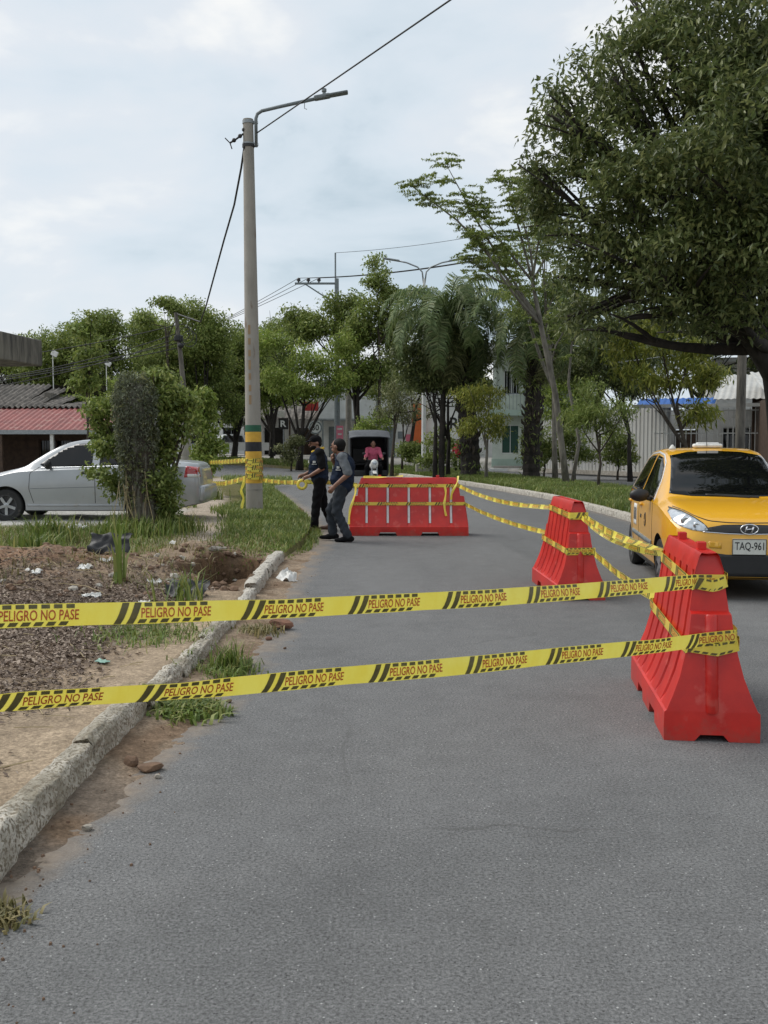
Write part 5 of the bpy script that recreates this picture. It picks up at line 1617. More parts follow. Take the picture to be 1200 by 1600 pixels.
# --- stained concrete slab jutting in at the left edge, carried by a wall outside the picture
sl = empty('concrete_canopy', (-10.35, 24.5, -.17)); tag(sl, 'stained dark concrete canopy slab jutting in at the left edge', 'canopy')
q = MB(); q.bevbox((-.7, 0, 4.05), (4.4, 2.6, .66), .03, rz=R(-6)); q.build('slab', M['dark_concrete'], sl)
q = MB(); q.bevbox((-2.2, 0, 1.86), (.4, 2.2, 3.7), .02, rz=R(-6)); q.build('supporting_wall', M['white_wall'], sl)

# --- clipped hedge on the roofline behind the low house handled with the trees

# --- two-storey pale green house behind the palms
gh = empty('two_storey_house', (7.95, 55.5, .1), R(-8)); tag(gh, 'two-storey pale green house with dark shutters behind the palms', 'house')
wall_holes('wall', M['cream_wall'], gh, -1.9, 3.4, 0, 3.0, 0, [(-1.35, -.45, .9, 2.5), (.35, 1.25, .9, 2.5), (2.1, 3.0, 0, 2.3)])
wall_holes('wall', M['cream_wall'], gh, -1.9, 3.4, 3.3, 6.6, .6, [(.4, 1.25, 3.5, 5.7), (-1.3, -.4, 4.2, 5.6)])
part('side_wall', M['cream_wall'], gh, (-1.8, 4.5, 3.3), (.2, 8.2, 6.6)); part('side_wall', M['cream_wall'], gh, (3.3, 4.5, 3.3), (.2, 8.2, 6.6))
part('floor_slab', M['mint'], gh, (.75, .0, 3.15), (5.7, 1.9, .3))
part('roof_slab', M['white_wall'], gh, (.75, 3.6, 6.72), (6.2, 9.4, .22))
corrugated('roof', M['galv'], gh, -2.4, 3.9, (-1.2, 6.95), (8, 7.6), .25, .03)
for x0 in (-1.35, .35):
    window(gh, x0, x0 + .9, .9, 2.5, .02, M['white_wall'], M['dark_green'], 0); part('shutter', M['dark_green'], gh, (x0 + .22, .06, 1.7), (.42, .03, 1.5)); part('shutter', M['dark_green'], gh, (x0 + .68, .06, 1.7), (.42, .03, 1.5))
part('door', M['dark_green'], gh, (2.55, .1, 1.15), (.88, .06, 2.28))
part('balcony_door', M['dark_room'], gh, (.82, .72, 4.6), (.83, .05, 2.18)); window(gh, -1.3, -.4, 4.2, 5.6, .62, M['white_wall'], M['glass'], 4)
rl_ = empty('balcony_rail', (0, 0, 0)); rl_.parent = gh
for k in range(28): part('baluster', M['grey_metal'], rl_, (-1.95 + k * .2, -.86, 3.75), (.025, .025, .85))
part('hand_rail', M['grey_metal'], rl_, (.75, -.86, 4.2), (5.6, .05, .05))
part('plinth', M['mint'], gh, (.75, -.06, .3), (5.36, .1, .6))
part('step', M['concrete'], gh, (-.2, -.7, .1), (3.2, .9, .25)); part('step', M['white_wall'], gh, (-.2, -1.3, .0), (3.6, .8, .2))

# --- white corrugated metal fence with a blue-roofed porch behind the small median tree
fx0, fy0 = 12.4, 43.4; fx1, fy1 = 8.15, 51.4
fa = math.atan2(fy1 - fy0, fx1 - fx0); fl = math.hypot(fx1 - fx0, fy1 - fy0)
fn = empty('metal_fence', (fx0, fy0, .1), fa); tag(fn, 'white ribbed metal sheet fence across the far carriageway', 'fence')
for k in range(9):
    x = k * fl / 9; w_ = fl / 9
    q = MB(); P, Fc = [], []
    n_ = 24
    for i in range(n_ + 1):
        xx = x + w_ * i / n_ * .985
        dy = .018 if (i % 6) in (1, 2) else -.012
        P += [(xx, dy, 0), (xx, dy, 3.05 + .02 * (k % 2))]
    for i in range(n_): Fc.append((2 * i, 2 * i + 2, 2 * i + 3, 2 * i + 1))
    q.add(P, Fc); q.add([(a, b - .02, c) for a, b, c in P], [f[::-1] for f in Fc]); q.build('sheet_panel', M['white_sheet'], fn)
    part('post', M['white_sheet'], fn, (x, -.06, 1.55), (.07, .07, 3.1))
part('base_course', M['stone'], fn, (fl / 2, .0, .08), (fl + .1, .16, .2))

bp_ = empty('porch_house', (13.55, 41.6, .1), R(-22)); tag(bp_, 'low white house with blue sheet roof and barred porch behind the taxi', 'house')
wall_holes('wall', M['white_wall'], bp_, -2.2, 5, 0, 2.9, 2.4, [(-1.6, -.6, 0, 2.1), (.4, 2.0, .9, 2.2)])
window(bp_, .4, 2.0, .9, 2.2, 2.42, M['white_wall'], M['glass'], 6); part('door', M['wood_dark'], bp_, (-1.1, 2.52, 1.04), (.98, .06, 2.06))
part('side_wall', M['white_wall'], bp_, (-2.1, 4.4, 1.45), (.2, 3.8, 2.9))
corrugated('blue_roof_sheet', M['blue_sheet'], bp_, -3.0, 0.2, (-.1, 3.0), (1.6, 3.45), .25, .02)
corrugated('roof_sheet', M['white_sheet'], bp_, 0.2, 5.4, (-.3, 3.3), (4.6, 4.6), .25, .02)
part('gutter', M['white_sheet'], bp_, (1.0, -.32, 3.05), (8.2, .09, .14))
for k in range(34): part('porch_bar', M['white_sheet'], bp_, (-2.15 + k * .21, 0, 1.5), (.03, .03, 2.9))
for z in (.15, 1.0, 1.9, 2.85): part('porch_rail', M['white_sheet'], bp_, (1.35, 0.03, z), (7.1, .03, .05))
part('porch_slab', M['concrete'], bp_, (1.3, 1.2, .03), (7.3, 2.6, .1))

# --- dark carport at the right edge
cp = empty('carport', (18.4, 36.5, .1), R(-14)); tag(cp, 'dark barred carport under a pale sheet roof at the right edge', 'carport')
corrugated('roof_sheet', M['white_sheet'], cp, -4.2, 8, (-.4, 3.35), (5.2, 4.5), .3, .025)
part('fascia', M['white_wall'], cp, (1.9, -.5, 3.25), (12.3, .08, .22))
part('back_wall', M['wood_dark'], cp, (1.9, 4.9, 1.7), (12, .2, 3.4)); part('side_wall', M['wood_dark'], cp, (-3.9, 2.4, 1.6), (.2, 5, 3.2))
for k in range(48): part('gate_bar', M['grey_metal'], cp, (-3.8 + k * .24, -.1, 1.45), (.03, .03, 2.8))
for z in (.2, 1.5, 2.8): part('gate_rail', M['grey_metal'], cp, (1.9, -.07, z), (11.4, .04, .06))
for x in (-3.9, 0, 4, 7.7): part('post', M['concrete'], cp, (x, -.1, 1.6), (.2, .2, 3.2))
ww = empty('white_upper_house', (24.0, 50, -.7), R(-10)); tag(ww, 'white tiled house wall showing above the carport roof', 'house')
wall_holes('wall', M['white_wall'], ww, -7, 7, 0, 6.4, 0, [(-3.8, -2.4, 3.6, 5.0), (0.2, 1.6, 3.6, 5.0)]); window(ww, -3.8, -2.4, 3.6, 5.0, .02, M['grey_metal'], M['glass'], 5); window(ww, .2, 1.6, 3.6, 5.0, .02, M['grey_metal'], M['glass'], 5)
part('side_wall', M['white_wall'], ww, (-6.9, 4, 3.2), (.2, 7.6, 6.4)); part('roof', M['white_sheet'], ww, (0, 3.8, 6.5), (14.8, 9, .2))

# --- long white building with orange pillar and painted sign, closing the street
lb = empty('long_building', (1.0, 70, .45)); tag(lb, 'long white building with an orange pillar and black painted letters closing the street', 'building')
wall_holes('wall', M['white_wall'], lb, -5.6, 7.4, 0, 5.3, 0, [(-4.9, -3.9, .0, 2.3), (-3.1, -1.7, .9, 2.3), (-1.1, -.2, 0, 2.3)])
part('side_wall', M['white_wall'], lb, (-5.5, 4, 2.65), (.2, 7.6, 5.3)); part('side_wall', M['white_wall'], lb, (7.3, 4, 2.65), (.2, 7.6, 5.3))
part('roof', M['galv'], lb, (.9, 4, 5.42), (13.6, 9, .2))
part('orange_pillar', M['orange_wall'], lb, (1.45, -.2, 1.95), (.95, .38, 3.9))
part('canopy', M['galv'], lb, (-3.0, -.9, 2.75), (5.0, 1.8, .12)); part('door', M['grey_metal'], lb, (-4.4, .1, 1.15), (.98, .06, 2.28)); part('roller_door', M['grey_metal'], lb, (-.65, .1, 1.15), (.88, .06, 2.28))
window(lb, -3.1, -1.7, .9, 2.3, .02, M['grey_metal'], M['glass'], 6)
for k in range(2): part('post', M['grey_metal'], lb, (-5.2 + k * 2.3, -1.7, 1.37), (.09, .09, 2.74))
V2, F2 = text_geo('ARA', .02)
q = MB(); q.add([(2.75 + x * 2.35, -.012, 2.0 + y * .95) for x, y in V2], F2); q.build('painted_letters', M['ink'], lb)
q = MB()
for k in range(4): q.box((3.2, -.01, 4.55 - k * .28), (1.5, .01, .07))
q.build('painted_lines', M['ink'], lb)
q = MB(); q.box((3.6, -.06, 4.95), (3.2, .12, .24)); q.build('sign_frame', M['wood_dark'], lb)
for k in range(5): part('notice', M['grey_metal'] if k % 2 else M['pink'], lb, (-2.4 + k * .55 + (.9 if k > 2 else 0), -.03, 1.5 + .2 * (k % 2)), (.35, .02, .5))

# --- dark-roofed shop and white building with curved roof further left, past the bend
sh_ = empty('corner_shop', (-7.2, 78, .5)); tag(sh_, 'small shop with dark sheet roof and red sign beyond the bend', 'shop')
wall_holes('wall', M['white_wall'], sh_, -3.2, 3.8, 0, 3.0, 0, [(-2.2, -.6, 0, 2.3), (.3, 2.6, .0, 2.3)])
part('interior_shade_panel', M['dark_room'], sh_, (-1.4, .3, 1.15), (1.6, .1, 2.3)); part('shutter', M['wood_dark'], sh_, (1.45, .12, 1.15), (2.28, .06, 2.28))  # near-black panel fills the left doorway, the unlit interior put into its colour
corrugated('roof', M['grey_tile'], sh_, -3.8, 4.4, (-2.2, 2.9), (3.4, 4.6), .35, .04)
part('side_wall', M['white_wall'], sh_, (3.7, 1.9, 1.6), (.2, 3.6, 3.2)); part('side_wall', M['white_wall'], sh_, (-3.1, 1.9, 1.6), (.2, 3.6, 3.2))
part('sign_board', M['sign_red'], sh_, (1.6, -1.6, 3.9), (1.3, .12, .7)); part('sign_board', M['white_plastic'], sh_, (-.8, -1.9, 3.3), (.8, .1, .5))
for x in (-3.4, 0, 3.8): part('post', M['wood_dark'], sh_, (x, -2.0, 1.45), (.12, .12, 2.9))
wc = empty('white_hall', (-14.6, 84, .5)); tag(wc, 'white hall with rounded pale roof seen past the concrete pole', 'building')
wall_holes('wall', M['white_wall'], wc, -4, 4.5, 0, 3.6, 0, [(-2.5, -1.2, 1, 2.4), (1.0, 2.4, 1, 2.4)]); window(wc, -2.5, -1.2, 1, 2.4, .02, M['grey_metal'], M['glass'], 3); window(wc, 1.0, 2.4, 1, 2.4, .02, M['grey_metal'], M['glass'], 3)
q = MB(); P = []
for yy in (-.5, 8):
    for a in np.linspace(0, math.pi, 17): P.append((.25 - 4.6 * math.cos(a), yy, 3.5 + 1.7 * math.sin(a)))
q.add(P, [(i, i + 1, 18 + i, 17 + i) for i in range(16)] + [tuple(range(17))[::-1], tuple(range(17, 34))])
q.build('rounded_roof', M['white_wall'], wc, smooth='auto')
part('side_wall', M['white_wall'], wc, (4.4, 4, 1.8), (.2, 7.6, 3.6)); part('side_wall', M['white_wall'], wc, (-3.9, 4, 1.8), (.2, 7.6, 3.6))
# ================================================================== TREES AND PLANTS
def leaf_cloud(centers, per, spread, lw, ll, r_, droop=0.4, flat=0.6, sdir=None):
    """rhombic leaves in clumps round the given centres"""
    n = len(centers)
    C = np.repeat(centers, per, axis=0)
    N_ = len(C)
    d = r_.normal(size=(N_, 3)); d *= (np.minimum(np.linalg.norm(d, axis=1), 1.9) / (np.linalg.norm(d, axis=1) + 1e-9))[:, None]
    d *= np.array([1, 1, flat]) * spread
    C = C + d
    ax = r_.normal(size=(N_, 3)); ax[:, 2] -= droop * 1.6
    ax += d / max(np.max(np.abs(spread)), 1e-3) * 0.5
    ax /= np.linalg.norm(ax, axis=1)[:, None]
    up = r_.normal(size=(N_, 3)) * 0.6 + np.array([0, 0, 1.0])
    sd_ = np.cross(ax, up); sd_ /= np.linalg.norm(sd_, axis=1)[:, None] + 1e-9
    nr = np.cross(sd_, ax)
    k = r_.uniform(.65, 1.3, N_)[:, None]
    L_, W_ = ll * k, lw * k
    V_ = np.empty((N_, 4, 3))
    V_[:, 0] = C - ax * L_ * .5
    V_[:, 1] = C + sd_ * W_ * .5 + nr * W_ * .16 - ax * L_ * .05
    V_[:, 2] = C + ax * L_ * .5 - nr * W_ * .1
    V_[:, 3] = C - sd_ * W_ * .5 + nr * W_ * .16 - ax * L_ * .05
    b = np.arange(N_) * 4
    F3 = np.stack([np.stack([b, b + 1, b + 2], -1), np.stack([b, b + 2, b + 3], -1)], 1).reshape(-1, 3)
    return V_.reshape(-1, 3), F3


def lobe_points(lobes, n, r_, shell=0.62):
    """points spread through lobes, denser towards the outside"""
    vol = np.array([l[1][0] * l[1][1] * l[1][2] for l in lobes]) ** 0.72
    pick = r_.choice(len(lobes), n, p=vol / vol.sum())
    u = r_.normal(size=(n, 3)); u /= np.linalg.norm(u, axis=1)[:, None]
    rad = shell + (1 - shell) * r_.random(n) ** 0.7
    rad = np.where(r_.random(n) < .2, r_.random(n) ** .5, rad) * r_.uniform(.85, 1.08, n)
    c = np.array([l[0] for l in lobes])[pick]; q = np.array([l[1] for l in lobes])[pick]
    return c + u * q * rad[:, None]


def bez(p0, p1, p2, n=7):
    return [Vector(p0) * (1 - t) ** 2 + Vector(p1) * 2 * t * (1 - t) + Vector(p2) * t * t for t in np.linspace(0, 1, n)]


def sublobes(lobes, r_, k, core=.55):
    out = []
    for c, q in lobes:
        c, q = np.array(c), np.array(q)
        out.append((tuple(c), tuple(q * core)))
        for _ in range(k):
            u = r_.normal(size=3); u /= np.linalg.norm(u)
            out.append((tuple(c + u * q * r_.uniform(.55, .85)), tuple(q * r_.uniform(.26, .44))))
    return out


def tree(name, label, base, trunk, r0, lobes, mat, bark, clumps=300, per=22, spread=.3, leaf=(.06, .14), seed=1, group='street trees', droop=.4, limbs=None, twigs=2, flat=.6, shell=.62, cat='tree', sub=6, core=.55):
    """base: world point; trunk: local polyline; lobes: ((x,y,z),(rx,ry,rz)) local"""
    r_ = np.random.default_rng(seed)
    root = empty(name, base); tag(root, label, cat, group)
    tb = MB()
    n = len(trunk)
    rr = [r0 * (1 - .55 * i / (n - 1)) for i in range(n)]; rr[0] *= 1.25
    tb.tube(trunk, rr, 10)
    top = Vector(trunk[-1])
    for i, (c, q) in enumerate(lobes):
        c = Vector(c)
        k = int(np.clip(n * .55 + i % 3, 1, n - 1)) if n > 2 else n - 1
        st = Vector(trunk[k])
        mid = lerp(st, c, .5) + Vector((0, 0, -.12 * (c - st).length))
        pts = bez(st, mid, c, 7)
        tb.tube(pts, [rr[k] * .62 * (1 - .82 * j / 6) + .008 for j in range(7)], 7)
        for _ in range(twigs):
            e_ = c + Vector(r_.normal(size=3) * np.array(q) * .62)
            s_ = pts[int(r_.integers(2, 6))]
            tb.tube(bez(s_, lerp(s_, e_, .5) + Vector((0, 0, .15)), e_, 5), [rr[k] * .22 * (1 - .8 * j / 4) + .005 for j in range(5)], 5)
    if limbs:
        for pl_, ra, rb in limbs:
            m_ = len(pl_); tb.tube(pl_, [ra + (rb - ra) * j / (m_ - 1) for j in range(m_)], 8)
    tb.build('trunk', bark, root, smooth=True)
    P = lobe_points(sublobes(lobes, r_, sub, core), clumps, r_, shell)
    V_, F3 = leaf_cloud(P, per, spread, leaf[0], leaf[1], r_, droop, flat)
    link('crown', np_mesh('crown', V_, F3, False), mat, root)
    return root


def loc(px_, py_, Y): return at(px_, py_, Y)


def lob(base, px_, py_, Y, rx, ry, rz_):
    p = at(px_, py_, Y) - Vector(base)
    return (tuple(p), (rx, ry, rz_))


# ---- the great dark tree on the right
b = (8.35, 20.5, .16)
big = [(960, 120, 19.5, 1.1, 1.6, .95), (905, 190, 20, .95, 1.4, .9), (890, 270, 20.5, .85, 1.3, .9), (930, 330, 19.5, 1.0, 1.4, .95), (925, 420, 20, .75, 1.3, .85), (1010, 260, 18.5, 1.35, 1.5, 1.25),
       (1010, 400, 18.5, 1.2, 1.5, .95), (1080, 120, 19, 1.5, 1.8, 1.4), (1060, 20, 20, 1.0, 1.8, 1.0), (1150, 30, 20, 1.4, 2.0, 1.5), (1120, 240, 17.5, 1.4, 1.6, 1.4), (1190, 160, 18.5, 1.5, 2, 1.6), (1120, 370, 17.6, 1.3, 1.5, 1.2),
       (1190, 330, 17.2, 1.2, 1.7, 1.3), (1180, 430, 18, 1.0, 1.5, .8), (1060, 440, 19.5, 1.0, 1.5, .65), (960, 470, 21.5, .9, 1.4, .6), (1260, 250, 20, 1.8, 2.4, 2.2), (1300, 80, 21, 2, 2.6, 2.2), (1150, -110, 21, 2, 2.4, 1.6), (1290, 420, 20.5, 1.5, 2, 1.0), (1060, 330, 21.5, 1.5, 1.5, 1.6), (1150, 180, 22, 2.0, 1.8, 2.0), (905, 500, 22, .7, 1.2, .5), (1160, 500, 18.5, .9, 1.2, .45), (1090, 490, 19.5, .8, 1.1, .4), (850, 330, 21, .5, .8, .5), (870, 160, 20.5, .5, .8, .5), (985, 60, 19.6, .6, 1, .5),
       (1330, -60, 14.5, 1.6, 1.8, 1.2), (1290, -160, 15, 1.8, 1.8, 1.4), (1420, 80, 14, 1.6, 2.0, 1.4), (1480, 250, 15, 1.5, 2.0, 1.5), (1260, -260, 17, 2, 2, 1.5), (1420, -220, 13.5, 1.8, 2, 1.3)]
_rb = np.random.default_rng(3)
for (x, y) in ((1000, 5), (950, 60), (905, 100), (848, 180), (832, 262), (875, 440), (890, 490), (930, 505), (975, 500), (1020, 490), (1060, 495), (1110, 505)):
    big.append((x + _rb.uniform(-12, 12), y + _rb.uniform(-10, 10), _rb.uniform(19, 21.5), _rb.uniform(.22, .42), _rb.uniform(.4, .8), _rb.uniform(.2, .36)))
lobes = [lob(b, *q) for q in big]
tl = lambda *p: tuple(Vector(p) - Vector(b))
tree('broadleaf_tree', 'great dark broadleaf tree whose crown fills the upper right', b,
     [(0, 0, -.2), (-.05, 0, 1.0), (-.25, -.1, 2.3), (-.5, -.2, 3.4), (-.6, -.3, 4.8), (-.5, -.3, 6.2), (-.3, -.2, 7.6)], .34, lobes, M['leaf_dark'], M['bark_dark'],
     clumps=4300, per=26, spread=.2, leaf=(.056, .15), seed=11, droop=.45, twigs=2, shell=.6, sub=9, core=.36,
     limbs=[(bez((-.3, -.1, 2.6), (-1.2, -.5, 3.9), (-2.2, -.9, 4.3), 8), .2, .1), (bez((-2.2, -.9, 4.3), (-2.8, -1, 4.5), (-3.4, -.6, 5.1), 6), .1, .04), (bez((-1.1, -.4, 3.7), (-1.3, -.6, 4.6), (-1.3, -.6, 6), 6), .14, .06)])

# ---- feathery sparse tree left of it
b = (6.2, 33.5, .16); r_ = np.random.default_rng(5)
root = empty('feathery_tree', b); tag(root, 'sparse feathery tree with thin pale leaning trunk in front of the palms', 'tree', 'street trees')
tb = MB(); L2 = lambda x, y, Y: at(x, y, Y) - Vector(b)
tips = []
t0 = [Vector((0, 0, -.2)), L2(878, 700, 33.5), L2(868, 617, 33.4), L2(845, 508, 33), L2(832, 440, 33)]
tb.tube(t0, [.13, .11, .10, .085, .06], 8)
t1 = [Vector((.15, .2, -.2)), L2(905, 690, 34), L2(888, 600, 34), L2(893, 540, 34.2), L2(906, 490, 34.4)]
tb.tube(t1, [.07, .06, .05, .035, .015], 7)
mains = [(t0[3], (790, 420), (742, 340), (700, 262), 33, .05), (t0[3], (770, 400), (715, 345), (645, 292), 32.5, .05), (t0[4], (815, 370), (800, 320), (792, 285), 33, .045), (t0[4], (840, 380), (850, 330), (830, 270), 33.5, .045),
         (t0[4], (855, 400), (872, 360), (872, 330), 33.6, .04), (t0[3], (790, 450), (765, 400), (745, 370), 32, .05), (t0[4], (800, 400), (770, 360), (740, 320), 32.6, .04), (t0[2], (850, 560), (880, 520), (905, 470), 34, .04), (t0[3], (820, 450), (780, 440), (735, 410), 33.8, .045), (t0[4], (835, 400), (815, 340), (815, 300), 32.3, .04), (t1[3], (900, 520), (920, 500), (930, 470), 34, .02)]
for s_, a_, c_, e_, Y, ra in mains:
    pts = [s_] + bez(s_, L2(*a_, Y), L2(*c_, Y), 5)[1:] + bez(L2(*c_, Y), lerp(L2(*c_, Y), L2(*e_, Y), .5), L2(*e_, Y), 4)[1:]
    tb.tube(pts, [ra * (1 - .85 * j / (len(pts) - 1)) + .004 for j in range(len(pts))], 6)
    for j in range(2, len(pts)):
        for _ in range(3):
            d = Vector(r_.normal(size=3)) * .42; d.z = abs(d.z) * .7
            e2 = pts[j] + d * (1.2 if j < len(pts) - 2 else .8)
            tb.tube([pts[j], lerp(pts[j], e2, .5) + Vector((0, 0, .06)), e2], [.012, .008, .004], 5)
            tips.append(e2); tips.append(lerp(pts[j], e2, .6))
    tips += [pts[-1], pts[-1] + Vector((.1, 0, .1))]
tb.build('trunk', M['bark_grey'], root, smooth=True)
# compound leaves: drooping fans of fine leaflets
C = []
for tp in tips:
    for _ in range(2):
        a = r_.uniform(0, 2 * math.pi); d = np.array((math.cos(a), math.sin(a), .12))
        for k in np.linspace(.06, .5, 10):
            C.append(np.array(tp) + d * k + np.array((0, 0, -.28 * k * k)))
V_, F3 = leaf_cloud(np.array(C), 4, .04, .038, .11, r_, .2, .4)
link('crown', np_mesh('crown', V_, F3), M['leaf_mid'], root)


# ---- palms
def palm(label, base, h, r0, nf, flen, seed, lean=(0, 0), mat='leaf_palm', dead=5, ferns=0, boots=26):
    r_ = np.random.default_rng(seed)
    root = empty('palm_tree', base); tag(root, label, 'palm', 'palms on the median strip')
    tb = MB()
    n = 40; pts, rr = [], []
    for i in range(n):
        f = i / (n - 1)
        pts.append((lean[0] * f * f, lean[1] * f * f, h * f - .2 * (i == 0))); rr.append(r0 * (1.1 - .25 * f) * (1 + .1 * (i % 2)) * (1 + .25 * max(0, f - .8) * 5 * .5))
    tb.tube(pts, rr, 12)
    tb.build('trunk', M['bark_dark'], root, smooth=False)
    bt = MB()                                             # old leaf bases
    for i in range(int(h * boots)):
        f = r_.uniform(.12, .98); a = r_.uniform(0, 2 * math.pi); c = Vector((lean[0] * f * f, lean[1] * f * f, h * f)); o_ = Vector((math.cos(a), math.sin(a), 0))
        bt.tube([c + o_ * r0 * .85, c + o_ * (r0 + .10) + Vector((0, 0, .12)), c + o_ * (r0 + .13) + Vector((0, 0, .24))], [.055, .045, .012], 5)
    bo = bt.build('leaf_bases', M['bark'], root); bo['kind'] = 'stuff'
    top = Vector((lean[0], lean[1], h))
    for k in range(nf):
        a = 2.399 * k + r_.uniform(-.2, .2); el = R(80) - (k / nf) * R(115)
        L_ = flen * r_.uniform(.85, 1.1); d = Vector((math.cos(a), math.sin(a), 0))
        P, q = [], top.copy(); ang = el
        for j in range(13):
            P.append(q.copy()); q = q + (d * math.cos(ang) + Vector((0, 0, math.sin(ang)))) * L_ / 12; ang -= R(9.5) * (1 + .05 * j)
        fb = MB(); fb.tube(P, [.03 * (1 - .85 * j / 12) + .003 for j in range(13)], 5)
        sdv = d.cross(Vector((0, 0, 1)))
        for j in np.linspace(1.2, 11.9, 46):
            i0 = int(j); f = j - i0; p = lerp(P[i0], P[min(i0 + 1, 12)], f); tg = (P[min(i0 + 1, 12)] - P[i0]).normalized()
            ll = flen * .26 * math.sin(min(1, (j + 1.5) / 6) * math.pi / 2) * (1 - .55 * max(0, j - 6) / 6) * r_.uniform(.8, 1.15)
            for s_ in (-1, 1):
                o_ = (sdv * s_ * .75 + tg * .55 + Vector((0, 0, r_.uniform(-.1, .35)))).normalized()
                m1 = p + o_ * ll * .5; e_ = m1 + (o_ * .55 + Vector((0, 0, -.85))).normalized() * ll * .55
                wv = tg * .032
                fb.add([p - wv * .6, p + wv * .6, m1 + wv, m1 - wv, e_], [(0, 1, 2, 3), (3, 2, 4)])
        fb.build('frond', M[mat] if k < nf - dead else M['leaf_olive'], root)
    if ferns:
        P = []
        for _ in range(ferns):
            f = r_.uniform(.05, .95); a = r_.uniform(0, 2 * math.pi); P.append((math.cos(a) * (r0 + .12) + lean[0] * f * f, math.sin(a) * (r0 + .12), h * f))
        V_, F3 = leaf_cloud(np.array(P), 12, .16, .05, .2, r_, .7, 1.0)
        o_ = link('ferns', np_mesh('ferns', V_, F3), M['leaf_mid'], root); o_['kind'] = 'stuff'
    return root


p1 = gnd(830, 748, .15); 
palm('tall palm with rough dark trunk in front of the pale green house', (at(830, 745, 39).x, 39, .15), 6.2, .30, 26, 3.3, 21, lean=(.15, 0), ferns=60)
palm('palm with thick dark trunk and drooping fronds behind the broadside barrier', (at(735, 745, 41).x, 41, .15), 6.6, .36, 26, 3.6, 22, lean=(-.9, .3), ferns=25)
palm('slim palm whose long fronds droop beside the double street lamp', (at(690, 740, 41).x, 41, .15), 6.4, .11, 24, 3.4, 23, lean=(.2, 0), boots=3)


# ---- trees along the median and the bend
def quick(name, label, px_, py_, Y, lobes_px, r0, mat, bark, z0=.15, fork=.45, **kw):
    b_ = at(px_, py_, Y); b_ = (b_.x, Y, z0 + float(hfar(Y)))
    lobes_ = [lob(b_, *q) for q in lobes_px]
    cx = np.mean([l[0] for l in lobes_], 0); zlow = min(l[0][2] - l[1][2] * .6 for l in lobes_)
    zf = max(.5, zlow * fork * 2)
    tr = [(0, 0, -.2), (cx[0] * .1, cx[1] * .1, zf * .35), (cx[0] * .22 + .05, cx[1] * .2, zf * .7), (cx[0] * .4, cx[1] * .4, zf)]
    tr.append(tuple(np.array(tr[-1]) + (np.array(cx) - np.array(tr[-1])) * .45))
    return tree(name, label, b_, tr, r0, lobes_, M[mat], M[bark], **kw)


quick('small_tree', 'slender young tree with narrow drooping leaves on the median left of the taxi', 935, 757, 30.5, [(930, 640, 30.5, .75, .75, .55), (905, 660, 30.3, .5, .6, .5), (960, 668, 30.5, .45, .5, .45), (925, 612, 30.6, .5, .5, .35), (975, 640, 30.6, .4, .4, .35)], .055, 'leaf_mid', 'bark', clumps=210, per=18, spread=.17, leaf=(.035, .17), seed=31, droop=.8, fork=.35)
quick('small_tree', 'light green shrubby tree in front of the thick palm trunk', 760, 748, 38, [(745, 630, 38, .95, .8, .55), (775, 660, 37.7, .65, .6, .7), (735, 668, 38, .5, .6, .4), (765, 615, 38.3, .6, .6, .4)], .07, 'leaf_yellow', 'bark_grey', clumps=260, per=16, spread=.2, leaf=(.04, .17), seed=32, droop=.9)
quick('small_tree', 'thin crooked tree right of the motor tricycle canopy', 612, 742, 48, [(625, 625, 48, .9, .8, .6), (600, 640, 48, .7, .7, .45), (655, 640, 48.5, .7, .7, .5), (615, 600, 48.4, .8, .8, .5)], .09, 'leaf_olive', 'bark', clumps=170, per=14, spread=.25, leaf=(.05, .16), seed=33)
quick('small_tree', 'crooked bare-stemmed tree leaning beside the orange pillar', 628, 744, 49, [(640, 655, 49, .6, .6, .35), (625, 640, 49.3, .5, .5, .35)], .06, 'leaf_olive', 'bark', clumps=60, per=14, spread=.22, leaf=(.05, .16), seed=34)
quick('dark_tree', 'dark forked tree between the lamp pole and the thick palm', 700, 742, 41.5, [(650, 560, 41, 1.2, 1.1, .8), (700, 545, 41, 1.2, 1.1, .9), (745, 560, 41.3, 1.0, 1.0, .8), (680, 600, 41.2, 1.2, 1.0, .5), (725, 600, 41, .9, .9, .5)], .10, 'leaf_dark', 'bark_dark', clumps=520, per=20, spread=.28, leaf=(.07, .18), seed=35, fork=.3)
quick('dark_tree', 'slim dark tree standing just right of the lamp pole', 680, 742, 41, [(660, 585, 41, .9, 1, .6), (690, 575, 41, .8, .9, .6)], .1, 'leaf_dark', 'bark_dark', clumps=170, per=20, spread=.27, leaf=(.07, .18), seed=36, fork=.4)
quick('street_tree', 'spreading tree with several forked stems on the grass beyond the two men', 468, 737, 55, [(430, 585, 55, 1.5, 1.4, .8), (480, 560, 55, 1.7, 1.5, 1.0), (520, 590, 55, 1.3, 1.3, .8), (455, 605, 54.5, 1.5, 1.2, .5), (500, 612, 54.6, 1.2, 1.1, .45), (420, 540, 56, 1.3, 1.3, .9), (540, 545, 56, 1.3, 1.3, .9)], .2, 'leaf_light', 'bark_dark', clumps=620, per=22, spread=.32, leaf=(.08, .2), seed=37, fork=.22, twigs=3)
quick('street_tree', 'full green tree behind the forked tree on the bend', 560, 735, 58, [(560, 520, 58, 2.0, 1.8, 1.3), (505, 510, 59, 1.8, 1.6, 1.2), (610, 520, 58, 1.6, 1.6, 1.3), (560, 590, 57.6, 1.9, 1.5, .8), (600, 570, 57.5, 1.4, 1.4, .9), (470, 500, 60, 1.3, 1.4, .9), (540, 480, 59, 1.3, 1.3, .9)], .26, 'leaf_mid', 'bark_dark', clumps=900, per=24, spread=.36, leaf=(.1, .23), seed=38, fork=.4)
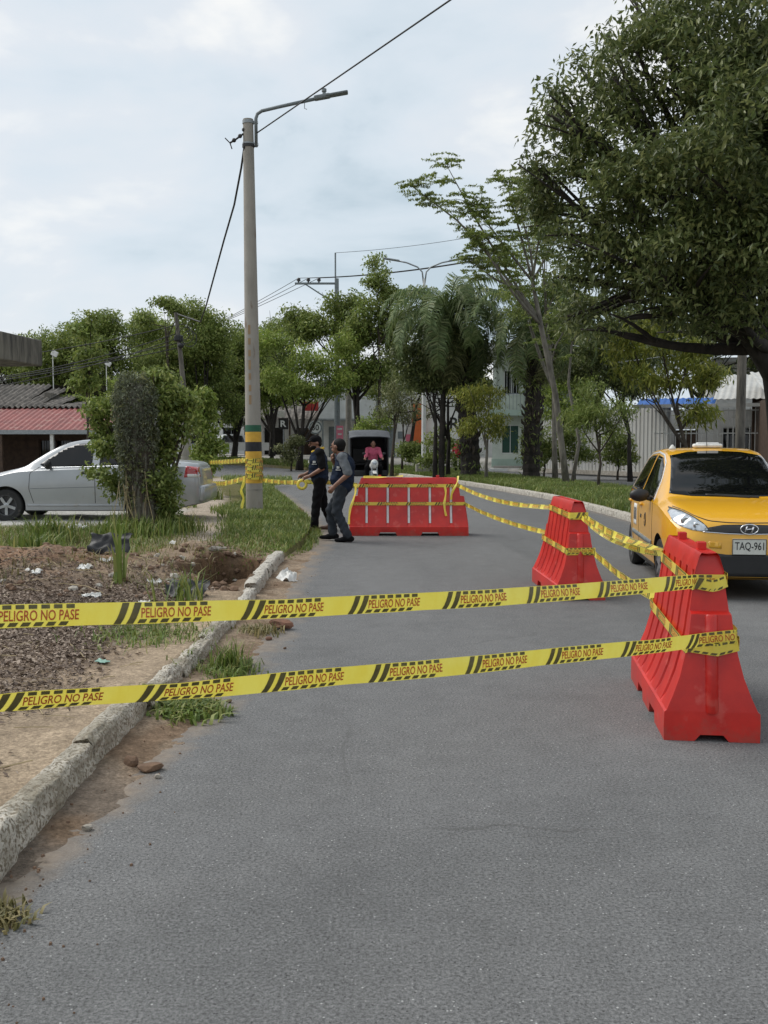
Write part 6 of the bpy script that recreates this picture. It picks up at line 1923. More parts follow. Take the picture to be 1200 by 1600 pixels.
quick('street_tree', 'slim tree whose pointed top rises beside the far power pole', 592, 735, 57, [(590, 440, 57, .9, .9, .8), (600, 470, 57, 1.2, 1.0, .8), (585, 415, 57.2, .55, .6, .5), (575, 495, 57, 1.2, 1.0, .8), (615, 500, 56.8, 1.1, 1, .9)], .12, 'leaf_mid', 'bark', clumps=300, per=22, spread=.26, leaf=(.09, .2), seed=39, fork=.45)
quick('bush', 'rounded bush at the foot of the forked tree beyond the two men', 455, 735, 54, [(452, 705, 54, .75, .6, .65), (462, 690, 54, .5, .5, .4)], .05, 'leaf_olive', 'bark', clumps=110, per=22, spread=.18, leaf=(.07, .13), seed=40, fork=.2, group='bushes', cat='bush')
quick('clipped_tree', 'small round clipped tree left of the concrete pole', 365, 715, 66, [(368, 652, 66, .85, .8, .85), (362, 645, 66, .7, .7, .7)], .09, 'leaf_dark', 'bark_dark', clumps=240, per=26, spread=.17, leaf=(.06, .12), seed=41, fork=.45, group='bushes')
for i, (x, y, lbs, lab) in enumerate((((650), 738, [(645, 705, 47.5, .7, .6, .6), (665, 715, 47.5, .5, .5, .5)], 'low green bush in front of the orange pillar'),
                                      (690, 742, [(690, 690, 44, .7, .6, .8), (680, 715, 44, .8, .6, .6), (700, 720, 44, .6, .5, .5)], 'leafy bush at the foot of the lamp pole'),
                                      (575, 735, [(575, 672, 52, 1.0, .8, .6), (595, 655, 52, .9, .8, .6)], 'light green bush behind the tricycle canopy'))):
    quick('bush', lab, x, y, lbs[0][2], lbs, .05, 'leaf_mid' if i < 2 else 'leaf_light', 'bark', clumps=130, per=22, spread=.2, leaf=(.07, .14), seed=50 + i, fork=.25, group='bushes', cat='bush')

quick('street_tree', 'soft green tree filling the gap between the feathery tree and the great tree', 868, 745, 37, [(800, 400, 37, .9, .9, .7), (845, 370, 37, 1.0, 1, .8), (880, 430, 37.5, 1.0, 1, .9), (815, 470, 37, .8, .9, .7), (870, 510, 37.4, .9, .9, .7), (850, 300, 37.6, .6, .7, .6)], .1, 'leaf_mid', 'bark_grey', clumps=420, per=20, spread=.24, leaf=(.05, .14), seed=43)
# right side, behind the taxi
quick('garden_tree', 'yellow-green young mango tree behind the taxi roof', 1075, 740, 33, [(985, 540, 33, .85, .9, .7), (1030, 520, 33, .9, .9, .6), (1075, 560, 33, .9, .9, .6), (1000, 585, 33, .7, .8, .5), (1110, 590, 33.2, .7, .8, .5), (1095, 645, 33, .5, .6, .6), (1045, 600, 33.3, .8, .8, .4)], .09, 'leaf_yellow', 'bark', clumps=360, per=16, spread=.24, leaf=(.055, .24), seed=61, droop=.9, group='garden trees')
quick('garden_tree', 'dense dark evergreen behind the white metal fence', 930, 742, 53, [(900, 580, 53, 1.8, 1.6, 1.4), (960, 560, 53, 2.0, 1.7, 1.6), (910, 540, 54, 1.8, 1.7, 1.4), (990, 600, 53, 1.5, 1.4, 1.0), (870, 560, 54, 1.2, 1.2, 1.2), (1010, 540, 54, 1.6, 1.6, 1.5)], .3, 'leaf_dark', 'bark_dark', clumps=900, per=22, spread=.34, leaf=(.09, .2), seed=62, group='garden trees')
quick('garden_tree', 'dark tree crown rising over the blue roof', 1090, 742, 50, [(1060, 540, 50, 1.8, 1.6, 1.5), (1130, 520, 50, 2.0, 1.8, 1.6), (1190, 550, 50, 2, 1.8, 1.6), (1100, 590, 49, 1.4, 1.3, .9), (1000, 500, 52, 1.8, 1.8, 1.4), (1120, 450, 52, 2.4, 2, 1.6)], .28, 'leaf_dark', 'bark_dark', clumps=850, per=22, spread=.34, leaf=(.1, .22), seed=63, group='garden trees')
quick('garden_tree', 'dark leafy tree before the white metal fence left of the taxi', 985, 742, 41, [(960, 590, 41, 1.1, 1, .75), (915, 570, 41.5, 1.1, 1, .8), (1000, 610, 41, .8, .8, .5), (940, 535, 41.5, 1.2, 1.1, .8), (1010, 560, 41.3, 1.0, 1, .7)], .1, 'leaf_dark', 'bark_dark', clumps=480, per=20, spread=.25, leaf=(.07, .17), seed=66, group='garden trees', fork=.4)
quick('street_tree', 'leafy tree hiding the upper wall of the long white building', 640, 735, 62, [(640, 590, 62, 1.8, 1.4, .9), (690, 580, 62, 1.8, 1.4, 1.0), (600, 610, 62, 1.3, 1.2, .7), (740, 600, 61, 1.4, 1.2, .8)], .14, 'leaf_mid', 'bark_dark', clumps=420, per=22, spread=.3, leaf=(.09, .19), seed=67)
quick('street_tree', 'low leafy tree right of the concrete pole beyond the bend', 425, 728, 64, [(420, 600, 64, 1.5, 1.3, .9), (450, 625, 64, 1.2, 1.1, .6), (400, 580, 64, 1.1, 1.1, .9)], .12, 'leaf_light', 'bark_dark', clumps=300, per=22, spread=.3, leaf=(.09, .19), seed=68)
for _i, (_x, _r, _lb) in enumerate(((898, .8, 'leafy bush before the white metal fence left of the young median tree'), (965, .7, 'leafy bush before the white metal fence right of the young median tree'), (850, .8, 'leafy bush between the tall palm and the white metal fence'))):
    quick('bush', _lb, _x, 742, 43, [(_x, 690, 43, _r, .6, .7), (_x + 12, 712, 43, _r * .8, .5, .5), (_x - 10, 715, 43, _r * .7, .5, .45)], .05, 'leaf_mid', 'bark', clumps=120, per=20, spread=.2, leaf=(.07, .15), seed=80 + _i, fork=.25, group='bushes', cat='bush')
quick('climbing_bush', 'glossy climbing shrub beside the pale green house', 880, 740, 49, [(880, 650, 49, 1.1, .9, 1.1), (905, 600, 49.5, 1.0, .9, 1.0), (870, 600, 49.3, .8, .8, .9)], .07, 'leaf_light', 'bark', clumps=260, per=20, spread=.24, leaf=(.1, .16), seed=64, group='bushes', cat='bush')

# left background wood, tree by tree
bgs = [(100, 565, 62, 4.2, 2.2, 'leaf_mid', 'low mid-green tree over the tiled roof far left'), (30, 555, 66, 4.0, 1.9, 'leaf_dark', 'dark tree behind the concrete canopy slab'), (185, 545, 60, 3.6, 2.7, 'leaf_mid', 'wide green tree behind the vine-covered stump'), (250, 530, 64, 3.4, 3.0, 'leaf_light', 'tall pale tree left of the leaning pole'),
       (318, 550, 60, 2.8, 3.2, 'leaf_mid', 'green tree between the leaning pole and the concrete pole'), (365, 560, 66, 3.0, 2.8, 'leaf_mid', 'green tree right behind the concrete pole'), (425, 540, 72, 3.2, 3.0, 'leaf_mid', 'distant green tree right of the concrete pole')]
for i, (x, y, Y, rx, rz_, mt_, lab) in enumerate(bgs):
    r_ = np.random.default_rng(200 + i)
    pm = Y / FPX
    lbs = []
    for k in range(8):
        a = r_.uniform(0, 2 * math.pi); f = r_.uniform(.2, .8)
        lbs.append((x + math.cos(a) * f * rx / pm, y - math.sin(a) * f * rz_ / pm * .8, Y + r_.uniform(-1.5, 1.5), rx * r_.uniform(.38, .55), rx * .45, rz_ * r_.uniform(.32, .5)))
    lbs.append((x, y + rz_ * .5 / pm, Y, rx * .7, rx * .5, rz_ * .5))
    for k in (-1, 0, 1): lbs.append((x + k * rx * .6 / pm, y + rz_ * (.95 + .1 * abs(k)) / pm, Y + 1, rx * .42, rx * .4, rz_ * .34))
    quick('background_tree', lab, x, 715, Y, lbs, .25, mt_, 'bark_dark', z0=-.3, clumps=900, per=34, spread=.34, leaf=(.09, .19), seed=210 + i, sub=8, group='trees in the left background', fork=.3)
quick('background_tree', 'thin tall sapling with leafy top above the tiled roof', 135, 700, 34, [(133, 520, 34, .5, .5, .35), (140, 560, 34, .6, .6, .5), (128, 600, 34, .55, .5, .5), (142, 500, 34, .3, .3, .3)], .05, 'leaf_mid', 'bark', clumps=130, per=16, spread=.17, leaf=(.08, .19), seed=230, z0=-.2, group='trees in the left background')
quick('background_tree', 'feathery top of a tree poking above the left wood', 265, 715, 58, [(262, 475, 58, .8, .8, .35), (280, 485, 58, .8, .8, .35), (225, 500, 58, .8, .8, .35)], .1, 'leaf_mid', 'bark', clumps=130, per=18, spread=.26, leaf=(.09, .22), seed=231, z0=-.2, group='trees in the left background', shell=.3)
# clipped hedge above the red roof
hb = at(125, 640, 45); r_ = np.random.default_rng(77)
hd = empty('hedge', (hb.x, 45, -.3)); tag(hd, 'flat-topped light green hedge behind the red sheet roof', 'hedge')
P = np.stack([r_.uniform(-1.4, 1.6, 900), r_.uniform(-.7, .7, 900), 1.2 + (r_.random(900) ** .6) * 2.75], -1)
V_, F3 = leaf_cloud(P, 14, .16, .07, .14, r_, .1, 1.0)
link('crown', np_mesh('crown', V_, F3), M['leaf_light'], hd)
q = MB()
for k in range(5): q.tube([(-1.2 + k * .6, 0, 0), (-1.2 + k * .6, .05, 2.2)], .05, 6)
q.build('stems', M['bark'], hd)

# ---- vine-covered stump with the shrub that has grown round it
sb = gnd(212, 838, .17); b = (sb.x, 15.6, .15)
st = empty('tree_stump', b); tag(st, 'tall broken stump wrapped in dry grey vine in front of silver car', 'stump')
q = MB(); r_ = np.random.default_rng(9)
pts = [(0, 0, -.2), (0.0, 0, .5), (-.03, 0, 1.1), (-.06, 0, 1.7), (-.06, 0, 2.2), (-.06, 0, 2.38)]
q.tube(pts, [.25, .21, .2, .215, .23, .12], 16); q.build('trunk', M['bark_grey'], st, smooth=True)
q = MB()
for k in range(70):
    a = r_.uniform(0, 2 * math.pi); z0_, z1_ = r_.uniform(0, 1.0), r_.uniform(1.2, 2.4); tw = r_.uniform(-.8, .8)
    P = []
    for f in np.linspace(0, 1, 7):
        z = z0_ + (z1_ - z0_) * f; rad = np.interp(z, [0, .5, 1.1, 2.2, 2.4], [.26, .22, .21, .24, .14]) + .012 * r_.random()
        P.append((math.cos(a + tw * f) * rad - .03 * z, math.sin(a + tw * f) * rad, z))
    q.tube(P, r_.uniform(.006, .014), 5)
q.build('vine_stems', M['bark'], st)['kind'] = 'stuff'
n_ = 1700; a = r_.uniform(0, 2 * math.pi, n_); z = r_.uniform(.4, 2.5, n_) ** 1.0; keep = r_.random(n_) < np.interp(z, [.4, 1.2, 1.6, 2.5], [.12, .3, .9, 1]); a, z = a[keep], z[keep]
rad = np.interp(z, [0, 1.2, 2.2, 2.5], [.24, .23, .27, .12]) + .05 * r_.random(len(z))
V_, F3 = leaf_cloud(np.stack([np.cos(a) * rad - .04 * z, np.sin(a) * rad, z], -1), 12, .045, .014, .055, r_, .5, 1.0)
link('dry_vine', np_mesh('dry_vine', V_, F3), M['dead_vine'], st)['kind'] = 'stuff'
a = r_.uniform(0, 2 * math.pi, 260); z = r_.uniform(.5, 2.5, 260); rad = np.interp(z, [0, 1.2, 2.2, 2.5], [.26, .25, .29, .15])
V_, F3 = leaf_cloud(np.stack([np.cos(a) * rad - .04 * z, np.sin(a) * rad, z], -1), 8, .05, .03, .07, r_, .5, 1.0)
link('climber_leaves', np_mesh('climber_leaves', V_, F3), M['leaf_olive'], st)['kind'] = 'stuff'
q = MB()
for k in range(14):
    x = r_.uniform(-.3, .15); z0_ = r_.uniform(.4, 1.1); e_ = r_.normal() * .12
    q.tube([(x, -.24, z0_), (x + e_ * .3, -.28, z0_ * .6), (x + e_, -.30, .05)], r_.uniform(.003, .006), 5)
q.build('dry_stems', M['straw'], st)['kind'] = 'stuff'
quick('shrub', 'leafy green shrub growing round the vine-covered stump', 258, 835, 15.9, [(256, 650, 15.9, .36, .42, .55), (258, 700, 16.0, .28, .38, .45), (246, 750, 15.8, .34, .42, .5), (250, 790, 15.8, .3, .4, .35), (252, 610, 16.1, .28, .35, .35), (180, 760, 15.9, .24, .3, .3), (165, 655, 16.2, .22, .3, .35), (168, 700, 16, .22, .3, .2), (195, 615, 16.3, .35, .35, .3), (288, 628, 16, .2, .25, .2), (150, 640, 16.2, .15, .2, .2), (240, 588, 16.1, .2, .25, .15), (290, 668, 16, .14, .2, .2), (152, 738, 16, .16, .2, .12)], .05, 'leaf_mid', 'bark', clumps=680, per=17, spread=.10, leaf=(.042, .09), seed=71, droop=.4, z0=.15, group='bushes', cat='bush', fork=.15)
quick('shrub', 'dense bush right of the silver car round the foot of the leaning pole', 318, 752, 27, [(322, 690, 27, .38, .5, .6), (312, 650, 27.4, .35, .5, .5), (325, 725, 26.6, .4, .5, .35), (318, 622, 27.5, .25, .3, .3), (335, 700, 27, .25, .3, .3)], .05, 'leaf_light', 'bark', clumps=260, per=18, spread=.14, leaf=(.06, .13), seed=72, z0=.05, group='bushes', cat='bush', fork=.2)
# ================================================================== POLES, LAMPS, WIRES, SIGNS
PB = Vector((-2.72, 20.8, .14))
po = empty('lamp_pole', PB); tag(po, 'tall tapered concrete pole with a single street lamp arm, yellow bands near its foot', 'pole')
H = 8.2 - .14
pr = lambda z: .18 + (.106 - .18) * z / H
lean = lambda z: -.06 * z / H
q = MB(); zs_ = np.linspace(-.3, H, 24)
q.tube([(lean(z), 0, z) for z in zs_], [pr(z) for z in zs_], 20)
q.build('shaft', M['pole_concrete'], po, smooth='auto')


def band(name, mat, z0, z1, o=.004):
    b_ = MB(); b_.tube([(lean(z0), 0, z0), (lean((z0 + z1) / 2), 0, (z0 + z1) / 2), (lean(z1), 0, z1)], [pr(z0) + o, pr((z0 + z1) / 2) + o, pr(z1) + o], 24)
    return b_.build(name, mat, po, smooth='auto')


band('green_band', M['paint_green'], 1.69, 1.83); band('yellow_band', M['paint_yellow'], 1.48, 1.688); band('black_band', M['paint_black'], 1.285, 1.478)
band('yellow_band', M['paint_yellow'], .62, 1.283, .003)
V2, F2 = text_geo('PN 62471 C', .02)                          # faint stencilled marks running up the shaft
zc, hh = 3.2, 1.7
q = MB()
for k in range(7):
    z = 2.35 + k * .24; rr_ = pr(z) + .003
    q.box((lean(z) - .03, -rr_ + .006, z), (.05, .012, .13 if k % 3 else .19))
q.build('faded_stencil', pbr('faded_ochre', (.36, .24, .13), (.3, .2, .12), rough=.8), po)
arm = MB(); x0 = lean(H) + .16
arm.tube([(x0, 0, H - .55), (x0, 0, H + .02), (x0 + .03, 0, H + .11), (x0 + .12, 0, H + .17), (x0 + .5, -.02, H + .25), (x0 + 1.25, -.05, H + .40)], .035, 10)
ao = arm.build('lamp_arm', M['grey_metal'], po, smooth=True)
hd_ = MB(); P = []
rot = Matrix.Rotation(R(-10), 3, 'Y')
hd_.bevbox(Vector((x0 + 1.36, -.05, H + .43)), (.34, .15, .09), .03, rot=rot); hd_.bevbox(Vector((x0 + 1.66, -.05, H + .485)), (.46, .2, .045), .02, rot=rot)
ho = hd_.build('lamp_head', M['grey_metal'], ao, smooth='auto')
q = MB(); q.lathe([(.035, 0), (.035, .05), (.05, .055), (.05, .11), (.02, .125)], (x0 + 1.40, -.05, H + .48), 12); q.build('photocell', M['grey_metal'], ao, smooth='auto')
for z in (H - .06, H - .5):
    q = MB(); q.tube([(lean(z), 0, z - .03), (lean(z), 0, z + .03)], pr(z) + .012, 20); q.box((lean(z) + .13, 0, z), (.14, .05, .05)); q.build('clamp', M['galv'], po, smooth='auto')
q = MB(); q.tube([(lean(8), 0, H - .56), (lean(8), 0, H - .50)], pr(7.6) + .016, 20); q.tube([(-.15, -.05, H - .30), (-.3, -.08, H - .42), (-.42, -.1, H - .50)], .02, 6)
for a in ((-.34, -.08, H - .44), (-.22, -.06, H - .35), (-.14, -.05, H - .22)): q.ell(a, (.045, .04, .045), 6)
q.tube([(-.42, -.1, H - .5), (-.52, -.1, H - .40)], .012, 5); q.tube([(-.42, -.1, H - .5), (-.38, -.1, H - .62)], .012, 5)
q.build('cable_clamp', M['black'], po)
q = MB(); q.tube([(x0 + 1.0, -.05, H + .32), (x0 + 1.0, -.06, H + .2), (x0 + 1.05, -.06, H + .18)], .008, 5); q.build('hook', M['galv'], po)
joint = MB(); joint.tube([(0, 0, .47), (0, 0, .5)], pr(.5) + .006, 20); joint.build('joint_ring', M['concrete'], po)

# warning tape wound round the pole and stretched left and right
def pole_wrap(z, turns, w0, dz=0.02):
    n = int(28 * turns); return [(PB.x + math.cos(a) * (pr(z) + .012) , PB.y + math.sin(a) * (pr(z) + .012), PB.z + z + dz * math.sin(a * 1.5) + .02 * k / n) for k, a in enumerate(np.linspace(-2.8, -2.8 + 2 * math.pi * turns, n + 1))]


for z, lb_ in ((1.06, 'warning tape wound round the pole just under its black band'), (.92, 'middle winding of warning tape round the concrete pole'), (.76, 'lowest winding of warning tape round the concrete pole')):
    tape(lb_, pole_wrap(z, 2.1, .1), phase=.3, faces=(-1, 1), wav=0, width=.10, step=.02)
lp = Vector((-6.05, 30.5, .05))                                   # foot of the leaning pole
tape('upper warning tape stretched left from the concrete pole to the leaning pole', [(lp.x + .12, lp.y, 1.02), (PB.x - .17, PB.y - .08, 1.24)], sag=.03, faces=(-1, 1), phase=.2, width=.105, seed=1)
tape('lower warning tape stretched left from the concrete pole to the leaning pole', [(lp.x + .12, lp.y, .42), (PB.x - .9, PB.y + 1.6, .70), (PB.x - .17, PB.y - .08, .86)], sag=.03, faces=(-1, 1), phase=.6, width=.11, seed=2)
tape('crumpled tape end hanging down the left side of the concrete pole', [(PB.x - .20, PB.y - .1, .80), (PB.x - .26, PB.y - .12, .6), (PB.x - .22, PB.y - .12, .42), (PB.x - .26, PB.y - .12, .22)], printed=False, up=(1, 0, .3), width=.06, wav=.012, seed=3, twist=[(0, .5), (.3, -1.1), (.6, .9), (1, -.6)])
tape('warning tape paid out from the concrete pole to the bearded man', [(PB.x + .17, PB.y - .1, .83), (rl.x - .07, rl.y + .02, rl.z + .04)], sag=.02, faces=(-1, 1), phase=.1, width=.085, seed=4)
fe = bar_pt('far', -bar_half(.86, 2.06) - .02, -.02, .86)
tape('warning tape passing behind the man in grey trousers to the broadside barrier', [(rl.x + .07, rl.y + .05, rl.z + .05), (pb.x - .1, pa.y + .05, .90), fe], sag=.02, faces=(-1, 1), phase=.5, width=.085, seed=5)


def wire(label, pts, r_=.012, sag=0.0, mat='cable', group='overhead wires', n=24):
    P = []
    for (a, b_) in zip(pts[:-1], pts[1:]):
        a, b_ = Vector(a), Vector(b_)
        for k in range(n + (1 if b_ == Vector(pts[-1]) else 0)):
            f = k / n; p = lerp(a, b_, f); p.z -= sag * 4 * f * (1 - f); P.append(p)
    q = MB(); q.tube(P, r_, 5); o = q.build('overhead_wire', M[mat], smooth=True); tag(o, label, 'wire', group); return o


top = PB + Vector((0, 0, 0))
wire('wire rising from the lamp pole to the top edge over the road', [(PB.x + .12, PB.y - .03, 8.02 - .1), (1.25, 14.3, 7.98), (8.6, 2.3, 8.4)], .014, .0)
lt = Vector((-6.32, 30.5, 5.52))
P0 = Vector((PB.x - .13, PB.y - .1, 7.62))
q = MB(); pts = [P0]
for (x, y, f) in ((377, 262, .04), (366, 320, .2), (350, 375, .4), (335, 430, .62), (322, 478, .85), (313, 503, 1.0)):
    pts.append(at(x, y, PB.y + (30.5 - PB.y) * f * .9))
pts.append(lt)
q.tube(pts, .022, 6); tag(q.build('overhead_wire', M['cable'], smooth=True), 'twisted black cable hanging from the lamp pole down to the leaning pole', 'wire', 'overhead wires')

# leaning pole left of the concrete one
q = MB(); lpole = empty('utility_pole', lp); tag(lpole, 'leaning utility pole with a concrete foot left of the lamp pole', 'pole', 'utility poles')
q.tube([(0, 0, -.2), (-.03, 0, 1.6), (-.05, 0, 3.0)], [.17, .16, .14], 14); q.build('concrete_foot', M['concrete'], lpole, smooth='auto')
q = MB(); q.tube([(-.05, 0, 2.95), (-.15, 0, 4.2), (-.28, 0, 5.5)], [.085, .07, .055], 12); q.build('shaft', M['dark_concrete'], lpole, smooth='auto')
q = MB(); q.bevbox((-.2, -.02, 4.72), (.26, .2, .2), .05); q.ell((-.12, -.1, 4.5), (.1, .08, .09), 8); q.build('cable_joint_box', M['black'], lpole)
q = MB()
for k in range(3):
    c_ = [(-.05 + .22 * math.cos(a) + .1 * k, -.12, 4.9 + .24 * math.sin(a) - .1 * k) for a in np.linspace(0, 2 * math.pi, 17)]
    q.tube(c_, .012, 5, cap=False)
q.build('cable_coil', M['cable'], lpole)
for i, (z, xl, yl, zl, s_) in enumerate(((5.2, -20, 33, 4.2, .5), (4.95, -20, 34, 3.7, .7), (4.8, -21, 33, 3.2, .8), (4.65, -22, 32, 3.0, .5), (4.5, -22, 33, 2.7, .3))):
    wire(f'{("topmost", "second", "middle", "fourth", "lowest")[i]} of the wires running left from the leaning pole over the tiled roof', [(lt.x + .1, 30.5, z), (xl, yl, zl)], .014, s_)

# far power pole with crossarm
fp = empty('utility_pole', (at(527, 700, 62).x, 62, .3)); tag(fp, 'far power pole with a crossarm of three insulators above the trees', 'pole', 'utility poles')
zt_ = at(527, 395, 62).z - .3; za = at(527, 443, 62).z - .3
q = MB(); q.tube([(0, 0, 0), (0, 0, za + .3)], [.2, .13], 12); q.tube([(-.08, 0, za - .5), (-.08, 0, zt_)], .05, 8); q.build('shaft', M['grey_metal'], fp)
q = MB(); q.box((-1.28, 0, za), (2.6, .1, .12)); q.build('crossarm', M['grey_metal'], fp)
q = MB(); q.tube([(-2.0, 0, za), (-.05, 0, za - 1.25)], .045, 6); q.build('brace', M['grey_metal'], fp)
for x in (-2.35, -1.75, -1.1):
    q = MB(); q.lathe([(.05, 0), (.05, .08), (.13, .1), (.10, .2), (.13, .22), (.05, .3)], (x, 0, za + .05), 10); q.build('insulator', M['black'], fp)
fw = Vector(fp.location)
for i, x in enumerate((-2.35, -1.75, -1.1)):
    s_ = fw + Vector((x, 0, za + .33))
    wire(f'{("left", "middle", "right")[i]} power line running left from the far crossarm', [s_, (s_.x - 22 - i * 2, 80, s_.z - 6.5)], .018, .6)
    wire(f'{("left", "middle", "right")[i]} power line running right from the far crossarm', [s_, (s_.x + 16, 52 + i, s_.z + .6 + .3 * i)], .018, .5)
wire('thin wire from the top of the far power pole to the right', [fw + Vector((-.08, 0, zt_)), (12, 54, zt_ + 1.2)], .014, .4)

# double-armed street lamp
dl = empty('lamp_pole', (at(662, 745, 46).x, 46, .1)); tag(dl, 'white street lamp pole with two curved arms behind the palms', 'pole')
zl_ = at(662, 425, 46).z - .1
q = MB(); q.tube([(0, 0, .45), (0, 0, 3), (0, 0, zl_ - .3)], [.11, .1, .06], 12); q.build('shaft', M['white_wall'], dl, smooth='auto')
q = MB(); q.bevbox((0, 0, .25), (.75, .75, .6), .05); q.build('concrete_base', M['concrete'], dl)
for sx in (-1, 1):
    q = MB(); q.tube([(sx * .03, 0, zl_ - .5), (sx * .09, 0, zl_), (sx * .3, 0, zl_ + .22), (sx * .8, 0, zl_ + .42), (sx * 1.2, 0, zl_ + .5)], .035, 8); a_ = q.build('lamp_arm', M['galv'], dl, smooth=True)
    q = MB(); q.bevbox((sx * 1.5, 0, zl_ + .56), (.75, .2, .08), .03, rot=Matrix.Rotation(-sx * R(9), 3, 'Y')); q.build('lamp_head', M['galv'], a_)

# pole under the great tree, small poles among the houses
up_ = empty('utility_pole', (at(1156, 700, 31).x, 31, .1)); tag(up_, 'grey concrete utility pole under the great tree behind the taxi', 'pole', 'utility poles')
q = MB(); q.tube([(0, 0, 0), (0, 0, 7.5)], [.16, .12], 14); q.build('shaft', M['dark_concrete'], up_, smooth='auto')
q = MB(); q.box((0, 0, 7.1), (1.6, .1, .1)); q.build('crossarm', M['grey_metal'], up_)
for i, (x, y, Y, x2, y2, Y2) in enumerate(((885, 538, 44, 980, 548, 38), (890, 573, 44, 1050, 555, 36), (985, 545, 38, 1156, 505, 31), (1050, 580, 36, 1200, 530, 30), (960, 592, 44, 1000, 592, 42))):
    wire(f'{("short upper", "short lower", "rising upper", "rising lower", "lowest short")[i]} blue-grey wire under the great tree', [at(x, y, Y), at(x2, y2, Y2)], .022, .05, mat='galv')
cpole = empty('utility_pole', (at(545, 700, 63).x, 63, .4)); tag(cpole, 'grey concrete pole in front of the long white building', 'pole', 'utility poles')
q = MB(); q.tube([(0, 0, 0), (0, 0, 6.8)], [.22, .16], 12); q.build('shaft', M['concrete'], cpole, smooth='auto')
cpole = empty('utility_pole', (at(590, 700, 64).x, 64, .4)); tag(cpole, 'slim grey post left of the tricycle canopy roof', 'pole', 'utility poles')
q = MB(); q.tube([(0, 0, 0), (0, 0, 6.4)], [.14, .1], 12); q.build('shaft', M['galv'], cpole, smooth='auto')

# road signs far down the street
def sign(label, px_, py_, Y, kind):
    c_ = at(px_, py_, Y); zg = float(hfar(Y)) + .1
    r0_ = empty('road_sign', (c_.x, Y, zg)); tag(r0_, label, 'sign', 'road signs'); h_ = c_.z - zg
    q = MB(); q.tube([(0, 0, 0), (0, 0, h_ + .35)], .035, 8); q.build('post', M['galv'], r0_)
    if kind == 'round':
        q = MB(); q.lathe([(.004, -.06), (.42, -.06), (.42, -.04), (.004, -.04)], (0, 0, h_), 24, 'Y'); f_ = q.build('plate', M['white_plastic'], r0_)
        q = MB(); c_ = [(.36 * math.cos(a), -.063, h_ + .36 * math.sin(a)) for a in np.linspace(0, 2 * math.pi, 25)]; q.tube(c_, .045, 6, cap=False); q.build('rim', M['grey_metal'], f_)
        q = MB(); V2, F2 = text_geo('30', .02); q.add([((x - .5) * .42, -.066, h_ - .18 + y * .36) for x, y in V2], F2); q.build('numerals', M['ink'], f_)
    elif kind == 'square':
        q = MB(); q.box((0, -.05, h_), (.6, .03, .7)); f_ = q.build('plate', M['dark_room'], r0_)
        q = MB(); V2, F2 = text_geo('R', .03); q.add([((x - .5) * .36, -.068, h_ - .2 + y * .4) for x, y in V2], F2); q.build('letter', M['white_plastic'], f_)
    else:
        q = MB(); q.box((0, -.05, h_ - .2), (.42, .06, 1.8)); f_ = q.build('plate', M['pink'], r0_)
        q = MB()
        for k in range(5): q.box((0, -.085, h_ + .5 - k * .32), (.3 - .06 * (k % 2), .01, .1))
        q.build('printed_lines', M['white_plastic'], f_)


sign('round white road sign beyond the two men', 493, 668, 60, 'round')
sign('dark red square no-parking sign left of the forked tree', 443, 662, 62, 'square')
sign('narrow upright pink sign left of the tricycle', 531, 683, 61, 'tall')
# ================================================================== GRASS, LITTER, STONES, RUBBISH
def blades(name, label, pts, hgt, mat, wid=.008, lean_=.5, seed=0, parent=None, kind='stuff'):
    """tapered bent blades standing on the given points"""
    r_ = np.random.default_rng(seed)
    n = len(pts); P = np.asarray(pts, float)
    h = np.asarray(hgt) * r_.uniform(.55, 1.25, n)
    a = r_.uniform(0, 2 * np.pi, n); d = np.stack([np.cos(a), np.sin(a), np.zeros(n)], -1)
    s_ = np.stack([-np.sin(a), np.cos(a), np.zeros(n)], -1) * (wid * r_.uniform(.6, 1.4, n))[:, None]
    ln = lean_ * r_.uniform(.2, 1.3, n)
    up = np.array([0, 0, 1.0])
    V_ = np.empty((n, 5, 3))
    V_[:, 0] = P - s_; V_[:, 1] = P + s_
    m1 = P + up * (h * .55)[:, None] + d * (h * ln * .3)[:, None]
    V_[:, 2] = m1 + s_ * .8; V_[:, 3] = m1 - s_ * .8
    V_[:, 4] = P + up * (h * (1 - .35 * ln))[:, None] + d * (h * ln)[:, None]
    b = np.arange(n) * 5
    F3 = np.concatenate([np.stack([b, b + 1, b + 2], -1), np.stack([b, b + 2, b + 3], -1), np.stack([b + 3, b + 2, b + 4], -1)])
    if kind == 'stuff':
        o = link(name, np_mesh(name, V_, F3), M[mat], parent); tag(o, label, 'grass', None, 'stuff')
    else:
        c0 = P.mean(0); rt = empty(name, c0); tag(rt, label, 'plant', 'grass tufts')
        o = link('blades', np_mesh('blades', V_.reshape(-1, 3) - c0, F3), M[mat], rt); o['kind'] = 'stuff'
    return o


r_ = np.random.default_rng(99)
def scatter(n, x0, x1, y0, y1, dens, zf):
    x, y = r_.uniform(x0, x1, n), r_.uniform(y0, y1, n)
    k = r_.random(n) < dens(x, y); x, y = x[k], y[k]
    return np.stack([x, y, zf(x, y)], -1)


# grass patch from the hole to the concrete pole and beyond it
def dens(x, y):
    s_ = xin(y) - x
    rt = np.interp(y, [12.4, 13.2, 14.5, 18, 24, 34], [.2, -.02, -.16, -.22, -.12, .0])
    wd = np.interp(y, [12.4, 13.5, 15, 18, 21, 24, 34], [.8, .95, 1.2, 1.5, 1.7, 1.0, .8])
    return sstep(rt - .05, rt + .12, s_) * sstep(wd + .25, wd - .15, s_ + .5 * (fbm(x * 2, y * 2, 5) - .5)) * sstep(12.3, 13.1, y + .8 * (fbm(x * 2, y * 2, 8) - .5)) * np.clip(.35 + 1.3 * fbm(x * 1.5, y * 1.5, 4), 0, 1)


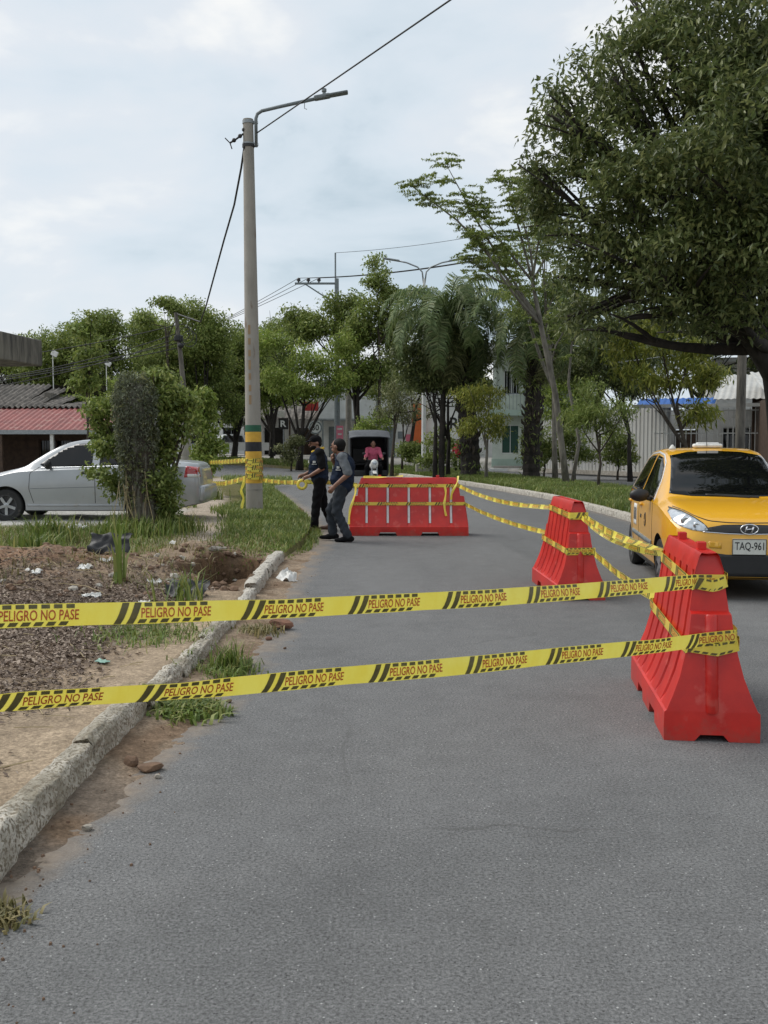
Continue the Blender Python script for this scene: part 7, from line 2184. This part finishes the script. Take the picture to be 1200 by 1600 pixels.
P = scatter(60000, -4.6, -.85, 12.2, 34, dens, lambda x, y: np.where(x > xin(y), 0.0, verge_h(x, y)) - .01)
blades('grass', 'green grass between the hole and the concrete pole', P, np.interp(P[:, 1], [12.3, 13.5, 15, 20, 34], [.05, .065, .12, .15, .13]), 'grass', .0085, .7, 1)
# weeds along the back of the mound and round the stump
def dens2(x, y):
    f = fbm(x * 1.1, y * 1.1, 15)
    return sstep(.38, .6, f + .25 * sstep(12, 13.4, y)) * sstep(11.3, 12.6, y + .7 * (f - .5)) * sstep(-2.75, -3.3, x + .35 * (f - .5)) * sstep(16.6, 15.8, y)


P = scatter(10000, -8.2, -2.6, 11.3, 16.6, dens2, lambda x, y: verge_h(x, y) - .01)
blades('grass', 'mixed green weeds behind the earth mound and before the silver car', P, np.full(len(P), .11) * (.5 + 1.2 * fbm(P[:, 0] * 2, P[:, 1] * 2, 3)), 'grass', .007, 1.0, 2)
P = scatter(14000, -8.2, -1.5, 9.6, 17.0, lambda x, y: .55 * sstep(.42, .62, fbm(x * 1.6, y * 1.6, 35)) * (xin(y) - x > .25), lambda x, y: verge_h(x, y) - .01)
blades('dry_grass', 'dry straw-coloured grass over the mound and verge', P, np.full(len(P), .13), 'dry_grass', .006, 1.2, 3)
P = scatter(6000, -4.5, -2.8, 14.6, 17.2, lambda x, y: np.exp(-(((x + 3.75) / .5) ** 2 + ((y - 15.6) / .8) ** 2)), lambda x, y: verge_h(x, y) - .01)
blades('grass', 'tall rank grass round the foot of the vine-covered stump', P, np.full(len(P), .34), 'grass', .008, .7, 4)
# behind the car and round the leaning pole
P = scatter(15000, -8, -3.6, 21.5, 40, lambda x, y: sstep(.42, .58, fbm(x * .7, y * .7, 66)) * ((xin(y) - x > 2.2) | (xin(y) - x < .7)), lambda x, y: verge_h(x, y) - .01)
blades('grass', 'grass round the leaning pole past the silver car', P, np.full(len(P), .25), 'grass', .011, .7, 5)
# median
def dens3(x, y):
    return np.clip(.25 + 1.5 * fbm(x * .9, y * .9, 45), 0, 1)


xs_ = r_.uniform(0.1, 3.5, 90000); ysm = 7 + 43 * r_.random(90000) ** .9
k = r_.random(90000) < dens3(xs_, ysm); xs_, ysm = xs_[k], ysm[k]
P = np.stack([xout(ysm) + xs_, ysm, median_h(xs_, xout(ysm) + xs_, ysm) - .01], -1)
blades('grass', 'green grass covering the median strip', P, np.full(len(P), .19), 'grass', .011, .7, 6)
xs_ = r_.uniform(0.1, 5, 22000); ysm = r_.uniform(50, 66, 22000)
P = np.stack([xout(ysm) + xs_, ysm, .13 + hfar(ysm)], -1)
blades('grass', 'grass on the far bend under the forked tree', P, np.full(len(P), .25), 'grass', .02, .7, 7)

# tufts standing alone
def tuft(label, x, y, n, spread, h, mat='grass', wid=.006, seed=0, ln=.8, z=None, name='grass_tuft'):
    q = r_.normal(size=(n, 2)) * spread
    X_, Y_ = x + q[:, 0], y + q[:, 1]
    Z_ = np.where(X_ > xin(Y_) - .02, .01, verge_h(X_, Y_)) if z is None else np.full(n, z)
    blades(name, label, np.stack([X_, Y_, Z_ - .01], -1), np.full(n, h), mat, wid, ln, seed, None, 'thing')


g = gnd(335, 1065); tuft('upright grass tuft against the kerb above the lower front tape', g.x + .05, g.y + .35, 150, .06, .2, seed=11, ln=.5)
g = gnd(340, 1050); tuft('low spreading weed at the kerb foot behind the lower front tape', g.x + .05, g.y - .05, 420, .12, .09, seed=12, ln=1.0)
g = gnd(285, 1115); tuft('leafy green weed at the kerb foot below the lower front tape', g.x + .02, g.y, 900, .10, .085, wid=.009, seed=13, ln=1.1)
g = gnd(230, 990, .15); tuft('flattened thin grass on the leaf litter between the front tapes', g.x, g.y + .1, 600, .24, .10, seed=14, ln=1.3, wid=.005)
g = gnd(8, 1440); tuft('dry tuft at the gutter in the lower left corner', g.x - .03, g.y, 300, .05, .05, 'dry_grass', seed=15, ln=1.1)
g = gnd(190, 885, .35); tuft('narrow green sword-leaved plant before the black plastic sheet', g.x, g.y - .1, 9, .03, .75, wid=.022, seed=16, ln=.25, name='leaf_plant')
g = gnd(290, 930, .2); tuft('long-bladed grass clump beside the hole', g.x, g.y, 60, .11, .42, wid=.008, seed=17, ln=.8)
g = gnd(20, 870, .3); tuft('thick green grass clump at the left edge behind the mound', g.x, g.y + .9, 260, .16, .32, wid=.011, seed=18, ln=.6)
g = gnd(68, 850, .2); tuft('tall green grass clump before the silver car', g.x, g.y + .3, 300, .17, .42, wid=.011, seed=19, ln=.6)
g = gnd(395, 990); tuft('sparse olive weed at the kerb under the upper front tape', g.x + .03, g.y, 200, .10, .10, 'dry_grass', seed=20, ln=1.0)
g = gnd(320, 785, .1); tuft('grass clump behind the silver car bumper', g.x, g.y, 260, .22, .42, wid=.012, seed=21, ln=.6)

# leaf litter over the verge
def dl_(x, y):
    s_ = xin(y) - x; f = fbm(x * 1.6, y * 1.6, 55)
    return sstep(.3, .9, s_ + .7 * (f - .5)) * (.10 + .9 * sstep(4.3, 5.6, y + 1.6 * (f - .5) - .3 * (s_ - 1)) * sstep(11.2, 9.0, y)) * sstep(.30, .5, f + .2)


P = scatter(110000, -6.0, -1.5, 3.2, 12.2, dl_, lambda x, y: verge_h(x, y) + .008)
n = len(P); a = r_.uniform(0, 2 * np.pi, n); L_ = r_.uniform(.006, .026, n); W_ = L_ * r_.uniform(.25, .6, n)
d = np.stack([np.cos(a), np.sin(a), r_.normal(0, .3, n)], -1); s_ = np.stack([-np.sin(a), np.cos(a), r_.normal(0, .45, n)], -1)
V_ = np.empty((n, 4, 3)); V_[:, 0] = P - d * L_[:, None]; V_[:, 1] = P + s_ * W_[:, None] + [0, 0, .004]; V_[:, 2] = P + d * L_[:, None]; V_[:, 3] = P - s_ * W_[:, None] + [0, 0, .006]
b_ = np.arange(n) * 4
o = link('leaf_litter', np_mesh('leaf_litter', V_.reshape(-1, 3), np.stack([b_, b_ + 1, b_ + 2, b_ + 3], -1)), M['dead_leaf'])
tag(o, 'brown dead leaves and wood chips strewn over the verge', 'leaf litter', kind='stuff')
# straws and thin sticks
q = MB()
for k in range(420):
    x, y = r_.uniform(-5.5, -1.7), r_.uniform(3.8, 14.5)
    a = r_.uniform(0, 6.28); l = r_.uniform(.05, .28) if y < 9.5 else r_.uniform(.15, .6)
    z = float(verge_h(x, y)); x2, y2 = x + math.cos(a) * l, y + math.sin(a) * l; z2 = float(verge_h(x2, y2))
    if x2 > float(xin(y2)) - .2: continue
    q.tube([(x, y, z + .006), ((x + x2) / 2, (y + y2) / 2, max(z, z2) + .012), (x2, y2, z2 + .006 + .02 * r_.random())], r_.uniform(.0015, .0035), 4)
tag(q.build('dry_sticks', M['straw']), 'thin dry sticks and straws lying over the verge', 'sticks', kind='stuff')


def rock(name, label, c_, d, mat, seed, cat='stone', group=None, rz=None, parent=None, jag=.28):
    bm = bmesh.new(); bmesh.ops.create_icosphere(bm, subdivisions=2, radius=1)
    rr = np.random.default_rng(seed)
    for _ in range(7):                                   # chop flat facets
        nn = Vector(rr.normal(size=3)).normalized(); k_ = rr.uniform(.55, .85)
        for v in bm.verts:
            dd = v.co.dot(nn)
            if dd > k_: v.co -= nn * (dd - k_)
    for v in bm.verts: v.co *= 1 + jag * .3 * rr.normal() * .5
    me = bpy.data.meshes.new(name); bmesh.ops.scale(bm, vec=Vector(d) * .5 * 1.2, verts=bm.verts); bm.to_mesh(me); bm.free()
    o = link(name, me, M[mat], parent); o.location = c_; o.rotation_euler = (rr.uniform(-.2, .2), rr.uniform(-.2, .2), rr.uniform(0, 6) if rz is None else rz)
    if label: tag(o, label, cat, group)
    return o


g = gnd(438, 985); rock('brick_lump', 'broken reddish brick lump on the gutter under the upper front tape', (g.x, g.y + .05, .045), (.19, .13, .09), 'brick_red', 1, 'brick', rz=.2)
g = gnd(135, 1297); rock('stone', 'flat pale stone in the gutter near the lower left', (g.x, g.y, .012), (.045, .035, .028), 'stone', 2, group='loose stones')
g = gnd(205, 1198); rock('earth_clod', 'dark clod of earth at the kerb foot', (g.x, g.y, .03), (.08, .06, .06), 'clod', 3, 'clod', group='loose stones')
g = gnd(232, 1205); rock('earth_clod', 'low crumbling clod heap beside the dark clod', (g.x, g.y, .02), (.13, .07, .045), 'clod', 4, 'clod', group='loose stones')
g = gnd(246, 1216); rock('stone', 'small pale stone beside the crumbling clod', (g.x, g.y, .01), (.035, .03, .02), 'stone', 5, group='loose stones')
g = gnd(388, 1038); rock('stone', 'dark stone in the gutter beside a white scrap', (g.x, g.y, .025), (.08, .07, .06), 'clod', 6, group='loose stones')
g = gnd(375, 1034); rock('stone', 'pale flat pebble left of the dark gutter stone', (g.x, g.y, .015), (.06, .04, .03), 'stone', 7, group='loose stones')
g = gnd(358, 1098); rock('stone', 'lone dark pebble on the sand just below the lower front tape', (g.x, g.y, .01), (.035, .03, .025), 'clod', 8, group='loose stones')
g = gnd(445, 1014); rock('stone', 'lone small dark pebble on the asphalt edge', (g.x, g.y, .008), (.025, .02, .018), 'clod', 9, group='loose stones')
g = gnd(420, 1000); rock('stone', 'small reddish stone left of the lone pebble', (g.x, g.y, .012), (.06, .04, .035), 'brick_red', 10, group='loose stones')
q = MB()                                                   # countless gravel crumbs in the gutter and at the road edge
for k in range(260):
    y = 2.6 + 11 * r_.random() ** 1.4; x = float(xin(y)) + abs(r_.normal(0, .22)) + .03
    s_ = r_.uniform(.003, .009)
    q.box((x, y, s_ * .35 + (.02 if x - float(xin(y)) < .15 else .0)), (s_ * 1.6, s_ * 1.2, s_), rz=r_.uniform(0, 3), taper=.6)
tag(q.build('gravel', M['clod']), 'fine gravel and grit along the gutter', 'gravel', kind='stuff')
# rubble edging before the silver car
for k, (x, y, s_) in enumerate(((85, 822, .22), (100, 826, .18), (112, 828, .3), (125, 824, .26), (137, 822, .2), (146, 822, .2), (150, 812, .42), (160, 815, .2), (90, 815, .16), (66, 829, .2))):
    g = gnd(x, y, .2); rock('rubble_block', f'{("pale", "small pale", "long white", "broken white", "squat white", "upright white", "longest pale", "grey", "little grey", "leftmost pale")[k]} rubble block in the row before the silver car', (g.x, min(g.y, 16.2), .2), (s_, s_ * .6, s_ * .5), 'white_plastic' if k in (2, 3, 5) else 'stone', 20 + k, 'rubble', 'rubble blocks before the silver car')
# stones at the road edge by the men
for k, (x, y, s_) in enumerate(((425, 800, .3), (440, 798, .34), (455, 803, .28), (464, 800, .34), (412, 797, .2), (440, 776, .24))):
    g = gnd(x, y, .05); rock('kerb_rubble', f'{("second", "third", "fourth", "rightmost", "leftmost", "farthest")[k]} broken pale kerb lump beside the foot of the concrete pole', (g.x, g.y, .06), (s_, s_ * .7, s_ * .5), 'stone' if k != 3 else 'brick_red', 40 + k, 'rubble', 'broken kerb lumps by the pole')
# crumbled clods round the hole and on the mound
cl = MB()
for k in range(260):
    if k % 2:
        a = r_.uniform(0, 6.28); f = r_.uniform(.8, 1.35); x, y = -1.86 + .54 * f * math.cos(a), 11.45 + 1.18 * f * math.sin(a)
    else: x, y = r_.uniform(-4.6, -2.0), r_.uniform(9.2, 12.8)
    if x > float(xin(y)) - .2: continue
    s_ = r_.uniform(.02, .11) ** 1.0; rot_ = Matrix.Rotation(r_.uniform(0, 6), 3, 'Z') @ Matrix.Rotation(r_.uniform(-.6, .6), 3, 'X')
    bm = bmesh.new(); bmesh.ops.create_icosphere(bm, subdivisions=1, radius=.5)
    c_ = Vector((x, y, float(verge_h(x, y)) + s_ * .12))
    for v in bm.verts: v.co = rot_ @ Vector((v.co.x * s_ * 1.2, v.co.y * s_, v.co.z * s_ * .8)) * r_.uniform(.8, 1.2) + c_
    bm.verts.index_update(); cl.add([v.co for v in bm.verts], [[v.index for v in f_.verts] for f_ in bm.faces], 0 if k % 5 else 1); bm.free()
tag(cl.build('earth_clods', [M['clod'], M['stone']]), 'crumbled earth clods and bits of stone over the mound and round the hole', 'clods', kind='stuff')


# rubbish: crumpled sheets with their own folds
def sheet(name, label, c_, w, h, mat, seed, cat, rx=0, rz=0, amp=.05, group='litter', curl=0):
    nx, ny = 16, 10
    P = []
    for i in range(nx + 1):
        for j in range(ny + 1):
            x, y = (i / nx - .5) * w, (j / ny - .5) * h
            x *= 1 - .18 * vnoise(np.array(j * .7), np.array(seed * 3.1), 3); 
            z = amp * (fbm(np.array(i * .35 + seed * 5), np.array(j * .45), seed) - .5) * 2 + curl * (x / w) ** 2
            P.append((x, y + .06 * h * math.sin(i * .9 + seed), float(z)))
    Fc = [(i * (ny + 1) + j, (i + 1) * (ny + 1) + j, (i + 1) * (ny + 1) + j + 1, i * (ny + 1) + j + 1) for i in range(nx) for j in range(ny)]
    q = MB(); q.add(P, Fc); q.add([(a, b, c - .004) for a, b, c in P], [f[::-1] for f in Fc])
    o = q.build(name, M[mat], smooth=True); o.location = c_; o.rotation_euler = (rx, 0, rz); tag(o, label, cat, group); return o


def onv(px_, py_, dz=0.0, it=5):
    z = .2
    for _ in range(it):
        g_ = gnd(px_, py_, z); z = float(verge_h(g_.x, g_.y))
    return Vector((g_.x, g_.y, z + dz))


g = onv(172, 888, .13); sheet('plastic_sheet', 'black plastic sheet lying on the mound behind the sword-leaved plant', g, .50, .24, 'black_sheet', 1, 'plastic sheet', R(62), R(-6), .05)
g = onv(290, 930, .06); sheet('plastic_sheet', 'black plastic sheet half buried left of the hole', g, .50, .26, 'black_sheet', 2, 'plastic sheet', R(35), R(-20), .07)
for k, (x, y, w, h, lb_) in enumerate(((130, 876, .2, .14, 'white plastic scrap left of the black sheet on the mound'), (168, 892, .2, .08, 'white plastic scrap under the black sheet'), (52, 912, .26, .10, 'long white scrap on the left of the mound'), (143, 932, .24, .09, 'white scrap in the middle just above the upper front tape'), (268, 850, .2, .12, 'pale paper scrap at the foot of the shrub'), (240, 903, .2, .1, 'grey-white paper between the black sheets'), (225, 945, .16, .08, 'pale grey scrap beside the upper front tape'), (62, 842, .16, .08, 'small white scrap before the silver car'))):
    g = onv(x, y, .02); sheet('plastic_scrap', lb_, g, w * .8, h * .8, 'white_plastic', 10 + k, 'scrap', R(18), r_.uniform(-.5, .5), .04)
g = gnd(450, 908); sheet('plastic_bag', 'crumpled white plastic bag on the road edge beside the hole', (g.x, g.y, .07), .24, .2, 'white_plastic', 31, 'bag', R(25), .3, .11, curl=-.3)
g = onv(160, 1037, .02); sheet('glass_shard', 'green glass or plastic shard on the leaf litter', g, .13, .05, 'teal', 33, 'shard', R(8), R(-35), .008)
g = onv(185, 822, .03)
# stake outside the picture that carries the left ends of the two front tapes
sk = empty('wooden_stake', (-2.545, 2.40, float(verge_h(-2.545, 2.4)))); tag(sk, 'wooden stake holding the left ends of the two front tapes', 'stake')
q = MB(); q.tube([(0, 0, -.15), (.01, 0, .6), (0, .01, 1.15)], [.026, .025, .02], 8); q.build('shaft', M['bark_grey'], sk, smooth=True)
